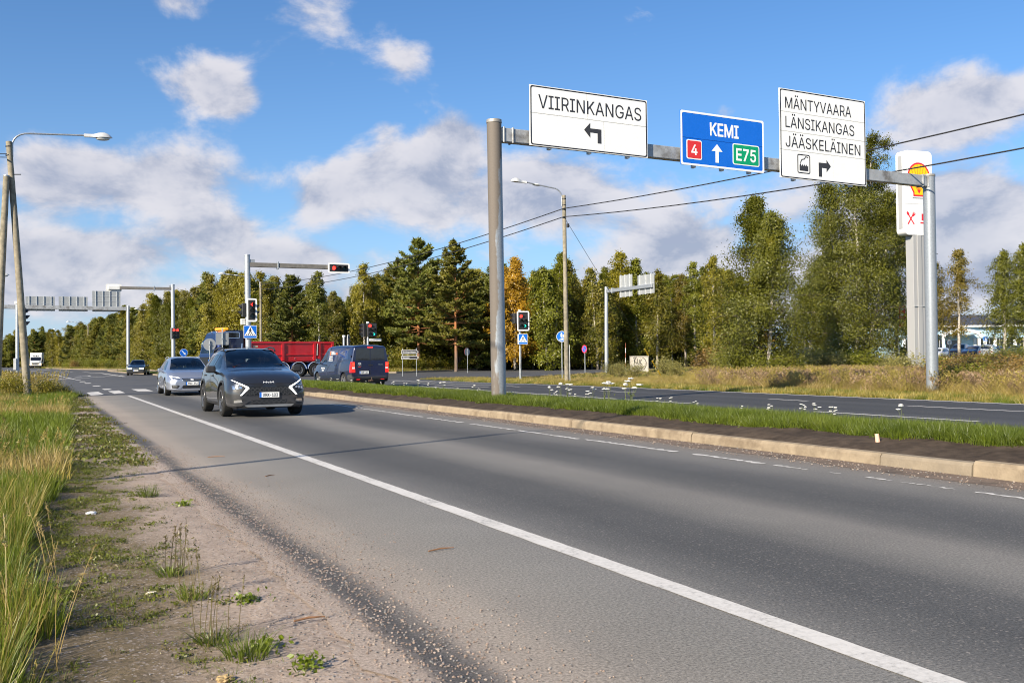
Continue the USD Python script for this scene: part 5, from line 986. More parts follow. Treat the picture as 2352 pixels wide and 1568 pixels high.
# ---------------------------------------------------------------- silver estate
SIL = paint('silver_paint', (.42, .45, .53), .7, .28, .08, dfac=.15)
est = thing('estate_car', 'silver estate car following close behind the dark SUV', 'car', (5.32, 40.3, .005), -91)
sp = dict(x0=-2.30, x1=2.22, half=.905, R=.325, arch_r=.365, tw=.215, rim_r=.235, axles=(1.34, -1.30), ground=.15,
  low=[(-2.30, .60, .38), (-2.1, .80, .27), (-1.5, .85, .19), (0, .85, .17), (1.7, .85, .18), (2.05, .78, .18), (2.22, .55, .20)],
  mid=[(-2.30, .70, .62), (-2.1, .86, .60), (-1.3, .905, .58), (0, .89, .56), (1.34, .905, .56), (1.85, .87, .53), (2.08, .78, .50), (2.22, .56, .48)],
  belt=[(-2.30, .66, .86), (-2.1, .78, .93), (-1.3, .84, .95), (0, .86, .92), (1.0, .85, .88), (1.6, .82, .81), (1.95, .74, .72), (2.12, .64, .64), (2.22, .46, .58)],
  top=[(-2.30, .58, .95, .01), (-2.2, .60, 1.08, .02), (-2.0, .56, 1.27, .03), (-1.85, .55, 1.35, .035), (-1.2, .57, 1.40, .04), (-.4, .58, 1.425, .045), (.1, .57, 1.38, .05), (.45, .60, 1.26, .055), (.9, .68, 1.02, .06), (1.08, .72, .95, .06), (1.3, .73, .91, .055), (1.7, .70, .84, .055), (1.98, .62, .74, .045), (2.12, .54, .66, .03), (2.18, .48, .61, .015), (2.22, .40, .585, .01)],
  cabin=(-1.95, .95), floor=.32, screen=Polygon([(-.67, .965), (.67, .965), (.54, 1.36), (.3, 1.41), (-.3, 1.41), (-.54, 1.36)]).buffer(.015), screen_x=0, rear_win=Polygon([(-.55, 1.0), (.55, 1.0), (.47, 1.30), (-.47, 1.30)]), rear_x=-1.9,
  side_win=[Polygon([(.82, .925), (.6, 1.04), (.15, 1.29), (-.1, 1.33), (-.14, .935)]), Polygon([(-.21, .935), (-.19, 1.335), (-.9, 1.325), (-1.05, .955)]), Polygon([(-1.12, .96), (-.98, 1.32), (-1.6, 1.28), (-1.88, 1.10), (-1.6, .985)])], trim=[],
  seams=[LineString([(1.0, .86), (.92, .5), (.86, .28)]).buffer(.006), LineString([(-.17, .93), (-.17, .28)]).buffer(.006), LineString([(-1.1, .93), (-.95, .6), (-.85, .28)]).buffer(.006)], spokes=10)
b = build_car(est, sp, SIL); f = lambda name, poly, m, off=.006, sk=.02, st=.05, p=None: put(name, patch(b, poly, 'front', 1, off, sk, st), m, p or est, 30)
for s in (1, -1):
    P = lambda pts: Polygon([(s * y, z) for y, z in pts])
    hl = f('headlight', P([(.78, .735), (.42, .665), (.44, .60), (.66, .565), (.74, .62)]), REFL, .004, .01); f('led_strip', P([(.78, .74), (.42, .672), (.42, .655), (.73, .705), (.645, .57), (.67, .565)]), LED, .014, .015, .04, hl)
    f('fog_recess', P([(.72, .40), (.46, .39), (.38, .26), (.70, .28)]), BLKPL, .006); f('bumper_blade', P([(.40, .40), (.30, .40), (.42, .25), (.52, .25)]), SIL, .016); f('fog_light', P([(.68, .37), (.53, .37), (.52, .33), (.68, .335)]), REFL, .012)
    for x in (.0, -1.0): put('door_handle', T(rbox(-.1, .1, -.015, .015, -.015, .015, .006), (x, s * .875, .84)), SIL, est)
    put('roof_rail', tube([(-1.7, s * .56, 1.365), (-1.6, s * .56, 1.42), (-.5, s * .58, 1.46), (-.1, s * .57, 1.42)], .016, 8), ALU, est, 40)
gr = Polygon([(-.36, .635), (.36, .635), (.31, .545), (-.31, .545)]); f('grille', gr, _mats['grille_black'], .006); f('grille_rim', ring(gr.buffer(.012), .014), CHROME, .014)
for k in range(5): f('grille_slat', sbox(-.33, .555 + .016 * k, .33, .560 + .016 * k), GMESH, .010, .008, .08)
f('emblem', unary_union([LineString([(.045, .615), (-.04, .615), (-.045, .60), (.04, .585), (.045, .57), (-.045, .57)]).buffer(.010)]), EMBLEM, .02); f('lower_intake', Polygon([(-.36, .39), (.36, .39), (.34, .27), (-.34, .27)]), _mats['grille_black'], .008)
plate(est, (2.245, 0, .455), 0, 'FNO-352'); mirror_pair(est, .72, .87, .95, SIL, (.11, .20, .14)); put('dashboard', rbox(.55, .95, -.66, .66, .65, .90, .06), CABIN, est); steering(est, (.42, .36, .88)); [seat(est, x, y, .26) for x, y in ((-.18, .36), (-.18, -.36), (-1.05, .36), (-1.05, -.36))]
for y0, y1 in ((.05, .6), (-.56, -.02)): put('wiper', tube([(1.02, y0, .985), (.93, (y0 + y1) / 2, 1.01), (.92, y1, 1.015)], .009, 6), BLKPL, est)
driver('driver in a grey jumper with hands on the wheel of the silver car', (5.32, 40.3, .005), -91, (-.16, .36, .48), (.42, .36, .88), CLOTH_L)

# ---------------------------------------------------------------- black saloon
BLK = paint('black_paint', (.012, .016, .018), .3, .3, .2, dfac=.2)
sal = thing('saloon_car', 'black older saloon car with lit headlamps waiting at the far junction', 'car', (8.80, 98.5, .005), -101)
sp = dict(x0=-2.25, x1=2.25, half=.86, R=.315, arch_r=.35, tw=.20, rim_r=.21, axles=(1.42, -1.28), ground=.16,
  low=[(-2.25, .66, .36), (-2.05, .78, .26), (-1.3, .81, .2), (1.8, .81, .19), (2.1, .76, .2), (2.25, .64, .24)], mid=[(-2.25, .72, .56), (-2.05, .83, .56), (-1, .86, .55), (1.4, .86, .54), (2.0, .83, .52), (2.25, .70, .48)],
  belt=[(-2.25, .68, .82), (-2.05, .77, .86), (-1, .81, .89), (1.0, .81, .86), (1.8, .78, .78), (2.12, .73, .72), (2.25, .64, .66)],
  top=[(-2.25, .62, .88, .01), (-2.1, .68, .935, .02), (-1.5, .66, .97, .03), (-1.25, .62, 1.05, .03), (-.85, .54, 1.33, .04), (-.5, .54, 1.375, .045), (0, .55, 1.385, .045), (.3, .55, 1.32, .05), (.6, .60, 1.17, .05), (.98, .68, .97, .05), (1.2, .70, .925, .045), (1.8, .68, .85, .04), (2.1, .64, .78, .03), (2.2, .60, .745, .015), (2.25, .56, .72, .01)],
  cabin=(-1.2, .85), floor=.32, screen=Polygon([(-.65, .985), (.65, .985), (.53, 1.32), (.3, 1.37), (-.3, 1.37), (-.53, 1.32)]).buffer(.01), screen_x=-.1, rear_win=Polygon([(-.55, 1.05), (.55, 1.05), (.48, 1.29), (-.48, 1.29)]), rear_x=-1.0,
  side_win=[Polygon([(.78, .90), (.5, 1.05), (.15, 1.28), (-.12, 1.31), (-.14, .905)]), Polygon([(-.2, .905), (-.19, 1.31), (-.7, 1.29), (-1.05, 1.0), (-1.0, .915)])], seams=[LineString([(-.17, .9), (-.17, .28)]).buffer(.006)], trim=[], spokes=8)
b = build_car(sal, sp, BLK); f = lambda name, poly, m, off=.006, sk=.02, st=.06: put(name, patch(b, poly, 'front', 1, off, sk, st), m, sal, 30)
for s in (1, -1):
    P = lambda pts: Polygon([(s * y, z) for y, z in pts]); f('headlight', P([(.70, .70), (.34, .70), (.33, .585), (.68, .585)]), WARM, .01)
gr = Polygon([(-.29, .735), (.29, .735), (.25, .585), (-.25, .585)]); f('grille', gr, _mats['grille_black']); f('grille_rim', ring(gr.buffer(.02), .03), CHROME, .016)
for k in range(4): f('grille_slat', sbox(-.26, .60 + .032 * k, .26, .61 + .032 * k), CHROME, .012, .01)
f('bumper', Polygon([(-.76, .50), (.76, .50), (.76, .40), (-.76, .40)]), BLKPL, .02); f('bumper_strip', sbox(-.72, .485, .72, .50), CHROME, .028); plate(sal, (2.285, 0, .44), 0, 'UXI-814'); mirror_pair(sal, .68, .83, .93, BLK, (.1, .17, .12)); put('dashboard', rbox(.5, .85, -.6, .6, .65, .88, .05), CABIN, sal)
[seat(sal, x, y, .26) for x, y in ((-.15, .34), (-.15, -.34))]; steering(sal, (.42, .34, .86)); put('hood_star', cyl((2.05, 0, .80), (2.05, 0, .87), .012), CHROME, sal)
driver('driver of the black saloon at the far junction', (8.80, 98.5, .005), -101, (-.16, .34, .46), (.42, .34, .86), CLOTH_D)

# ---------------------------------------------------------------- dark blue van
VBLUE = paint('van_blue', (.008, .015, .055), .2, .3, .2, dfac=.12)
van = thing('van', 'dark blue panel van with white lettering seen from behind with brake lights on', 'van', (13.14, 44.3, .005), 96)
sp = dict(x0=-2.45, x1=2.50, half=.955, R=.335, arch_r=.385, tw=.215, rim_r=.22, axles=(1.60, -1.62), ground=.19,
  low=[(-2.45, .80, .40), (-2.38, .87, .36), (-1.8, .89, .24), (0, .89, .22), (1.9, .89, .22), (2.3, .82, .22), (2.5, .62, .25)], mid=[(-2.45, .86, .72), (-2.36, .925, .72), (-1.6, .955, .70), (0, .95, .68), (1.6, .955, .66), (2.1, .92, .62), (2.35, .80, .58), (2.5, .60, .55)],
  belt=[(-2.45, .84, 1.18), (-2.36, .905, 1.2), (-1.5, .925, 1.2), (0, .92, 1.16), (1.0, .91, 1.10), (1.6, .88, 1.02), (2.1, .82, .93), (2.35, .70, .84), (2.5, .5, .72)],
  top=[(-2.45, .74, 1.80, .02), (-2.40, .765, 1.84, .03), (-2.2, .775, 1.87, .04), (-1, .785, 1.885, .045), (.2, .785, 1.87, .045), (.55, .77, 1.82, .05), (.9, .75, 1.66, .06), (1.35, .76, 1.33, .06), (1.6, .78, 1.17, .06), (1.8, .77, 1.11, .06), (2.1, .72, 1.02, .05), (2.35, .60, .90, .03), (2.46, .5, .80, .02), (2.5, .42, .75, .01)],
  cabin=(-2.1, 1.45), floor=.45, screen=Polygon([(-.72, 1.2), (.72, 1.2), (.62, 1.76), (-.62, 1.76)]).buffer(.02), screen_x=.5, rear_win=None, side_win=[Polygon([(1.36, 1.15), (1.05, 1.42), (.78, 1.66), (.5, 1.70), (.40, 1.70), (.40, 1.15)])],
  seams=[LineString([(.33, 1.72), (.33, .32)]).buffer(.007), LineString([(1.30, 1.08), (1.22, .6), (1.18, .32)]).buffer(.007), LineString([(-.85, 1.72), (-.85, .55)]).buffer(.007), LineString([(.33, 1.11), (-1.5, 1.16)]).buffer(.006), LineString([(-.85, 1.22), (-2.3, 1.24)]).buffer(.008)], trim=[],
  spokes=5, rim=mat('rim_grey', (.30, .30, .31), .4, .7))
b = build_car(van, sp, VBLUE, GLASS, GLASS)
r_ = lambda name, poly, m, off=.006, sk=.02, st=.08, p=None: put(name, patch(b, poly, 'front', -1, off, sk, st), m, p or van, 30)
TINT = glass_mat('van_tinted_pane', (.02, .02, .022)); DARKGL = mat('dark_glass_panel', (.012, .013, .015), .04, 0, .1, coat=1.)
for s in (1, -1):
    P = lambda pts: Polygon([(s * y, z) for y, z in pts])
    w_ = r_('rear_pane', P([(.02, 1.24), (.70, 1.24), (.70, 1.30), (.655, 1.70), (.61, 1.745), (.02, 1.745)]), DARKGL, .004)
    put('wiper', tube([(-2.485, s * .62, 1.30), (-2.49, s * .40, 1.31), (-2.49, s * .10, 1.285)], .012, 6), BLKPL, van)
    put('rear_light', cat([patch(b, P([(.72, .70), (.86, .70), (.865, 1.16), (.74, 1.16)]), 'front', -1, .012, .03, .06), patch(b, Polygon([(-2.46, .70), (-2.33, .70), (-2.36, 1.16), (-2.46, 1.16)]), 'side', s, .008, .03, .06)]), TAIL, van, 30)
    rl = stage.GetPrimAtPath('/World/van/rear_light' if s == 1 else '/World/van/rear_light_001')
    put('brake_lamp', patch(b, P([(.74, .98), (.855, .98), (.857, 1.14), (.75, 1.14)]), 'front', -1, .020, .01, .06), TAIL_ON, rl, 30); put('reverse_lamp', patch(b, P([(.735, .86), (.86, .86), (.86, .94), (.735, .94)]), 'front', -1, .020, .01, .06), TREDCL, rl, 30)
    put('corner_bumper', patch(b, Polygon([(-2.46, .30), (-2.06, .27), (-2.10, .58), (-2.30, .62), (-2.46, .66)]), 'side', s, .014, .03, .07), DARKPL, van, 30)
    r_('reflector', P([(.50, .375), (.66, .375), (.66, .41), (.50, .41)]), TAIL, .045)
    for z in (1.42, .76): put('hinge', rbox(-2.42, -2.34, s * .90 - .015, s * .90 + .015, z - .05, z + .05, .006), VBLUE, van)
    put('sill_strip', patch(b, Polygon([(1.15, .34), (-1.2, .34), (-1.2, .42), (1.15, .42)]), 'side', s, .012, .02, .1), BLKPL, van, 30)
    put('side_panel', patch(b, Polygon([(.22, 1.24), (-.76, 1.26), (-.76, 1.68), (.22, 1.70)]), 'side', s, .003, .01, .08), mat('blue_gloss_panel', (.012, .024, .08), .05, 0, .1, coat=1.), van, 30); put('side_panel', patch(b, Polygon([(-.95, 1.28), (-2.1, 1.30), (-1.95, 1.66), (-.95, 1.68)]), 'side', s, .003, .01, .08), _mats['blue_gloss_panel'], van, 30)
    for x in (.5, -.70): put('door_handle', T(rbox(-.1, .1, -.018, .018, -.02, .02, .008), (x, s * .945, 1.02)), BLKPL, van)
r_('bumper', Polygon([(-.88, .30), (.88, .30), (.90, .52), (-.90, .52)]), DARKPL, .035, .05); r_('bumper_step', Polygon([(-.80, .44), (.80, .44), (.80, .50), (-.80, .50)]), BLKPL, .05, .03); r_('door_split', sbox(-.005, .54, .005, 1.78), BLKPL, .002, 0); r_('high_brake_lamp', rrect(-.13, .13, 1.79, 1.825, .01), TAIL_ON, .012)
r_('handle_recess', rrect(-.13, .10, 1.0, 1.05, .02), BLKPL, .012); p = plate(van, (-2.475, .30, .70), 180, 'OVP-411'); r_('plate_light', sbox(.1, .785, .5, .80), BLKPL, .02)
put('tow_bar', cat([tube([(-2.3, 0, .36), (-2.56, 0, .34), (-2.60, 0, .42)], .025, 8), T(trimesh.creation.icosphere(2, .03), (-2.60, 0, .45)), rbox(-2.52, -2.48, -.12, .12, .30, .36, .01)]), mat('rusty_steel', (.13, .08, .06), .8, .3), van)
def side_words(text, x0, z0, w, h, mtl, s=1, name='lettering', tilt=0):
    m = words(text, 0, 0, w, h, .002, 'xz', 0, True); v = m.vertices
    X, Z = x0 - v[:, 0] * s, z0 + v[:, 2]; tri = b.vertices[b.faces][:, :, [0, 2, 1]]; Y = drop(tri, np.c_[X, Z], s); Y = np.where(np.isnan(Y), s * .9, Y)
    m = trimesh.Trimesh(np.c_[X, Y + s * (.008 + v[:, 1]), Z], m.faces, process=False)
    if m.volume < 0: m.invert()
    return put(name, m, mtl, van)
ORG = mat('orange_print', (.80, .16, .02), .4)
side_words('SUOMEN', .04, 1.60, .38, .055, WHITE); side_words('LÄMPÖPUMPPU', -.02, 1.50, .52, .085, WHITE); side_words('PRO', -.58, 1.50, .22, .085, ORG); put('logo_block', patch(b, Polygon([(.16, 1.48), (.07, 1.48), (.05, 1.66), (.14, 1.66)]), 'side', 1, .008, .004, .05), ORG, van)
side_words('Ilmastointi', .14, 1.385, .36, .06, WHITE); side_words('Lämpöpumput', .18, 1.30, .44, .055, WHITE); side_words('Asennus ja huolto', .18, 1.215, .50, .055, WHITE); side_words('Energiatehokkaat', 1.08, .86, .50, .075, WHITE); side_words('ratkaisut', .96, .76, .26, .065, WHITE)
def rear_words(text, y0, z0, w, h, mtl):
    m = words(text, 0, 0, w, h, .002, 'xz', 0, True); v = m.vertices; Y, Z = y0 - v[:, 0], z0 + v[:, 2]; X = drop(b.vertices[b.faces][:, :, [1, 2, 0]], np.c_[Y, Z], -1)
    m = trimesh.Trimesh(np.c_[X - .006 - v[:, 1], Y, Z], m.faces, process=False); 
    if m.volume < 0: m.invert()
    put('lettering', m, mtl, van)
rear_words('TOYOTA', .62, .99, .22, .032, CHROME); rear_words('PROACE', -.38, 1.03, .24, .032, CHROME)
em = unary_union([ring(affinity.scale(Point(.51, 1.09).buffer(.075), 1, .68), .010), ring(affinity.scale(Point(.51, 1.09).buffer(.032), 1, 1.5), .009), ring(affinity.scale(Point(.51, 1.115).buffer(.05), 1, .5), .009)]); r_('emblem', em, EMBLEM, .010, .008, .04); r_('red_badge', sbox(.46, .935, .57, .965), RED, .008)
mirror_pair(van, 1.22, .93, 1.20, BLKPL, (.13, .22, .26)); put('dashboard', rbox(1.1, 1.5, -.7, .7, .85, 1.12, .05), CABIN, van); put('bulkhead', rbox(.12, .16, -.82, .82, .5, 1.78, .005), CABIN, van); [seat(van, .55, y, .5) for y in (.42, -.42)]
put('headlight', cat([patch(b, Polygon([(s * .80, .92), (s * .56, .86), (s * .56, .74), (s * .80, .76)]), 'front', 1, .006, .02, .08) for s in (1,)]), REFL, van); put('headlight', patch(b, Polygon([(-.80, .92), (-.56, .86), (-.56, .74), (-.80, .76)]), 'front', 1, .006, .02, .08), REFL, van); put('grille', patch(b, Polygon([(-.5, .80), (.5, .80), (.5, .62), (-.5, .62)]), 'front', 1, .006, .02, .1), _mats['grille_black'], van)

# ---------------------------------------------------------------- dark blue tipper with a red body
TBLUE = paint('truck_blue', (.010, .016, .055), .3, .3, .2, dfac=.15); TRED = mat('tipper_red', (.52, .012, .020), .38, 0, .10, 2.5, coat=.4, dirt=(.22, .04, .03), dfac=.25, dscale=1.2); GUARD = mat('mudguard_blue', (.10, .22, .52), .35, .2, .08)
trk = thing('tipper_truck', 'dark blue tipper truck with a bright red dump body crossing the junction', 'truck', (14.6, 74.4, .005), 194)
put('chassis', cat([rbox(-6.0, 2.3, -.45, .45, .75, 1.02, .03), rbox(.2, 1.6, -1.15, 1.15, .5, 1.0, .05)]), mat('chassis_dark', (.03, .03, .032), .7), trk)
# cab: side outline extruded, edges cut back
cab = Polygon([(3.62, .42), (3.66, 1.45), (3.50, 1.75), (3.28, 2.55), (2.95, 3.25), (2.55, 3.45), (1.30, 3.50), (1.22, 3.3), (1.22, .95), (1.9, .95), (1.9, .42)])
cm = mfold(prism(cab, 2.46, 'xz', -1.23)); cut = prism(Polygon([(2.0, -1.3), (2.0, -.95), (3.7, -1.12), (3.7, -1.3)]), 4, 'xy', 0)
hole = Point(2.7, .52).buffer(.62); cm = cm - mfold(prism(hole, .5, 'xz', .8)) - mfold(prism(hole, -.5, 'xz', -.8)); cav = prism(Polygon([(3.3, 1.3), (3.38, 1.72), (3.14, 2.55), (2.8, 3.2), (1.4, 3.3), (1.4, 1.3)]), 2.26, 'xz', -1.13); cm = cm - mfold(cav)
tb = prism(Polygon([(1.23, -2), (1.23, 2), (.9, 2), (.9, -2)]), 5, 'xy', 0)
ws = [(-1.06, 1.82), (1.06, 1.82), (1.0, 2.60), (-1.0, 2.60)]; cm = cm - mfold(prism(Polygon(ws), 2.5, 'yz', 3.0)); sw = Polygon([(3.22, 1.80), (3.05, 2.48), (2.72, 2.56), (2.30, 2.56), (2.30, 1.78)]); cm = cm - mfold(prism(sw, 4, 'xz', -2)); 
put('cab', unfold(cm), TBLUE, trk)
base_t = prism(cab.buffer(.001), 2.46, 'xz', -1.23)
put('windscreen', patch(base_t, Polygon(ws), 'front', 1, -.01, 0, .2), GLASS, trk); 
for s in (1, -1):
    put('side_window', prism(sw, .01, 'xz', s * 1.222 - .005), GLASS, trk); put('upper_window', prism(rrect(1.55, 2.70, 2.92, 3.30, .08), s * .012, 'xz', s * 1.23), DARKGL, trk); put('window_rim', prism(ring(rrect(1.51, 2.74, 2.88, 3.34, .09), .035), s * .016, 'xz', s * 1.23), mat('pale_blue_stripe', (.35, .50, .78), .4), trk)
    put('stripe', prism(LineString([(1.32, 2.5), (1.36, 1.95), (1.5, 1.8)]).buffer(.03), s * .01, 'xz', s * 1.23), _mats['pale_blue_stripe'], trk); put('door_seam', prism(LineString([(2.2, 2.62), (2.2, 1.1)]).buffer(.012), s * .004, 'xz', s * 1.23), BLKPL, trk)
    ms_ = put('wing_mirror', cat([rbox(3.05, 3.25, s * 1.42 - .14, s * 1.42 + .14, 2.02, 2.5, .05), tube([(3.1, s * 1.22, 2.55), (3.12, s * 1.42, 2.5)], .02, 6)]), mat('mirror_blue', (.05, .08, .24), .25, .2, coat=1.), trk); put('lower_mirror', cat([rbox(3.05, 3.22, s * 1.42 - .12, s * 1.42 + .12, 1.72, 1.92, .05), tube([(2.9, s * 1.22, 1.7), (3.1, s * 1.42, 1.8), (3.12, s * 1.42, 2.1)], .02, 6)]), _mats['mirror_blue'], trk)
    put('step', rbox(2.0, 3.5, s * 1.15 - .08, s * 1.15 + .08, .42, .62, .02), BLKPL, trk); put('headlight', rbox(3.60, 3.68, s * .9 - .2, s * .9 + .2, .75, 1.0, .03), REFL, trk)
put('sun_visor', T(rbox(-.02, .02, -1.1, 1.1, -.16, .16, .01), (3.36, 0, 2.62), ry=-25), DARKGL, trk); 
for k in range(16): put('fringe', T(trimesh.creation.icosphere(1, .08), (3.36, -1.0 + k * .133, 2.52)), mat('fringe_green', (.45, .60, .52), .9), trk)
put('grille', rbox(3.63, 3.69, -.75, .75, .95, 1.55, .02), _mats['grille_black'], trk); put('bumper', rbox(3.55, 3.72, -1.2, 1.2, .38, .72, .05), BLKPL, trk)
put('beacon_bar', T(rbox(-.16, .16, -.85, .85, 0, .16, .04), (2.35, 0, 3.52)), lamp_mat('beacon_orange', (1., .32, .02), .7), trk); put('roof_light', T(trimesh.creation.icosphere(2, .06), (2.9, .5, 3.35)), CHROME, trk); put('roof_light', T(trimesh.creation.icosphere(2, .06), (2.9, -.5, 3.35)), CHROME, trk)
put('bulkhead', rbox(1.4, 1.46, -1.1, 1.1, 1.3, 3.2, .01), CABIN, trk); [seat(trk, 2.2, y, 1.35) for y in (.6, -.6)]; put('dashboard', rbox(2.85, 3.3, -1.0, 1.0, 1.35, 1.72, .05), CABIN, trk)
# dump body
side = Polygon([(.78, 1.35), (.95, 1.20), (-6.15, 1.20), (-6.25, 2.58), (.78, 2.66)])
for s in (1, -1):
    put('dump_side', prism(side, s * .06, 'xz', s * 1.20), TRED, trk); put('top_rail', rbox(-6.25, .80, s * 1.24 - .07, s * 1.24 + .07, 2.50, 2.66, .02), TRED, trk); put('side_rail', rbox(-6.15, .75, s * 1.27 - .035, s * 1.27 + .035, 1.62, 1.72, .015), TRED, trk)
    for x in (.72, -1.9, -4.55, -4.95, -6.1): put('side_rib', prism(Polygon([(x - .09, 1.22), (x + .09, 1.22), (x + .09, 2.52), (x - .09, 2.52)]), s * .09, 'xz', s * 1.255), TRED, trk)
    put('gate_ram', cyl((-4.75, s * 1.34, 1.6), (-4.78, s * 1.34, 2.5), .035), ALU, trk); put('maker_sticker', prism(rrect(.1, .48, 2.24, 2.36, .03), s * .004, 'xz', s * 1.262), mat('sticker_cream', (.6, .5, .35), .5), trk)
    for x in (-.8, -2.9, -4.4, -5.7): put('body_bolt', T(trimesh.creation.icosphere(1, .03), (x, s * 1.27, 1.38)), ALU, trk)
put('dump_floor', rbox(-6.15, .9, -1.2, 1.2, 1.12, 1.22, .02), TRED, trk); put('tail_gate', rbox(-6.28, -6.2, -1.2, 1.2, 1.2, 2.58, .02), TRED, trk); put('head_board', cat([rbox(.72, .80, -1.2, 1.2, 1.2, 2.68, .02), T(rbox(0, .06, -1.2, 1.2, 0, .62, .01), (.80, 0, 2.66), ry=18)]), TRED, trk); put('tipping_frame', rbox(-6.0, .5, -.5, .5, 1.02, 1.12, .01), _mats['chassis_dark'], trk)
put('load', T(rbox(-6.1, .7, -1.15, 1.15, 1.22, 2.45, .1)), mat('sand_load', (.22, .17, .12), .95, 0, .3, 6., bump=.5), trk)
for x in (2.7, -1.85, -3.25, -4.65):
    for s in (1, -1):
        wheel(trk, (x, s * 1.08, .51), .51, .34, .30, 10, ALLOY, s, mat('hub_red', (.16, .03, .025), .5), hub=.11)
        if x < 0:
            a = np.linspace(math.radians(8), math.radians(172), 13); o = Polygon([*[(x + .66 * math.cos(q), .51 + .64 * math.sin(q)) for q in a], *[(x + .60 * math.cos(q), .51 + .58 * math.sin(q)) for q in a[::-1]]]); put('mudguard', prism(o, s * .44, 'xz', s * .80), GUARD, trk); put('guard_rim', prism(Polygon([*[(x + .66 * math.cos(q), .51 + .64 * math.sin(q)) for q in a], *[(x + .625 * math.cos(q), .51 + .605 * math.sin(q)) for q in a[::-1]]]), s * .01, 'xz', s * 1.245), WHITE, trk)
            put('mud_flap', rbox(x - .68, x - .64, s * 1.02 - .18, s * 1.02 + .18, .22, .62, .006), RUBBER, trk)
driver('truck driver in dark clothes behind the side window of the blue cab', (14.3, 75.6, .005), 194, (2.15, .6, 1.65), (2.8, .6, 2.05), CLOTH_D)

# ---------------------------------------------------------------- white box truck far away
bxt = thing('box_truck', 'white box truck with lit headlamps coming down the road far away', 'truck', (.45, 246., .0), -94); TW = mat('truck_white', (.74, .74, .73), .35, 0, .04)
put('box_body', rbox(-4.2, 1.6, -1.25, 1.25, .95, 3.45, .12), TW, bxt); put('cab', prism(Polygon([(1.7, .5), (1.7, 2.6), (2.9, 2.6), (3.45, 1.65), (3.55, 1.3), (3.55, .5)]), 2.3, 'xz', -1.15), TW, bxt); put('wind_deflector', T(prism(Polygon([(1.65, 2.55), (1.65, 3.35), (2.2, 2.6)]), 2.2, 'xz', -1.1)), TW, bxt)
put('windscreen', T(rbox(-.02, .02, -1.05, 1.05, -.42, .42, .01), (3.22, 0, 2.06), ry=-30), DARKGL, bxt); put('grille', rbox(3.54, 3.60, -.8, .8, .9, 1.2, .01), _mats['grille_black'], bxt); put('bumper', rbox(3.5, 3.66, -1.15, 1.15, .42, .7, .03), DARKPL, bxt); put('chassis', rbox(-4, 3.2, -.5, .5, .55, .95, .02), BLKPL, bxt)
for k in range(4): put('roof_lamp', T(trimesh.creation.icosphere(2, .13), (3.0, -.5 + k * .33, 2.72)), BLKPL, bxt)
for s in (1, -1):
    put('headlight', rbox(3.6, 3.70, s * .9 - .2, s * .9 + .2, .62, .88, .03), lamp_mat('lamp_warm_strong', (1., .66, .30), 6.), bxt); put('wing_mirror', rbox(3.1, 3.2, s * 1.35 - .12, s * 1.35 + .12, 1.5, 2.1, .03), BLKPL, bxt)
    for x in (2.7, -2.6): wheel(bxt, (x, s * 1.0, .42), .42, .26, .25, 8, ALLOY, s)
# ================================================================ trees
BARK_BIRCH = None
def birch_bark():
    N = {'g': ('texture_coordinate', {}), 'mp': ('mapping', dict(scale=(1., 1., 4.))), 'n': ('noise_texture', dict(scale=2.2, detail=7., roughness=.7)), 's': ('separate_xyz', {}), 'r': ('rgb_ramp', {'ramp': [(.0, (.06, .05, .04)), (.40, (.10, .085, .07)), (.52, (.40, .36, .31)), (1., (.52, .48, .43))]}),
         'low': ('map_range', dict(from_min=0., from_max=1.6, to_min=-.16, to_max=.06, clamp=True)), 'a': ('math', dict(math_type='add')), 'p': ('principled_bsdf', dict(roughness=.8, specular_ior_level=.2))}
    return usdkit.material(stage, '/World/Looks/birch_bark', N, [('g.object', 'mp.vector'), ('mp.vector', 'n.vector'), ('g.object', 's.vector'), ('s.z', 'low.value'), ('n.fac', 'a.value1'), ('low.result', 'a.value2'), ('a.value', 'r.fac'), ('r.color', 'p.base_color')], surface='p.BSDF')
def pine_bark():
    N = {'g': ('texture_coordinate', {}), 'mp': ('mapping', dict(scale=(1., 1., .3))), 'n': ('noise_texture', dict(scale=9., detail=6., roughness=.7)), 's': ('separate_xyz', {}), 'r': ('rgb_ramp', {'ramp': [(.3, (.10, .07, .05)), (.6, (.22, .165, .13))]}), 'r2': ('rgb_ramp', {'ramp': [(.3, (.20, .075, .03)), (.6, (.42, .18, .075))]}),
         'h': ('map_range', dict(from_min=1.2, from_max=3.4, to_min=0., to_max=1., clamp=True)), 'm': ('mix_color', {}), 'b': ('bump', dict(strength=.6, distance=.03)), 'p': ('principled_bsdf', dict(roughness=.9, specular_ior_level=.15))}
    return usdkit.material(stage, '/World/Looks/pine_bark', N, [('g.object', 'mp.vector'), ('mp.vector', 'n.vector'), ('g.object', 's.vector'), ('s.z', 'h.value'), ('h.result', 'm.fac'), ('n.fac', 'r.fac'), ('n.fac', 'r2.fac'), ('r.color', 'm.a'), ('r2.color', 'm.b'), ('m.result', 'p.base_color'), ('n.fac', 'b.height'), ('b.normal', 'p.normal')], surface='p.BSDF')
BARK_BIRCH, BARK_PINE = birch_bark(), pine_bark(); BARK_LIMB = mat('birch_limb', (.10, .075, .055), .85)
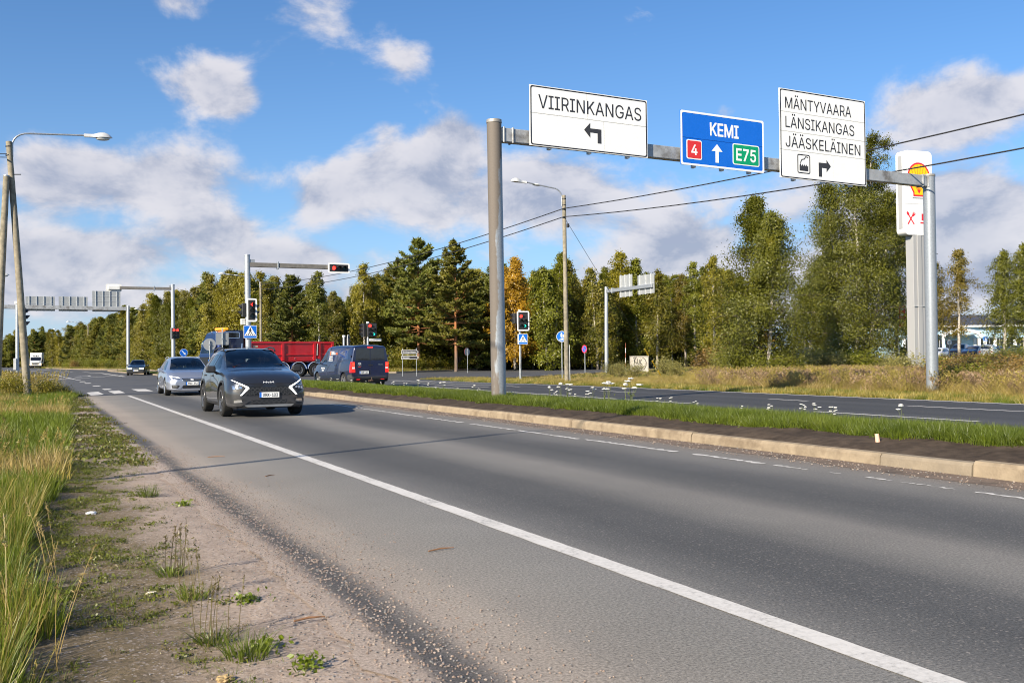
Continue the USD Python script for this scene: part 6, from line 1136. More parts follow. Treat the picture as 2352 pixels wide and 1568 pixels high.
def leaf_quads(pts, size, r, droop=.4, aspect=.62, axis=None):
    """a rhombus for every point: leaves of their own size; with an axis they spread outwards and upwards, as leaves do"""
    n = len(pts); s = size * r.uniform(.65, 1.35, n)[:, None]
    if axis is None:
        a = r.normal(0, 1, (n, 3)); a[:, 2] = a[:, 2] * .7 - droop
        b = np.cross(a, r.normal(0, 1, (n, 3)))
    else:
        o = pts - np.array([axis[0], axis[1], 0]); o[:, 2] = 0; o /= np.maximum(np.linalg.norm(o, axis=1, keepdims=True), 1e-6)
        nr = o * .85 + (0, 0, .55) + r.normal(0, .55, (n, 3)); a = r.normal(0, 1, (n, 3)) + (0, 0, -droop); a -= nr * ((a * nr).sum(1) / (nr * nr).sum(1))[:, None]; b = np.cross(nr, a)
    a /= np.maximum(np.linalg.norm(a, axis=1, keepdims=True), 1e-9); b /= np.maximum(np.linalg.norm(b, axis=1, keepdims=True), 1e-9)
    v = np.stack([pts - a * s * .5, pts + b * s * aspect * .5, pts + a * s * .5, pts - b * s * aspect * .5], 1).reshape(-1, 3); i = np.arange(n)[:, None] * 4
    return trimesh.Trimesh(v, np.vstack([i + (0, 1, 2), i + (0, 2, 3)]), process=False)
def birch_parts(h, rad, base, n, seed, leaf=.11, lean=.0, droop=.55, gap=.0, stems=1, prof=None):
    """tapered stem, limbs and hanging twigs with leaves; returns (wood mesh, points)"""
    r = np.random.default_rng(seed); wood, pts, limbs = [], [], []
    prof = prof or (lambda t: (np.sin(np.pi * np.clip(t, 0, 1) ** .62) ** .8) * (1 - .25 * t) + .06)
    for st in range(stems):
        ang0 = r.uniform(0, 6.28); off = np.array([math.cos(ang0), math.sin(ang0), 0]) * (0 if stems == 1 else rad * r.uniform(.05, .30)); hh = h * (1 if st == 0 else r.uniform(.72, .95))
        z = np.linspace(0, 1, 9); wob = np.cumsum(r.normal(0, .035, (9, 2)), 0) * hh * .1; P = np.c_[off[0] * (.5 + z * 1.4) + wob[:, 0] + lean * z ** 2, off[1] * (.5 + z * 1.4) + wob[:, 1], z * hh]
        r0 = .012 * hh + .02; wood.append(tube(P, r0 * (1 - z * .94) ** .9 + .006, 9)); at = lambda t: np.array([np.interp(t, z, P[:, k]) for k in range(3)])
        nb = int(26 + hh * 1.6); share = n // (stems * nb)
        for k in range(nb):
            t = base / hh + (1 - base / hh) * ((k + r.random()) / nb) ** .9; t = min(t, .99); u = (t - base / hh) / (1 - base / hh)
            az = k * 2.399 + r.normal(0, .5); L = rad * prof(u) * r.uniform(.50, 1.18) * (1 if stems == 1 else .8) * (.62 + .76 * float(meshkit.noise(np.array([math.cos(az) * 1.3, math.sin(az) * 1.3, t * 5.5]), seed))); el = math.radians(r.uniform(18, 50) + 22 * u); s0 = at(t)
            d = np.array([math.cos(az) * math.cos(el), math.sin(az) * math.cos(el), math.sin(el)]); q = np.linspace(0, 1, 6)[:, None]; B = s0 + d * L * q; B[:, 2] -= (droop * L * q[:, 0] ** 2.2); B[:, :2] += r.normal(0, .03 * L, (6, 2)) * q
            limbs.append(tube(B, np.linspace(max(r0 * .33 * (1 - t), .012), .006, 6), 5, False))
            nt = r.integers(5, 9); per = max(int(share / nt * r.uniform(.6, 1.4)), 3)
            if r.random() < gap: continue
            for w in range(nt):
                f_ = r.uniform(.22, 1.0); p0 = np.array([np.interp(f_, q[:, 0], B[:, c]) for c in range(3)]); td = r.normal(0, 1, 3) * (1, 1, .6) + d * .8 + (0, 0, -.35 - droop * .6 * f_); td /= np.linalg.norm(td); tl = L * r.uniform(.22, .5) + .15
                sp = p0 + td * tl * r.beta(1.3, 1.1, per)[:, None]; sp[:, 2] -= droop * .35 * ((sp - p0) ** 2).sum(1) ** .5; sp += r.normal(0, .13 + .05 * L, (per, 3)); pts.append(sp)
                if h > 8.5 and w < 3: limbs.append(tube([p0, p0 + td * tl * .9], [.007, .003], 4, False))
    return cat(wood), cat(limbs), np.vstack(pts), r
def birch(root, h, rad, base, n, seed, leafm, leaf=.11, **k):
    w, lb, p, r = birch_parts(h, rad, base, n, seed, leaf, **k); put('trunk', w, BARK_BIRCH, root, 60); put('limbs', lb, BARK_LIMB, root, 60); put('crown', leaf_quads(p, leaf, r, axis=(0, 0)), leafm, root); return root
def pine(root, h, rad, base, seed, leafm, tufts=1500, blade=.26, dense=1.0):
    """scots pine: whorls of rising limbs with flat pads of needle tufts"""
    r = np.random.default_rng(seed); z = np.linspace(0, 1, 9); wob = np.cumsum(r.normal(0, .02, (9, 2)), 0) * h * .06; P = np.c_[wob, z * h]; r0 = .0115 * h + .03; wood = [tube(P, r0 * (1 - z * .95) + .006, 10)]; cen = []
    at = lambda t: np.array([np.interp(t, z, P[:, c]) for c in range(3)]); t = base / h
    while t < .985:
        u = (t - base / h) / (1 - base / h)
        for k in range(r.integers(4, 7)):
            L = rad * (1.0 - u ** 1.5) ** .75 * (.55 + .45 * min(u * 3.5 + .35, 1)) * r.uniform(.65, 1.12) + .22; az = r.uniform(0, 6.28); el = math.radians(r.uniform(-14, 12) + 46 * u ** 1.4); s0 = at(min(t + r.normal(0, .006), .985)); d = np.array([math.cos(az) * math.cos(el), math.sin(az) * math.cos(el), math.sin(el)])
            q = np.linspace(0, 1, 6)[:, None]; B = s0 + d * L * q; B[:, 2] += .18 * L * q[:, 0] ** 2 - .08 * L * q[:, 0]; wood.append(tube(B, np.linspace(max(.028 * L * .5, .012), .008, 6), 5, False))
            side = np.cross(d, (0, 0, 1.)); side /= np.linalg.norm(side); m = int((8 + 13 * L) * dense)
            f_ = .25 + .75 * r.beta(1.6, 1.0, m); c = np.stack([np.interp(f_, q[:, 0], B[:, j]) for j in range(3)], 1); wd = L * .34 * np.sqrt(np.clip(1.15 - f_, .05, 1)); c += side * (r.normal(0, .55, m) * wd)[:, None]; c[:, 2] += r.normal(.04, .075, m); cen.append(c)
        t += r.uniform(.030, .050) * (12 / h) ** .4
    cen = np.vstack(cen); nb = 7; n = len(cen); c = np.repeat(cen, nb, 0); dirs = r.normal(0, 1, (n * nb, 3)); dirs[:, 2] = abs(dirs[:, 2]) * .75 + .15; dirs /= np.linalg.norm(dirs, axis=1, keepdims=True); s = blade * r.uniform(.6, 1.3, (n * nb, 1)); wv = np.cross(dirs, r.normal(0, 1, (n * nb, 3))); wv /= np.linalg.norm(wv, axis=1, keepdims=True); wv *= s * .16
    tip = c + dirs * s; v = np.stack([c - wv, c + wv, tip + wv * .5, tip - wv * .5], 1).reshape(-1, 3); v = v.reshape(n, nb * 4, 3) + 0; i = (np.arange(n * nb) * 4)[:, None]
    put('trunk', cat(wood), BARK_PINE, root, 60); put('crown', trimesh.Trimesh(v.reshape(-1, 3), np.vstack([i + (0, 1, 2), i + (0, 2, 3)]), process=False), leafm, root); return root
LF = {
 'green': leaf_mat('birch_green', [(0.090, 0.097, 0.007), (0.184, 0.190, 0.016), (0.345, 0.292, 0.028), (0.566, 0.395, 0.044)], .38),
 'olive': leaf_mat('birch_olive', [(0.126, 0.113, 0.011), (0.253, 0.220, 0.019), (0.430, 0.317, 0.032), (0.648, 0.413, 0.048)], .38),
 'yellow': leaf_mat('birch_yellow', [(0.204, 0.130, 0.011), (0.488, 0.278, 0.017), (0.700, 0.408, 0.025), (0.700, 0.522, 0.041)], .40),
 'amber': leaf_mat('birch_amber', [(.085, .10, .012), (.20, .17, .018), (.36, .23, .022), (.46, .30, .03)], .40),
 'brown': leaf_mat('birch_brown', [(0.112, 0.098, 0.013), (0.207, 0.153, 0.020), (0.324, 0.216, 0.031), (0.470, 0.305, 0.044)], .35),
 'grey': leaf_mat('willow_grey', [(0.151, 0.146, 0.038), (0.300, 0.268, 0.076), (0.510, 0.415, 0.139), (0.700, 0.561, 0.207)], .30),
 'bigbirch': leaf_mat('birch_dark', [(0.060, 0.067, 0.007), (0.138, 0.140, 0.012), (0.285, 0.239, 0.024), (0.569, 0.376, 0.047)], .36),
 'pine': leaf_mat('pine_needles', [(0.072, 0.086, 0.013), (0.137, 0.146, 0.018), (0.264, 0.230, 0.026), (0.433, 0.308, 0.040)], .12, .8, .6),
 'pine2': leaf_mat('pine_needles_olive', [(0.093, 0.097, 0.010), (0.179, 0.163, 0.014), (0.330, 0.261, 0.025), (0.520, 0.358, 0.040)], .12, .8, .6),
 'shrub': leaf_mat('shrub_green', [(0.114, 0.121, 0.011), (0.223, 0.226, 0.019), (0.408, 0.333, 0.030), (0.700, 0.438, 0.040)], .35),
 'rust': leaf_mat('shrub_rust', [(0.129, 0.092, 0.026), (0.274, 0.168, 0.040), (0.458, 0.251, 0.067), (0.504, 0.336, 0.120)], .30),
}
def ground_at(x, y): return float(ground_z(x, y)) - .05
# ---- the two big birches before the pylon
def at_px(px, Z, dx=0):
    k = (px - 1176) / 2250; return ((.899 * k + .438) * Z, (.899 - .438 * k) * Z)
def big(name, label, px, Z, h, rad, base, n, seed, m, leaf, cat_='birch tree', **k):
    x, y = at_px(px, Z); t = thing(name, label, cat_, (x, y, ground_at(x, y))); return birch(t, h, rad, base, n, seed, m, leaf, **k)
pf = lambda t: (np.clip(t * 6, 0, 1) ** .4) * (1 - t ** 1.25) ** .8 * 1.1 + .10
big('birch_tree', 'tallest dark green birch standing left of the petrol pylon', 1968, 64, 15.4, 5.4, .25, 150000, 101, LF['bigbirch'], .105, stems=4, prof=pf, droop=.42)
big('birch_tree', 'bushy green birch with a broken top left of the tallest birch', 1752, 52, 9.8, 3.9, .3, 80000, 102, LF['bigbirch'], .10, stems=2, prof=pf, droop=.5)
big('birch_tree', 'dark birch half hidden behind the petrol pylon column', 2066, 71, 11.5, 2.6, .6, 26000, 103, LF['bigbirch'], .11, droop=.5)
x, y = at_px(1765, 51.6); t = thing('birch_sprig', 'yellow autumn sprig hanging in the bushy birch left of the tallest birch', 'branch', (x, y, 2.2)); rr = np.random.default_rng(5); pp = rr.normal(0, 1, (260, 3)) * (.35, .25, .45); put('twig', tube([(0, 0, .7), (.1, 0, 0), (.15, .05, -.6)], [.012, .009, .004], 5), BARK_BIRCH, t); put('leaves', leaf_quads(pp, .085, rr), LF['yellow'], t)
big('birch_tree', 'smaller green birch filling the gap between the two big birches', 1842, 67, 7.8, 3.0, .2, 26000, 104, LF['bigbirch'], .11, droop=.5, stems=2); big('birch_tree', 'dark birch behind the left shoulder of the tallest birch', 1900, 74, 11.0, 3.0, .3, 26000, 105, LF['bigbirch'], .12, droop=.5, stems=2)
# ---- prototypes of the forest trees, then their copies
PROTO = {}
def proto(key, maker): PROTO[key] = maker
first_of = {}
def forest(key, x, y, h, rot, label, group=None, cat_='birch tree'):
    kind, hp = PROTO[key][:2]
    if key not in first_of:
        t = thing(PROTO[key][3], label, cat_, (x, y, ground_at(x, y)), rot, group, h / hp); PROTO[key][2](t); first_of[key] = t; return t
    return dup(first_of[key], (x, y, ground_at(x, y)), rot, label, group, h / hp)
slim = lambda t: (np.clip(t * 6, 0, 1) ** .5) * (1 - t ** 1.7) ** .75 + .10
def B(key, h, rad, base, n, seed, m, leaf, **k): PROTO[key] = ('b', h, lambda t: birch(t, h, rad, base, n, seed, LF[m], leaf, **k), 'birch_tree')
B('g1', 11, 2.5, .7, 16000, 11, 'green', .18, prof=slim); B('g2', 11, 2.9, .3, 18000, 12, 'green', .18, stems=2, prof=slim); B('g3', 11, 2.2, 1.0, 12000, 13, 'green', .17, prof=slim, gap=.12)
B('o1', 11, 2.6, .6, 16000, 14, 'olive', .18, prof=slim); B('o2', 11, 3.0, .3, 18000, 15, 'olive', .18, stems=2, prof=slim); B('o3', 11, 2.1, 1.2, 11000, 16, 'olive', .17, prof=slim, gap=.18)
B('y1', 10, 2.3, .8, 14000, 17, 'yellow', .17, prof=slim); B('a1', 10, 2.4, 1.2, 12000, 18, 'amber', .17, prof=slim, gap=.1); B('a2', 10, 2.6, .6, 14000, 19, 'amber', .17, stems=2, prof=slim); B('b1', 10, 2.5, 2.3, 11000, 20, 'brown', .15, prof=slim, gap=.15, droop=.8); B('b2', 10, 2.9, 2.1, 15000, 23, 'green', .15, prof=slim, gap=.05, droop=.95)
def Pn(key, h, rad, base, seed, m, **k): PROTO[key] = ('p', h, lambda t: pine(t, h, rad, base, seed, LF[m], **k), 'pine_tree')
Pn('p1', 13, 3.9, 3.0, 31, 'pine', dense=1.5); Pn('p2', 12.5, 3.7, 2.7, 32, 'pine2', dense=1.5); Pn('p3', 11, 2.9, .6, 33, 'pine', dense=1.2, blade=.32); Pn('p4', 11, 2.9, .4, 34, 'pine2', dense=1.2, blade=.32)
frng = np.random.default_rng(77)
def F(key, px, Z, top, label=None, group=None, cat_=None):
    """a tree whose crown tip reaches the given height (in picture rows of the survey) at distance Z"""
    x, y = at_px(px, Z); hor = 832 - .0105 * (px - 79); h = ((hor - top) * Z / 2250 + 1.3) * (1.0 if key[0] == 'p' else 1.10)
    return forest(key, x, y, h, frng.uniform(0, 360), label, group, cat_ or ('pine tree' if key[0] == 'p' else 'birch tree'))
# distinguishable trees, left to right
F('p1', 962, 97, 556, 'tall dark pine with an orange trunk left of the gantry post'); F('p2', 1048, 93, 560, 'olive-green pine with spreading pads beside the gantry post'); F('p1', 918, 104, 600, 'slender pine half behind the left tall pine above the van')
F('p3', 672, 96, 634, 'dark pine with a pointed top above the red dump body'); F('g3', 735, 93, 648, 'slim pale-stemmed birch above the right end of the red dump body'); F('a1', 768, 98, 690, 'rusty autumn birch behind the signal post left of the van'); F('o3', 835, 99, 632, 'lone slim birch rising behind the signal above the van')
F('y1', 1182, 96, 620, 'bright yellow birch just right of the gantry post'); F('y1', 1160, 101, 640, 'yellow birch partly hidden by the gantry post'); F('g2', 1262, 94, 606, 'full green birch directly left of the wooden lamp pole'); F('o1', 1305, 99, 622, 'yellow-green birch behind the wooden lamp pole'); F('g1', 1225, 103, 648, 'dark green birch between the yellow birch and the wooden lamp pole')
F('a2', 1378, 97, 640, 'thinly turning birch left of the cantilever sign mast'); F('o2', 1408, 102, 604, 'tall windswept birch behind the cantilever sign mast'); F('g1', 1462, 102, 622, 'green birch behind the boards of the cantilever mast'); F('a1', 1512, 99, 645, 'orange autumn birch right of the cantilever mast'); F('b1', 1573, 108, 652, 'sparse brownish birch right of the steel lamp post'); F('g3', 1600, 104, 628, 'tall loose birch second right of the steel lamp post'); F('o3', 1640, 100, 618, 'yellowing birch left of the bushy birch'); F('a2', 1668, 106, 655, 'amber birch peeping out left of the bushy birch')
F('b1', 2205, 98, 615, 'brownish weeping birch before the pale blue building'); F('b2', 2306, 97, 618, 'green weeping birch at the right of the pale blue building'); F('b2', 2352, 92, 606, 'weeping birch cut by the right edge of the photograph'); F('b1', 2148, 102, 640, 'thin birch half hidden by the right gantry post'); F('b2', 2400, 100, 610, 'weeping birch just beyond the right edge')
# the belt of mixed trees along the left branch, and the wood behind: trees nothing tells apart share a label
belt_lab = {'g': 'green birch in the dense tree belt along the left branch of the road', 'o': 'olive-toned birch in the dense tree belt along the left branch of the road', 'p': 'dark pine in the dense tree belt along the left branch of the road', 'a': 'turning birch in the dense tree belt along the left branch of the road'}
tops = np.array([(130, 772), (165, 752), (230, 735), (300, 722), (350, 706), (400, 690), (440, 684), (480, 668), (530, 650), (562, 640), (600, 662), (640, 664)], float); Zs = np.array([(130, 240), (230, 185), (300, 160), (400, 132), (500, 118), (640, 106)], float)
px = 122.
while px < 648:
    Z = np.interp(px, Zs[:, 0], Zs[:, 1]); top = np.interp(px, tops[:, 0], tops[:, 1])
    for row in range(3):
        pinep = .75 if px < 330 else (.30 if px < 420 else .16); key = frng.choice(['p3', 'p4']) if frng.random() < pinep else frng.choice(['g1', 'g2', 'o1', 'o2', 'o2', 'g2', 'o1', 'a2' if px > 380 else 'o2'])
        F(key, px + frng.normal(0, 5), Z + row * 6 + frng.uniform(-2, 2), top + frng.uniform(-8, 16) + (8 if row == 0 else 0) - (0 if row < 2 else 4), belt_lab[key[0]], 'trees of the left-hand belt (%s)' % {'g': 'green birches', 'o': 'olive birches', 'p': 'pines', 'a': 'turning birches'}[key[0]])
    px += 15 * 110 / Z * frng.uniform(.8, 1.2) + 3
wood_lab = {'g': 'green birch deep in the wood behind the junction', 'o': 'olive-toned birch deep in the wood behind the junction', 'p': 'dark pine deep in the wood behind the junction', 'a': 'turning birch deep in the wood behind the junction', 'b': 'brownish birch deep in the wood behind the junction'}
wt = np.array([(650, 676), (700, 668), (790, 690), (850, 660), (900, 640), (980, 640), (1100, 640), (1140, 632), (1200, 665), (1260, 640), (1340, 668), (1400, 640), (1460, 650), (1530, 662), (1600, 660), (1680, 640)], float)
px = 652.
while px < 1700:
    for row in range(3):
        key = frng.choice(['g1', 'g2', 'o1', 'o2', 'o3', 'g3', 'a2' if px > 1330 else 'p4', 'p3' if px < 1350 else 'o2'])
        Z = 103 + row * 7 + frng.uniform(-2, 3) + max(px - 1350, 0) * .035; F(key, px + frng.normal(0, 8), Z, np.interp(px, wt[:, 0], wt[:, 1]) + frng.uniform(-10, 24), wood_lab[key[0]], 'trees of the wood behind the junction (%s)' % key[0])
    px += frng.uniform(15, 26)
# far trees on the left of the road
far_lab = {'g': 'far green birch beyond the white truck on the left', 'o': 'far olive birch beyond the white truck on the left', 'p': 'far pine beyond the white truck on the left', 'a': 'far rusty birch beyond the white truck on the left'}
px = -20.
while px < 128:
    for row in range(2):
        key = frng.choice(['p3', 'p4', 'o1', 'o2', 'g2', 'a2' if 55 < px < 100 else 'g2']); F(key, px + frng.normal(0, 3), 262 + row * 25 + frng.uniform(-6, 6), np.interp(px, [-20, 20, 40, 60, 88, 100, 130], [785, 772, 762, 778, 752, 756, 790]) + frng.uniform(0, 18), far_lab[key[0]], 'far trees left of the road (%s)' % key[0])
    px += frng.uniform(7, 11)
# ---- shrubs: willow scrub and undergrowth
def shrub_mesh(h, rad, n, seed, leaf, up=.5):
    r = np.random.default_rng(seed); wood, pts = [], []
    for k in range(16):
        az = r.uniform(0, 6.28); L = h * r.uniform(.7, 1.1); d = np.array([math.cos(az) * rad / h * r.uniform(.2, 1), math.sin(az) * rad / h * r.uniform(.2, 1), 1.0]); q = np.linspace(0, 1, 5)[:, None]; Bp = d * L * q; Bp[:, 2] = L * q[:, 0] * (1 - .22 * q[:, 0]); wood.append(tube(Bp, np.linspace(.016, .004, 5), 4, False)); m = n // 16; f_ = r.beta(1.6, 1.0, m); c = np.stack([np.interp(f_, q[:, 0], Bp[:, j]) for j in range(3)], 1) + r.normal(0, .09 + .09 * h, (m, 3)); c[:, 2] = np.maximum(c[:, 2], .03); pts.append(c)
    return cat(wood), leaf_quads(np.vstack(pts), leaf, r, -.3, .42)
SHR = {}
BARK_TWIG = mat('twig', (.12, .09, .06), .9)
def shrub(key, x, y, h, label, group=None, cat_='bush', wide=1.0):
    mk, leaf, n, nm = {'w1': ('grey', .10, 2600, 'willow_bush'), 'w2': ('grey', .10, 2200, 'willow_bush'), 's1': ('shrub', .11, 2600, 'undergrowth_bush'), 's2': ('shrub', .12, 2200, 'undergrowth_bush'), 's3': ('olive', .12, 2200, 'undergrowth_bush'), 'r1': ('rust', .09, 2600, 'autumn_bush'), 'r2': ('rust', .09, 2400, 'autumn_bush'), 'y1': ('amber', .09, 2200, 'yellow_bush'), 'd1': ('green', .12, 3000, 'dark_bush'), 'd2': ('green', .065, 7000, 'dark_bush')}[key]
    rot = frng.uniform(0, 360); sc = (h / 1.5 * wide, h / 1.5 * wide, h / 1.5)
    if key not in SHR:
        t = thing(nm, label, cat_, (x, y, ground_at(x, y)), rot, group, sc); w, l = shrub_mesh(1.5, 1.0, n, sum(map(ord, key)), leaf); put('stems', w, BARK_TWIG, t); put('foliage', l, LF[mk], t); SHR[key] = t; return t
    return dup(SHR[key], (x, y, ground_at(x, y)), rot, label, group, sc)
def Sx(key, px, Z, h, label, group=None, wide=1.0):
    x, y = at_px(px, Z); return shrub(key, x, y, h, label, group, wide=wide)
for px, Z, h, lb in ((1425, 63, 1.05, 'silvery willow bush left of the graffiti cabinet'), (1455, 60, .95, 'low silvery willow bush before the graffiti cabinet'), (1525, 66, 1.35, 'silvery willow bush right of the graffiti cabinet'), (1550, 64, 1.1, 'willow bush at the foot of the steel lamp post'), (1405, 66, 1.0, 'small willow bush by the cantilever mast foot')): Sx(frng.choice(['w1', 'w2']), px, Z, h, lb, wide=1.1)
for px, Z, h, k, lb in ((1625, 62, 1.9, 'r1', 'reddish twiggy bush left of the bushy birch'), (1660, 60, 1.8, 'w1', 'silver-leaved bush at the foot of the bushy birch'), (1690, 58, 1.5, 's1', 'green bush under the bushy birch'), (1790, 52.5, 1.7, 'w2', 'tall silvery willow between the two big birches'), (1830, 55, 1.9, 'w1', 'silvery willow left before the tallest birch'), (1870, 58, 1.6, 'd1', 'dark bush before the tallest birch'), (2040, 54, 1.3, 'w2', 'pale bush right under the tallest birch'), (2075, 50, 1.4, 'w1', 'pale bush beside the pylon foot'), (1768, 49.5, 1.35, 's1', 'green bush hiding the stem foot of the bushy birch'), (1712, 51, 1.5, 'd1', 'dark bush at the left foot of the bushy birch'), (1900, 56, 1.7, 'w1', 'pale bush at the left foot of the tallest birch'), (1960, 57, 1.6, 's2', 'green bush at the middle foot of the tallest birch'), (1735, 53, 1.5, 'd1', 'dark bush at the stem of the bushy birch'), (1930, 60, 1.6, 'd1', 'dark bush at the stem of the tallest birch'), (1985, 60, 1.6, 'd1', 'dark bush right of the tallest birch stem')): Sx(k, px, Z, h, lb, wide=1.2)
x_ = 2160.
while x_ < 2440:
    for row in range(4):
        Z = 35 + row * 6 + frng.uniform(-2, 2); k = frng.choice(['r1', 'r2', 'r1', 's1', 'y1', 'w1']); Sx(k, x_ + frng.normal(0, 8), Z, (1.16 + .05 * row) * frng.uniform(.75, 1.08) * (1 - .10 * (row == 0)), {'r': 'rust-coloured autumn bush', 'y': 'yellow autumn bush', 'w': 'greyish willow bush', 's': 'green bush'}[k[0]] + ' in the scrub right of the gantry post', 'scrub right of the gantry post (%s)' % k[0], 1.25)
    x_ += frng.uniform(18, 26)
Sx('d2', 2325, 47, 1.75, 'large dark bush at the right edge above the autumn scrub', wide=1.3); Sx('d2', 2365, 45, 1.7, 'dark bush cut by the right edge', wide=1.3)
# undergrowth along the wood's edge
u = 0
for (x0, y0), (x1, y1), n, hh in (((24.0, 92.5), (27.5, 87.5), 8, 1.5), ((28, 86.5), (45, 99.5), 34, 1.5), ((46, 100), (62, 105.5), 26, 2.0), ((62, 105.5), (84, 114), 24, 2.0), ((29, 89), (46, 102.5), 26, 2.2), ((22, 99), (15, 146), 30, 1.9), ((15, 146), (5.0, 215), 26, 2.0), ((26, 94), (21, 104), 12, 2.6)):
    for k in range(n):
        q = (k + frng.random()) / n; key = frng.choice(['s1', 's2', 's3', 's1', 's3', 'd1', 'r1' if frng.random() < .3 else 's2']); x, y = x0 + (x1 - x0) * q, y0 + (y1 - y0) * q
        shrub(key, x + frng.normal(0, .6) + .6, y + abs(frng.normal(0, .8)), hh * frng.uniform(.6, 1.15), {'s': 'green undergrowth bush at the edge of the wood behind the junction', 'd': 'dark undergrowth bush at the edge of the wood behind the junction', 'r': 'reddish undergrowth bush at the edge of the wood behind the junction'}[key[0]], 'undergrowth along the edge of the wood (%s)' % key[0], wide=1.15)
# ================================================================ grass, weeds, flowers, stones
grng = np.random.default_rng(2024)
def blades(n, h, spread, w, r, lean=.25, seg=3, wind=(0, 0), curl=.5):
    """a tuft of bent, tapering blades"""
    az = r.uniform(0, 6.283, n); rad = spread * np.sqrt(r.random(n)); base = np.c_[rad * np.cos(az), rad * np.sin(az), np.zeros(n)]; hh = h * r.uniform(.45, 1.15, n)
    d = np.c_[np.cos(az), np.sin(az)] * (lean * r.uniform(.2, 1.4, n))[:, None] + r.normal(0, .12, (n, 2)) + np.array(wind); side = r.uniform(0, 6.283, n); s = np.c_[np.cos(side), np.sin(side), np.zeros(n)]; V = []
    for k in range(seg + 1):
        t = k / seg; c = base.copy(); c[:, :2] += d * (hh * (t * .55 + curl * t * t))[:, None]; c[:, 2] += hh * t * (1 - .22 * t * np.minimum((d ** 2).sum(1) ** .5 * 1.5, 1)); ww = w * (1 - t) ** .7 * (1 if k < seg else 0) + (.0006)
        V += [c - s * ww * .5, c + s * ww * .5]
    v = np.stack(V, 1).reshape(-1, 3); m = 2 * (seg + 1); i = (np.arange(n) * m)[:, None]; f = []
    for k in range(seg): f += [i + (2 * k, 2 * k + 1, 2 * k + 3), i + (2 * k, 2 * k + 3, 2 * k + 2)]
    return trimesh.Trimesh(v, np.vstack(f), process=False)
def seed_heads(n, h, spread, r, wind=(0, 0), thick=.012):
    """thin stalks that end in a feathery panicle"""
    out = []
    for _ in range(n):
        p = np.array([*r.normal(0, spread, 2), 0]); d = np.array([*(r.normal(0, .10, 2) + wind), 1.0]); L = h * r.uniform(.75, 1.15); q = np.linspace(0, 1, 5)[:, None]; c = p + d * L * q; c[:, :2] += np.array(wind) * L * (q ** 2.5) * .6
        out.append(tube(c, np.linspace(.0022, .0012, 5), 3, False)); k = 12; t = r.uniform(.76, 1, k); cc = np.stack([np.interp(t, q[:, 0], c[:, j]) for j in range(3)], 1); out.append(leaf_quads(cc + r.normal(0, thick * .5, (k, 3)), thick * 3.2, r, -.9, .22))
    return cat(out)
def scatter(name, protos, pts, label, cat_, scale=(.7, 1.3), zf=None, tilt=.0, seed=0, kind='stuff', zscale=None):
    """one object of many small plants or stones that nobody could count"""
    r = np.random.default_rng(seed); pi = UsdGeom.PointInstancer.Define(stage, fresh('/World', name)); paths = []
    for m, ma in protos: paths.append(put('piece', m, ma, str(pi.GetPath())).GetPath())
    pts = np.asarray(pts, float); n = len(pts); z = zf(pts[:, 0], pts[:, 1]) if zf is not None else (pts[:, 2] if pts.shape[1] > 2 else np.zeros(n))
    pi.CreatePrototypesRel().SetTargets(paths); pi.CreateProtoIndicesAttr(Vt.IntArray.FromNumpy(r.integers(0, len(protos), n).astype(np.int32))); pi.CreatePositionsAttr(Vt.Vec3fArray.FromNumpy(np.c_[pts[:, :2], z].astype(np.float32)))
    a = r.uniform(0, 2 * np.pi, n) if tilt >= 0 else r.normal(0, .25, n); q = np.c_[np.cos(a / 2), np.zeros(n), np.zeros(n), np.sin(a / 2)]; pi.CreateOrientationsAttr(Vt.QuathArray([Gf.Quath(float(w), float(x), float(y), float(zz)) for w, x, y, zz in q]))
    s = r.uniform(*scale, n)[:, None] * np.ones((1, 3)); 
    if zscale is not None: s[:, 2] *= zscale
    pi.CreateScalesAttr(Vt.Vec3fArray.FromNumpy(s.astype(np.float32))); return tag(pi.GetPrim(), label, cat_, kind=kind)
GR = {'lush': leaf_mat('grass_lush', [(.09, .125, .009), (.17, .215, .014), (.26, .28, .028), (.36, .34, .055)], .40, 1.2), 'dry': leaf_mat('grass_dry', [(.30, .215, .075), (.45, .335, .125), (.58, .45, .20), (.66, .54, .28)], .35, .9), 'gold': leaf_mat('grass_gold', [(.24, .20, .04), (.40, .31, .08), (.55, .42, .135), (.64, .50, .21)], .38, .5), 'mid': leaf_mat('grass_median', [(.08, .115, .011), (.145, .185, .02), (.225, .245, .036), (.34, .31, .08)], .40, 1.0), 'weed': leaf_mat('weed_leaf', [(.09, .11, .014), (.15, .165, .022), (.22, .20, .04), (.27, .18, .06)], .35, 2.), 'moss': leaf_mat('moss_brown', [(.11, .085, .03), (.16, .13, .04), (.20, .15, .05), (.24, .14, .07)], .25, 1.5)}
def fill(n, x0, x1, y0, y1, keep, r, bias=1.0):
    p = np.c_[r.uniform(x0, x1, n), y0 + (y1 - y0) * r.random(n) ** bias]; return p[keep(p[:, 0], p[:, 1])]
edge_x = lambda y: np.interp(y, [0, 4.8, 6.3, 8.8, 11.9, 18, 27, 36, 42], [.05, .10, .06, .08, .38, .55, .80, 1.15, 1.6])
edge_n = lambda x, y: edge_x(y) + .28 * (fb(x, y, 1.3, 41) - .5) + .25 * (fb(x, y, 4, 42) - .5)
vz = lambda x, y: verge_surface(x, y) - .01
r = grng
T1 = [(blades(46, .36, .075, .0052, r, .30, 4, (.10, .04)), GR['lush']), (blades(40, .30, .08, .0055, r, .38, 4, (.08, .02)), GR['lush']), (cat([blades(34, .33, .07, .005, r, .3, 4, (.1, .04))]), GR['lush']), (cat([blades(22, .36, .06, .004, r, .25, 4, (.12, .05)), seed_heads(1, .52, .03, r, (.10, .04), .006)]), GR['gold'])]
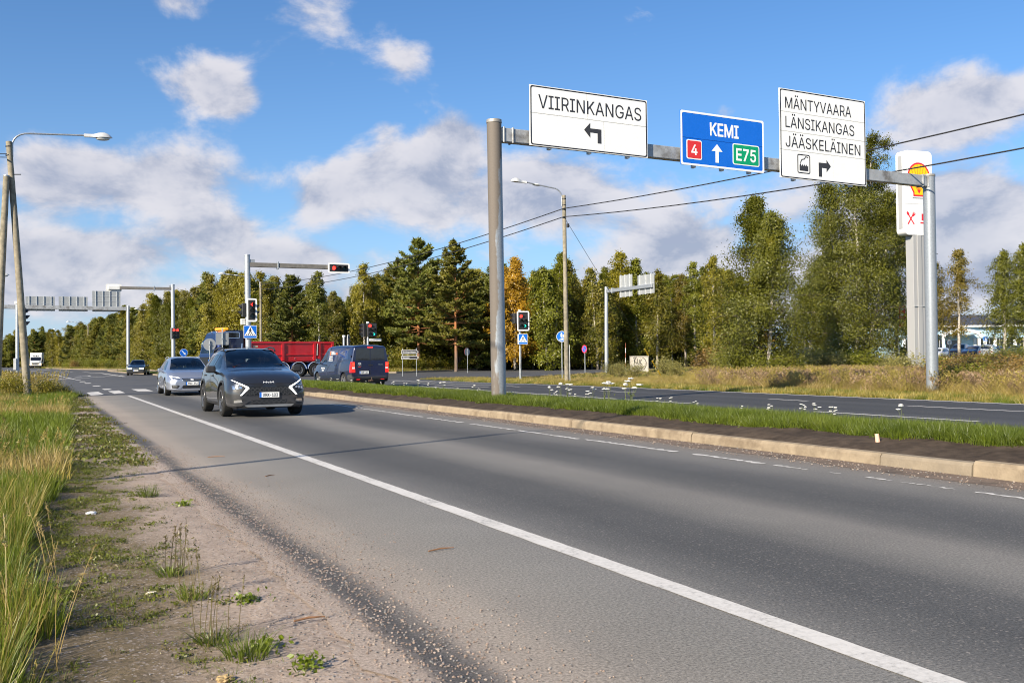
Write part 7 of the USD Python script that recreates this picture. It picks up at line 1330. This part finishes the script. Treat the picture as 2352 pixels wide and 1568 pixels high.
p = fill(5200, -3.2, .6, 2.2, 11.0, lambda x, y: x < edge_n(x, y) - .14, r, 1.0)
scatter('tall_grass', T1, p, 'tall bright green grass along the left edge of the gravel verge', 'grass', (.5, 1.0), vz, seed=1)
T2 = [(blades(44, .32, .16, .011, r, .34, 3, (.10, .04)), GR['lush']), (blades(44, .28, .17, .012, r, .4, 3, (.1, .02)), GR['lush']), (cat([blades(26, .34, .15, .010, r, .3, 3, (.14, .05)), seed_heads(3, .50, .10, r, (.14, .05), .014)]), GR['gold'])]
p = fill(6500, -5.5, 1.6, 10.5, 42, lambda x, y: (x < edge_n(x, y) - .10) & ~((x > -1.6) & (y > 41.5)), r)
scatter('tall_grass', T2[:2], p[fb(p[:, 0], p[:, 1], .35, 44) <= .56], 'tall green grass further along the left verge towards the wooden poles', 'grass', (.55, 1.1), vz, seed=2)
scatter('dry_grass', [T2[2], (blades(40, .36, .16, .010, r, .3, 3, (.2, .07)), GR['dry'])], p[fb(p[:, 0], p[:, 1], .35, 44) > .57], 'pale dry grass leaning with the wind on the left verge', 'grass', (.6, 1.1), vz, seed=3)
# low weeds and moss between grass and gravel
W1 = [(blades(12, .065, .05, .0035, r, .7, 3), GR['weed']), (blades(12, .05, .05, .003, r, .9, 3), GR['lush']), (leaf_quads(np.c_[r.normal(0, .035, (26, 2)), abs(r.normal(.016, .012, 26))], .024, r, -.1), GR['weed']), (leaf_quads(np.c_[r.normal(0, .04, (30, 2)), abs(r.normal(.010, .008, 30))], .016, r, -.1), GR['moss'])]
dens = lambda x, y: np.clip((np.interp(y, [3, 8, 14, 24, 40], [1.0, 1.05, 1.30, 1.45, 1.5]) - x) / .9, 0, 1) ** 1.2 * np.clip((fb(x, y, 2.6, 51) - .34 - .10 * np.clip(x - .5, 0, 1)) * 4.5, 0, 1)
p = fill(17000, -.1, 1.5, 2.6, 14, lambda x, y: (x > edge_n(x, y) - .15) & (r.random(len(x)) < dens(x, y)), r); scatter('low_weeds', W1, p, 'patchy low weeds and moss between the tall grass and the gravel', 'weeds', (.3, .85), lambda x, y: verge_surface(x, y) - .003, seed=4)
W2 = [(blades(22, .10, .12, .008, r, .7, 2), GR['weed']), (leaf_quads(np.c_[r.normal(0, .11, (40, 2)), abs(r.normal(.02, .015, 40))], .04, r, -.1), GR['moss']), (leaf_quads(np.c_[r.normal(0, .1, (36, 2)), abs(r.normal(.02, .015, 36))], .045, r, -.1), GR['weed'])]
p = fill(6500, .1, 2.6, 13, 42, lambda x, y: (x > edge_n(x, y) - .2) & (x < np.interp(y, [13, 24, 36, 42], [1.30, 1.42, 1.5, 1.7])) & (r.random(len(x)) < np.clip((fb(x, y, 1.6, 52) - .40) * 4, 0, 1)), r); scatter('low_weeds', W2, p, 'low brownish weeds on the verge further along towards the junction', 'weeds', (.5, 1.3), lambda x, y: verge_surface(x, y) - .003, seed=5)
# single tufts that stand out
def tuft(x, y, mesh_list, name, label, cat_='weed'):
    t = thing(name, label, cat_, (x, y, float(verge_surface(np.array([x]), np.array([y]))[0]) - .004), grng.uniform(0, 360))
    for n_, m, ma in mesh_list: put(n_, m, ma, t)
    return t
ros = lambda n, s: leaf_quads(np.c_[r.normal(0, s, (n, 2)), abs(r.normal(.022, .016, n))], s * .72, r, -.25, .5)
for x, y, k, lb in ((.78, 5.62, 0, 'wide tuft with dry brown stalks beside the gravel'), (.75, 4.72, 0, 'green tuft with thin brown stalks below the wide stalky tuft'), (1.03, 5.42, 1, 'small bright rosette on bare gravel right of the stalky tuft'), (.93, 4.50, 1, 'lower bright rosette on bare gravel near the bottom edge'), (1.03, 4.12, 1, 'leafy weed at the bottom edge on the gravel'), (.74, 6.28, 0, 'stalky weed above the wide tuft on the verge'), (1.20, 9.25, 1, 'small weed at the gravel edge half way along the verge'), (.98, 9.98, 2, 'yellowish grass tuft at the gravel edge further along'), (.84, 4.42, 2, 'short dense grass tuft near the bottom edge')):
    if k == 0: tuft(x, y, [('leaves', blades(90, .11, .075, .005, r, .8, 3), GR['mid']), ('stalks', seed_heads(9, .30, .05, r, (.05, .05), .008), GR['moss'])], 'stalky_weed', lb)
    elif k == 1: tuft(x, y, [('leaves', ros(110, .042), GR['lush'])], 'rosette_weed', lb)
    else: tuft(x, y, [('blades', blades(120, .13, .09, .005, r, .6, 3), GR['mid'])], 'grass_tuft', lb, 'grass')
for x, y, lx, lb in ((.05, 4.6, .5, 'tall pale seeding stem at the bottom left corner'), (-.15, 4.9, .6, 'second pale seeding stem at the bottom left'), (-.28, 5.6, .62, 'seeding stem standing out of the left grass'), (.10, 6.6, .45, 'arched dry stem over the low weeds')):
    tuft(x, y, [('stem', seed_heads(4, lx, .03, r, (.1, .08), .010), GR['dry'])], 'seeding_grass', lb, 'grass')
# median turf
def med_keep(x, y): return (x > 9.76 + .42 * (fb(x, y, .7, 61) - .5) + .35 * (fb(x, y, 3, 62) - .5) - .18 * np.clip((y - 20) / 15, 0, 1)) & (x < 11.78)
M1 = [(blades(34, .15, .075, .0065, r, .55, 3), GR['mid']), (blades(30, .12, .08, .007, r, .6, 3), GR['lush']), (blades(30, .17, .07, .006, r, .5, 3), GR['mid']), (cat([blades(22, .16, .07, .006, r, .5, 3), ros(14, .05)]), GR['mid'])]
p = fill(13500, 9.3, 11.8, 4.5, 26, med_keep, r); scatter('median_grass', M1, p, 'short green grass on the median between the roads in front of the gantry', 'grass', (.6, 1.3), lambda x, y: median_z(x, y) - .015, seed=6)
M2 = [(blades(40, .17, .13, .012, r, .55, 2), GR['mid']), (blades(40, .15, .14, .012, r, .6, 2), GR['lush'])]
p = fill(6000, 9.2, 11.8, 25.5, 47.8, lambda x, y: med_keep(x, y + 0) | ((y > 44) & (x > 9.4)), r); scatter('median_grass', M2, p, 'green grass on the median beside the cars', 'grass', (.6, 1.25), lambda x, y: median_z(x, y) - .015, seed=7)
p = fill(900, 8.6, 11.6, 82.5, 130, lambda x, y: np.array([median2.buffer(-.25).contains(Point(a, b)) for a, b in zip(x, y)], bool), r); scatter('median_grass', [(blades(40, .16, .3, .02, r, .55, 2), GR['mid'])], p, 'grass on the narrow far median with the far gantry post', 'grass', (.6, 1.2), lambda x, y: x * 0 + .11, seed=8)
# verge on the right: mown strip, then tall golden grass bending with the wind
gz = lambda x, y: ground_z(x, y) - .07
rz_ = lambda y: np.interp(y, [5, 24, 32, 38, 44, 49, 53], [22.55, 22.5, 22.5, 22.1, 21.6, 21.0, 21.4])
wind = (.42, -.20)
D1 = [(blades(46, .36, .22, .020, r, .35, 3, (.12, -.05)), GR['gold']), (blades(46, .28, .24, .020, r, .45, 3, (.1, -.05)), GR['mid'])]
p = fill(8500, 20.8, 27.2, 7, 57, lambda x, y: (x > rz_(y) + .05) & (x < rz_(y) + 3.6), r); scatter('verge_grass', D1, p, 'short yellow-green grass beside the far edge line of the road', 'grass', (.35, .8), gz, seed=9)
D2 = [(blades(50, .78, .26, .020, r, .20, 4, wind, .75), GR['gold']), (blades(50, .70, .26, .020, r, .25, 4, wind, .75), GR['dry']), (cat([blades(36, .72, .25, .018, r, .2, 4, wind, .75), seed_heads(9, .92, .16, r, wind, .035)]), GR['gold']), (cat([blades(30, .66, .25, .018, r, .2, 4, wind, .7), seed_heads(9, .90, .16, r, wind, .04)]), leaf_mat('grass_plume', [(.24, .155, .09), (.36, .25, .14), (.46, .33, .19), (.56, .42, .26)], .3, .7))]
side_n = lambda x: np.interp(x, [21.8, 26, 38.5, 52, 69.7, 90], [52.4, 56.6, 66.3, 79, 93.6, 105]) - 1.2
p = fill(11500, 22.2, 40, 7, 47, lambda x, y: (x > rz_(y) + 2.7 + 1.4 * (fb(x, y, .5, 71) - .4)) & (y < side_n(x)) & (x < 27.5 + .46 * np.clip(y, 0, 40)), r); ppx = np.degrees(np.arctan2(p[:, 0], p[:, 1])); low = ppx < 37.5 + r.normal(0, .8, len(ppx))
scatter('tall_verge_grass', D2, p[~low], 'tall golden dry grass bent by the wind on the right-hand verge', 'grass', (.42, .84), gz, seed=10); scatter('verge_grass', [D2[0], D2[1], D1[0]], p[low], 'shorter golden grass around the lamp pole and the low willows', 'grass', (.26, .52), gz, seed=18)
D3 = [(blades(46, .40, .30, .024, r, .3, 3, (.2, -.1)), GR['gold']), (blades(46, .34, .32, .024, r, .4, 3, (.15, -.1)), GR['mid']), (blades(44, .44, .3, .022, r, .3, 3, wind), GR['dry'])]
p = fill(5200, 22.5, 72, 42, 92, lambda x, y: (y < side_n(x)) & (x > rz_(y) + 1.0) & (y > 42 + .0 * x) & (x < 26 + 1.05 * (y - 30)), r); scatter('verge_grass', D3, p, 'yellowing grass between the main road and the side road', 'grass', (.28, .62), gz, seed=11)
D4 = [(blades(40, .42, .40, .035, r, .4, 2), GR['mid']), (blades(40, .5, .40, .03, r, .35, 2), GR['gold'])]
p = np.vstack([np.c_[x0 + (x1 - x0) * q + r.normal(0, .5, n) + dx, y0 + (y1 - y0) * q + abs(r.normal(0, .8, n)) + dy] for (x0, y0), (x1, y1), n, dx, dy in (((28.5, 83.9), (43.3, 97), 420, -.1, 1.0), ((46, 97.6), (84, 111), 700, 0, .2), ((22.8, 98), (15.6, 136), 420, .9, 0), ((15.6, 136), (5.0, 196), 420, 1.0, 0), ((5.0, 196), (1.2, 240), 300, 1.0, 0)) for q in [r.random(n)]])
scatter('verge_grass', D4, p, 'rough grass along the foot of the wood behind the junction', 'grass', (.7, 1.3), gz, seed=12)
p = fill(2600, -16, -1.2, 72, 130, lambda x, y: x < np.interp(y, [72, 82, 95, 128], [-4.5, -2.1, -2.0, -2.8]) - .15, r); scatter('verge_grass', D3, p, 'yellow grass island left of the road beyond the junction', 'grass', (.7, 1.2), gz, seed=13)
p = fill(1500, -7, 1.4, 40.5, 50, lambda x, y: (x < np.interp(y, [40, 44, 48, 50], [1.4, .9, -.9, -3.4]) - .25), r); scatter('verge_grass', [(blades(40, .5, .2, .014, r, .35, 3, (.1, .05)), GR['mid']), (cat([blades(30, .55, .2, .013, r, .35, 3, (.1, .05)), seed_heads(5, .8, .12, r, (.1, .05), .025)]), GR['gold'])], p, 'rough green grass around the feet of the wooden poles at left', 'grass', (.7, 1.3), lambda x, y: x * 0 - .06, seed=14)
for k, (x, y, h, lb) in enumerate(((-.7, 38.3, 1.0, 'weedy bush at the foot of the leaning pole'), (.45, 39.6, .8, 'weedy bush right of the leaning pole'), (-1.6, 37.2, 1.0, 'weedy bush at the left edge below the brace pole'), (1.0, 40.2, .55, 'low weedy bush at the corner of the junction'))): shrub('s3', x, y, h, lb)
# yarrow
STEM = mat('flower_stem', (.10, .12, .04), .8); PETAL = mat('yarrow_white', (.74, .72, .68), .8, 0, .05)
YA = [(11.5, 21.5, .56), (11.5, 21.1, .46), (11.5, 20.6, .64), (11.5, 20.4, .52), (11.5, 20.2, .42), (11.5, 19.4, .59), (11.5, 18.9, .7), (11.5, 18.7, .73), (11.5, 18.0, .7), (11.5, 17.8, .82), (11.5, 16.8, .43), (11.5, 16.3, .46), (11.0, 13.5, .42), (11.5, 13.4, .43), (11.0, 12.8, .42), (11.5, 12.6, .47), (11.5, 12.5, .43), (11.5, 12.3, .49), (11.5, 11.9, .45), (11.3, 11.6, .42), (11.5, 10.5, .54), (11.5, 15.5, .42), (11.5, 19.7, .43), (11.0, 22.6, .42), (11.5, 20.9, .66), (11.5, 43.3, .50), (11.5, 40.3, .46), (11.5, 36.5, .44), (11.5, 34.7, .43), (11.5, 33.2, .48), (11.5, 32.1, .44), (11.5, 30.8, .58), (11.5, 29.8, .49), (11.0, 27.9, .43), (11.5, 28.5, .54), (11.0, 26.2, .44), (11.5, 26.1, .51), (11.0, 24.7, .45), (11.4, 38.0, .46), (11.5, 41.4, .48)]
yprot = []
for k, (x, y, zt) in enumerate(YA):
    z0 = float(median_z(np.array([x]), np.array([y]))[0]); h = max(zt - z0, .16); near = 'right of the gantry post' if y < 22.6 else 'between the gantry post and the van'
    lb, gp = 'white yarrow flowering on the median ' + near, 'yarrow on the median ' + near
    if len(yprot) < 4:
        t = thing('yarrow', lb, 'flower', (x, y, z0), grng.uniform(0, 360), gp, h / .4); rr = np.random.default_rng(300 + k); heads = [(0, 0, .40)] + [(*rr.normal(0, .075, 2), rr.uniform(.27, .40)) for _ in range(2 + k % 3)]
        put('stem', cat([tube([(0, 0, 0), (a * .3, b * .3, c * .6), (a, b, c)], [.004, .0035, .002], 4) for a, b, c in heads]), STEM, t); put('leaves', leaf_quads(np.c_[rr.normal(0, .03, (16, 2)), rr.uniform(.02, .25, 16)], .05, rr, -.3, .3), GR['mid'], t)
        for a, b, c in heads:
            m = trimesh.creation.icosphere(2, 1.0); m.vertices *= np.array([.037, .037, .012]) * (1 + .25 * rr.normal(0, 1, (len(m.vertices), 1)) * (m.vertices[:, 2:] > -.2)); put('flower_head', T(m, (a, b, c)), PETAL, t)
        yprot.append(t)
    else: dup(yprot[k % 4], (x, y, z0), grng.uniform(0, 360), lb, gp, h / .4)
# stones
st = []
for k in range(5):
    m = trimesh.creation.icosphere(1, 1.0); rr = np.random.default_rng(k); m.vertices = m.vertices * (1 + rr.normal(0, .16, (len(m.vertices), 1))) * rr.uniform(.6, 1.2, 3) * (1, 1, .7); st.append((m, mat(('stone_pink', 'stone_grey', 'stone_brown', 'stone_pale', 'stone_dark')[k], ((.30, .225, .18), (.22, .21, .20), (.23, .175, .14), (.32, .265, .225), (.10, .09, .085))[k], .9, 0, .2, 60., spec=.2)))
p = fill(20000, .3, 2.4, 2.4, 11, lambda x, y: r.random(len(x)) < np.exp(-((x - 1.5) / .5) ** 2) * (.35 + .65 * fb(x, y, 2.5, 81)), r); gp_ = lambda x, y: np.where(x > 1.30, .003, np.maximum(verge_surface(x, y), -.02) + .002)
sc = .0032 + .009 * r.random(len(p)) ** 3; 
pi = scatter('gravel_stones', st, p, 'loose pink and grey gravel stones along the crumbled asphalt edge', 'gravel', (.0022, .0062), gp_, seed=15)
p = fill(9000, 1.2, 2.1, 2.4, 16, lambda x, y: r.random(len(x)) < np.exp(-((x - 1.58) / .22) ** 2), r); scatter('gravel_stones', st, p, 'coarser stones lying in the dark seam beside the asphalt', 'gravel', (.0028, .0075), gp_, seed=16)
p = fill(2500, 8.2, 8.84, 3, 26, lambda x, y: r.random(len(x)) < .8, r); scatter('gravel_stones', st, p, 'grit washed along the foot of the median kerb', 'gravel', (.004, .010), lambda x, y: x * 0 + .006, seed=17)
# litter and sticks
def lay(name, label, cat_, x, y, mesh, m, z=None): 
    z = float(verge_surface(np.array([x]), np.array([y]))[0]) if z is None else z
    return tag(put(name, T(mesh, (x, y, z)), m), label, cat_)
PAPER = mat('litter_paper', (.66, .60, .46), .8, 0, .1)
def crumple(s, seed, flat=.4):
    m = trimesh.creation.icosphere(2, s); rr = np.random.default_rng(seed); m.vertices *= (1 + rr.normal(0, .16, (len(m.vertices), 1))) * np.array([1.2, .8, flat]); m.vertices[:, 2] += s * flat * .6; return m
lay('crumpled_cup', 'crumpled cream paper cup on the mossy verge', 'litter', .30, 15.4, T(tube([(0, 0, .04), (.16, .05, .05)], [.045, .055], 12), (0, 0, 0)), PAPER); lay('paper_scrap', 'white paper scrap at the grass edge further along', 'litter', .35, 20.5, crumple(.10, 2, .3), WHITE); lay('paper_scrap', 'small pale paper scrap among the low weeds', 'litter', .58, 5.85, crumple(.022, 3), PAPER); lay('paper_scrap', 'small white paper scrap beside the tall grass', 'litter', .43, 9.1, crumple(.035, 4), WHITE)
lay('dry_leaf', 'curled brown leaf at the bottom edge of the verge', 'leaf', .70, 4.15, crumple(.030, 5, .5), mat('leaf_tan', (.35, .25, .12), .8)); lay('dry_leaf', 'reddish brown leaf on the gravel beside the asphalt seam', 'leaf', 1.50, 6.2, crumple(.022, 6, .4), mat('leaf_red', (.20, .07, .045), .8)); lay('bottle_cap_litter', 'small pale orange scrap on the soil of the median', 'litter', 9.45, 9.0, cyl((0, 0, 0), (0, .02, .12), .03, .025, 10), mat('peach', (.70, .40, .28), .6), .18)
STK = mat('stick_brown', (.26, .13, .06), .85)
for x, y, a, L, lb in ((2.37, 6.17, 10, .20, 'orange-brown stick lying on the asphalt shoulder'), (2.30, 11.0, 40, .16, 'brown twig on the shoulder further along'), (2.08, 13.6, -10, .22, 'dark twig near the gravel edge'), (1.15, 4.85, 5, .16, 'thin twig on the gravel near the bottom edge')): 
    c, s = math.cos(math.radians(a)), math.sin(math.radians(a)); tag(put('twig', tube([(x, y, .010), (x + c * L * .5, y + s * L * .5 + .01, .014), (x + c * L, y + s * L, .010)], [.005, .006, .003], 6), STK), lb, 'stick')
# ================================================================ right background: building, car park
t = thing('shop_building', 'low pale blue commercial building with a dark roof behind the right-hand birches', 'building', (118., 109.5, .70), -26.0)
PB = mat('wall_pale_blue', (.40, .58, .70), .7, 0, .05, 1.); PW = mat('trim_white', (.78, .78, .76), .6, 0, .04); ROOF = mat('roof_slate', (.055, .06, .075), .6, 0, .12, 3.)
put('wall', cat([bx(0, 52, .2, 12, 2.85, 4.55), bx(0, 52, .5, 12, -.2, 2.85)]), PB, t); put('plinth', bx(-.1, 52.1, .40, .49, -.3, .75), PW, t); put('eave_board', rbox(-.6, 52.6, -.55, -.45, 4.5, 4.78, .02), PW, t); put('soffit', bx(-.6, 52.6, -.44, .19, 4.52, 4.56), mat('soffit_grey', (.30, .34, .38), .7), t)
rp = trimesh.Trimesh(np.array([(-.6, -.6, 4.8), (52.6, -.6, 4.8), (52.6, 6.2, 6.6), (-.6, 6.2, 6.6), (-.6, 13, 4.8), (52.6, 13, 4.8)]), np.array([(0, 1, 2), (0, 2, 3), (3, 2, 5), (3, 5, 4), (0, 3, 4), (1, 5, 2)]), process=False); put('roof', rp, ROOF, t)
for k in range(30):
    x = 2.2 + k * 1.55
    if 7 < x < 12: continue
    put('pilaster', rbox(x - .22, x + .22, .28, .48, .75, 2.84, .01), PW, t); w_ = put('window', bx(x + .26, x + 1.28, .46, .49, .95, 2.70), DARKGL, t); put('pane_bar', bx(x + .75, x + .79, .44, .455, .95, 2.70), PW, w_)
put('downpipe', cyl((21.5, .05, .0), (21.5, .05, 4.4), .07, .07, 10), PW, t); put('downpipe', cyl((34.5, .05, .0), (34.5, .05, 4.4), .07, .07, 10), PW, t)
ar_ = [(7.2 + 2.6 * (1 - math.cos(a)), 3.1 + .75 * math.sin(a)) for a in np.linspace(0, math.pi, 14)]; put('porch_arch', prism(Polygon([(6.9, 2.75), (6.9, 3.25), *[(x, z + .35) for x, z in ar_], (12.7, 3.25), (12.7, 2.75), *[(x, z - .1) for x, z in ar_[::-1]]]), .5, 'xz', -2.6), PW, t)
for x in (7.0, 12.4): put('porch_column', rbox(x - .16, x + .16, -2.55, -2.2, -.2, 2.74, .02), PW, t)
put('porch_roof', bx(6.9, 12.7, -2.05, .1, 3.3, 3.42), PW, t); put('door', bx(8.6, 11.0, .46, .49, .0, 2.5), DARKGL, t)
def small_car(label, px, Z, rz, col, h=1.45, L=4.3, kind=0, group=None):
    x, y = at_px(px, Z); z = float(ground_z(x, y)) - .02; t = thing('parked_car', label, 'car', (x, y, z), rz, group); hl = L / 2; k = h / 1.45
    rear = [(-hl, .62, .80 * k, .02), (-hl + .12, .62, 1.05 * k, .02), (-hl + .5, .58, 1.36 * k, .03)] if kind == 0 else [(-hl, .62, .86 * k, .02), (-hl + .75, .62, .93 * k, .02), (-hl + 1.35, .56, 1.36 * k, .03)]
    sp = dict(x0=-hl, x1=hl, low=[(-hl, .6, .3), (-hl + .3, .8, .2), (hl - .3, .8, .2), (hl, .55, .25)], mid=[(-hl, .7, .55 * k), (-hl + .3, .86, .55 * k), (hl - .4, .85, .52 * k), (hl, .6, .48 * k)], belt=[(-hl, .66, .78 * k), (-hl + .4, .80, .90 * k), (.5, .81, .87 * k), (hl - .5, .76, .76 * k), (hl, .5, .60 * k)], top=rear + [(-.2, .58, 1.42 * k, .03), (.25, .58, 1.36 * k, .04), (1.0, .68, .98 * k, .05), (1.3, .70, .92 * k, .04), (hl - .35, .62, .80 * k, .03), (hl, .42, .62 * k, .01)])
    b = loft_body(sp, 40); put('body', b, col, t, 30)
    for s in (1, -1):
        put('side_window', patch(b, Polygon([(.85, .93 * k), (.2, 1.30 * k), (-.9, 1.30 * k), (-1.35, .96 * k)]), 'side', s, .006, 0, .15), DARKGL, t, 30); put('headlight', patch(b, Polygon([(s * .42, .62 * k), (s * .70, .64 * k), (s * .70, .54 * k), (s * .42, .52 * k)]), 'front', 1, .01, 0, .1), REFL, t, 30)
        put('rear_light', patch(b, Polygon([(s * .50, .72 * k), (s * .70, .72 * k), (s * .70, .60 * k), (s * .50, .60 * k)]), 'front', -1, .01, 0, .1), TAIL, t, 30)
        for ax in (1.25, -1.25): wheel(t, (ax, s * .76, .31), .31, .2, .2, 7, ALLOY, s)
    put('windscreen', patch(b, Polygon([(-.6, 1.0 * k), (.6, 1.0 * k), (.5, 1.33 * k), (-.5, 1.33 * k)]), 'front', 1, .006, 0, .15), DARKGL, t, 30); put('rear_window', patch(b, Polygon([(-.5, 1.02 * k), (.5, 1.02 * k), (.45, 1.28 * k), (-.45, 1.28 * k)]), 'front', -1, .006, 0, .15), DARKGL, t, 30)
pw_ = paint('parked_white', (.60, .60, .60), .1); pdk = paint('parked_black', (.012, .014, .018), .3); pnv = paint('parked_navy', (.014, .02, .06), .3); pbl = paint('parked_blue', (.02, .05, .22), .3); pgr = paint('parked_green', (.06, .085, .07), .3)
small_car('black parked SUV before the entrance of the pale blue building', 2205, 114, 205, pdk, 1.75, 4.6); small_car('low navy parked car right of the black SUV', 2238, 108, 196, pnv, 1.38, 4.4, 1); small_car('black parked saloon behind the low navy car', 2248, 121, 190, pdk, 1.5, 4.5, 1); small_car('dark parked car below the small blue sign', 2272, 120, 188, pdk, 1.5, 4.4); small_car('white parked hatchback in front of the dark cars', 2271, 106, 30, pw_, 1.42, 4.0); small_car('bright blue parked car right of the dark cars', 2294, 124, 190, pbl, 1.55, 4.2); small_car('dark green parked car at the right end of the car park', 2336, 118, 188, pgr, 1.5, 4.3); small_car('white parked car half hidden behind the right gantry post', 2156, 116, 200, pw_, 1.45, 4.3); small_car('second blue parked car behind the white hatchback', 2283, 128, 190, pbl, 1.6, 4.3)
x, y = at_px(2182, 108); oc = Polygon([(.30 * math.cos(a), .30 * math.sin(a)) for a in np.radians(np.arange(22.5, 360, 45))]); post_sign('stop_sign_back', 'pale back of an octagonal sign before the parked black SUV', (x, y, .5), 155, 1.95, [('face', oc, RED)], post_h=2.2, back=WHITE)
x, y = at_px(2264, 112); post_sign('parking_sign', 'tiny blue square sign among the parked cars', (x, y, .6), -25, 2.25, [('rim', rrect(-.26, .26, -.24, .24, .02), BLUE), ('symbol', Polygon([(-.16, -.12), (.16, -.12), (0, .12)]), WHITE_SIGN)])
x, y = at_px(2073, 66); t = thing('banner_flag', 'red banner flag with white marks beside the tallest birch', 'flag', (x, y, .2), -35); put('pole', cyl((-.22, 0, 0), (-.22, 0, 4.4), .02), WHITE, t); put('cloth', rbox(-.2, .22, -.01, .01, 2.9, 4.3, .004), mat('banner_red', (.62, .03, .03), .7), t)
for z in (3.2, 3.6, 4.0): put('mark', prism(rrect(-.1, .12, z, z + .16, .04), -.003, 'xz', -.011), WHITE, t)
x, y = at_px(2181, 112); t = thing('park_lamp', 'short dark lamp with a cone head before the building porch', 'street lamp', (x, y, .6)); put('pole', cyl((0, 0, 0), (0, 0, 3.4), .05), BLKPL, t); put('head', cyl((0, 0, 3.35), (0, 0, 3.6), .06, .42, 16), BLKPL, t)
t = thing('grey_shed', 'small grey flat-roofed building glimpsed between birches right of the lamp pole', 'building', (57., 118., 0), 20); put('wall', bx(-3, 3, -2, 2, 0, 3.6), mat('shed_grey', (.35, .36, .37), .8), t); put('roof', bx(-3.3, 3.3, -2.3, 2.3, 3.6, 3.8), WHITE, t)
tag(put('car_park', poly_sheet(Polygon([at_px(2110, 98), at_px(2480, 98), at_px(2480, 142), at_px(2110, 142)]), 0, lambda x, y: ground_z(x, y) - .02), ASPH_CROSS), kind='structure')
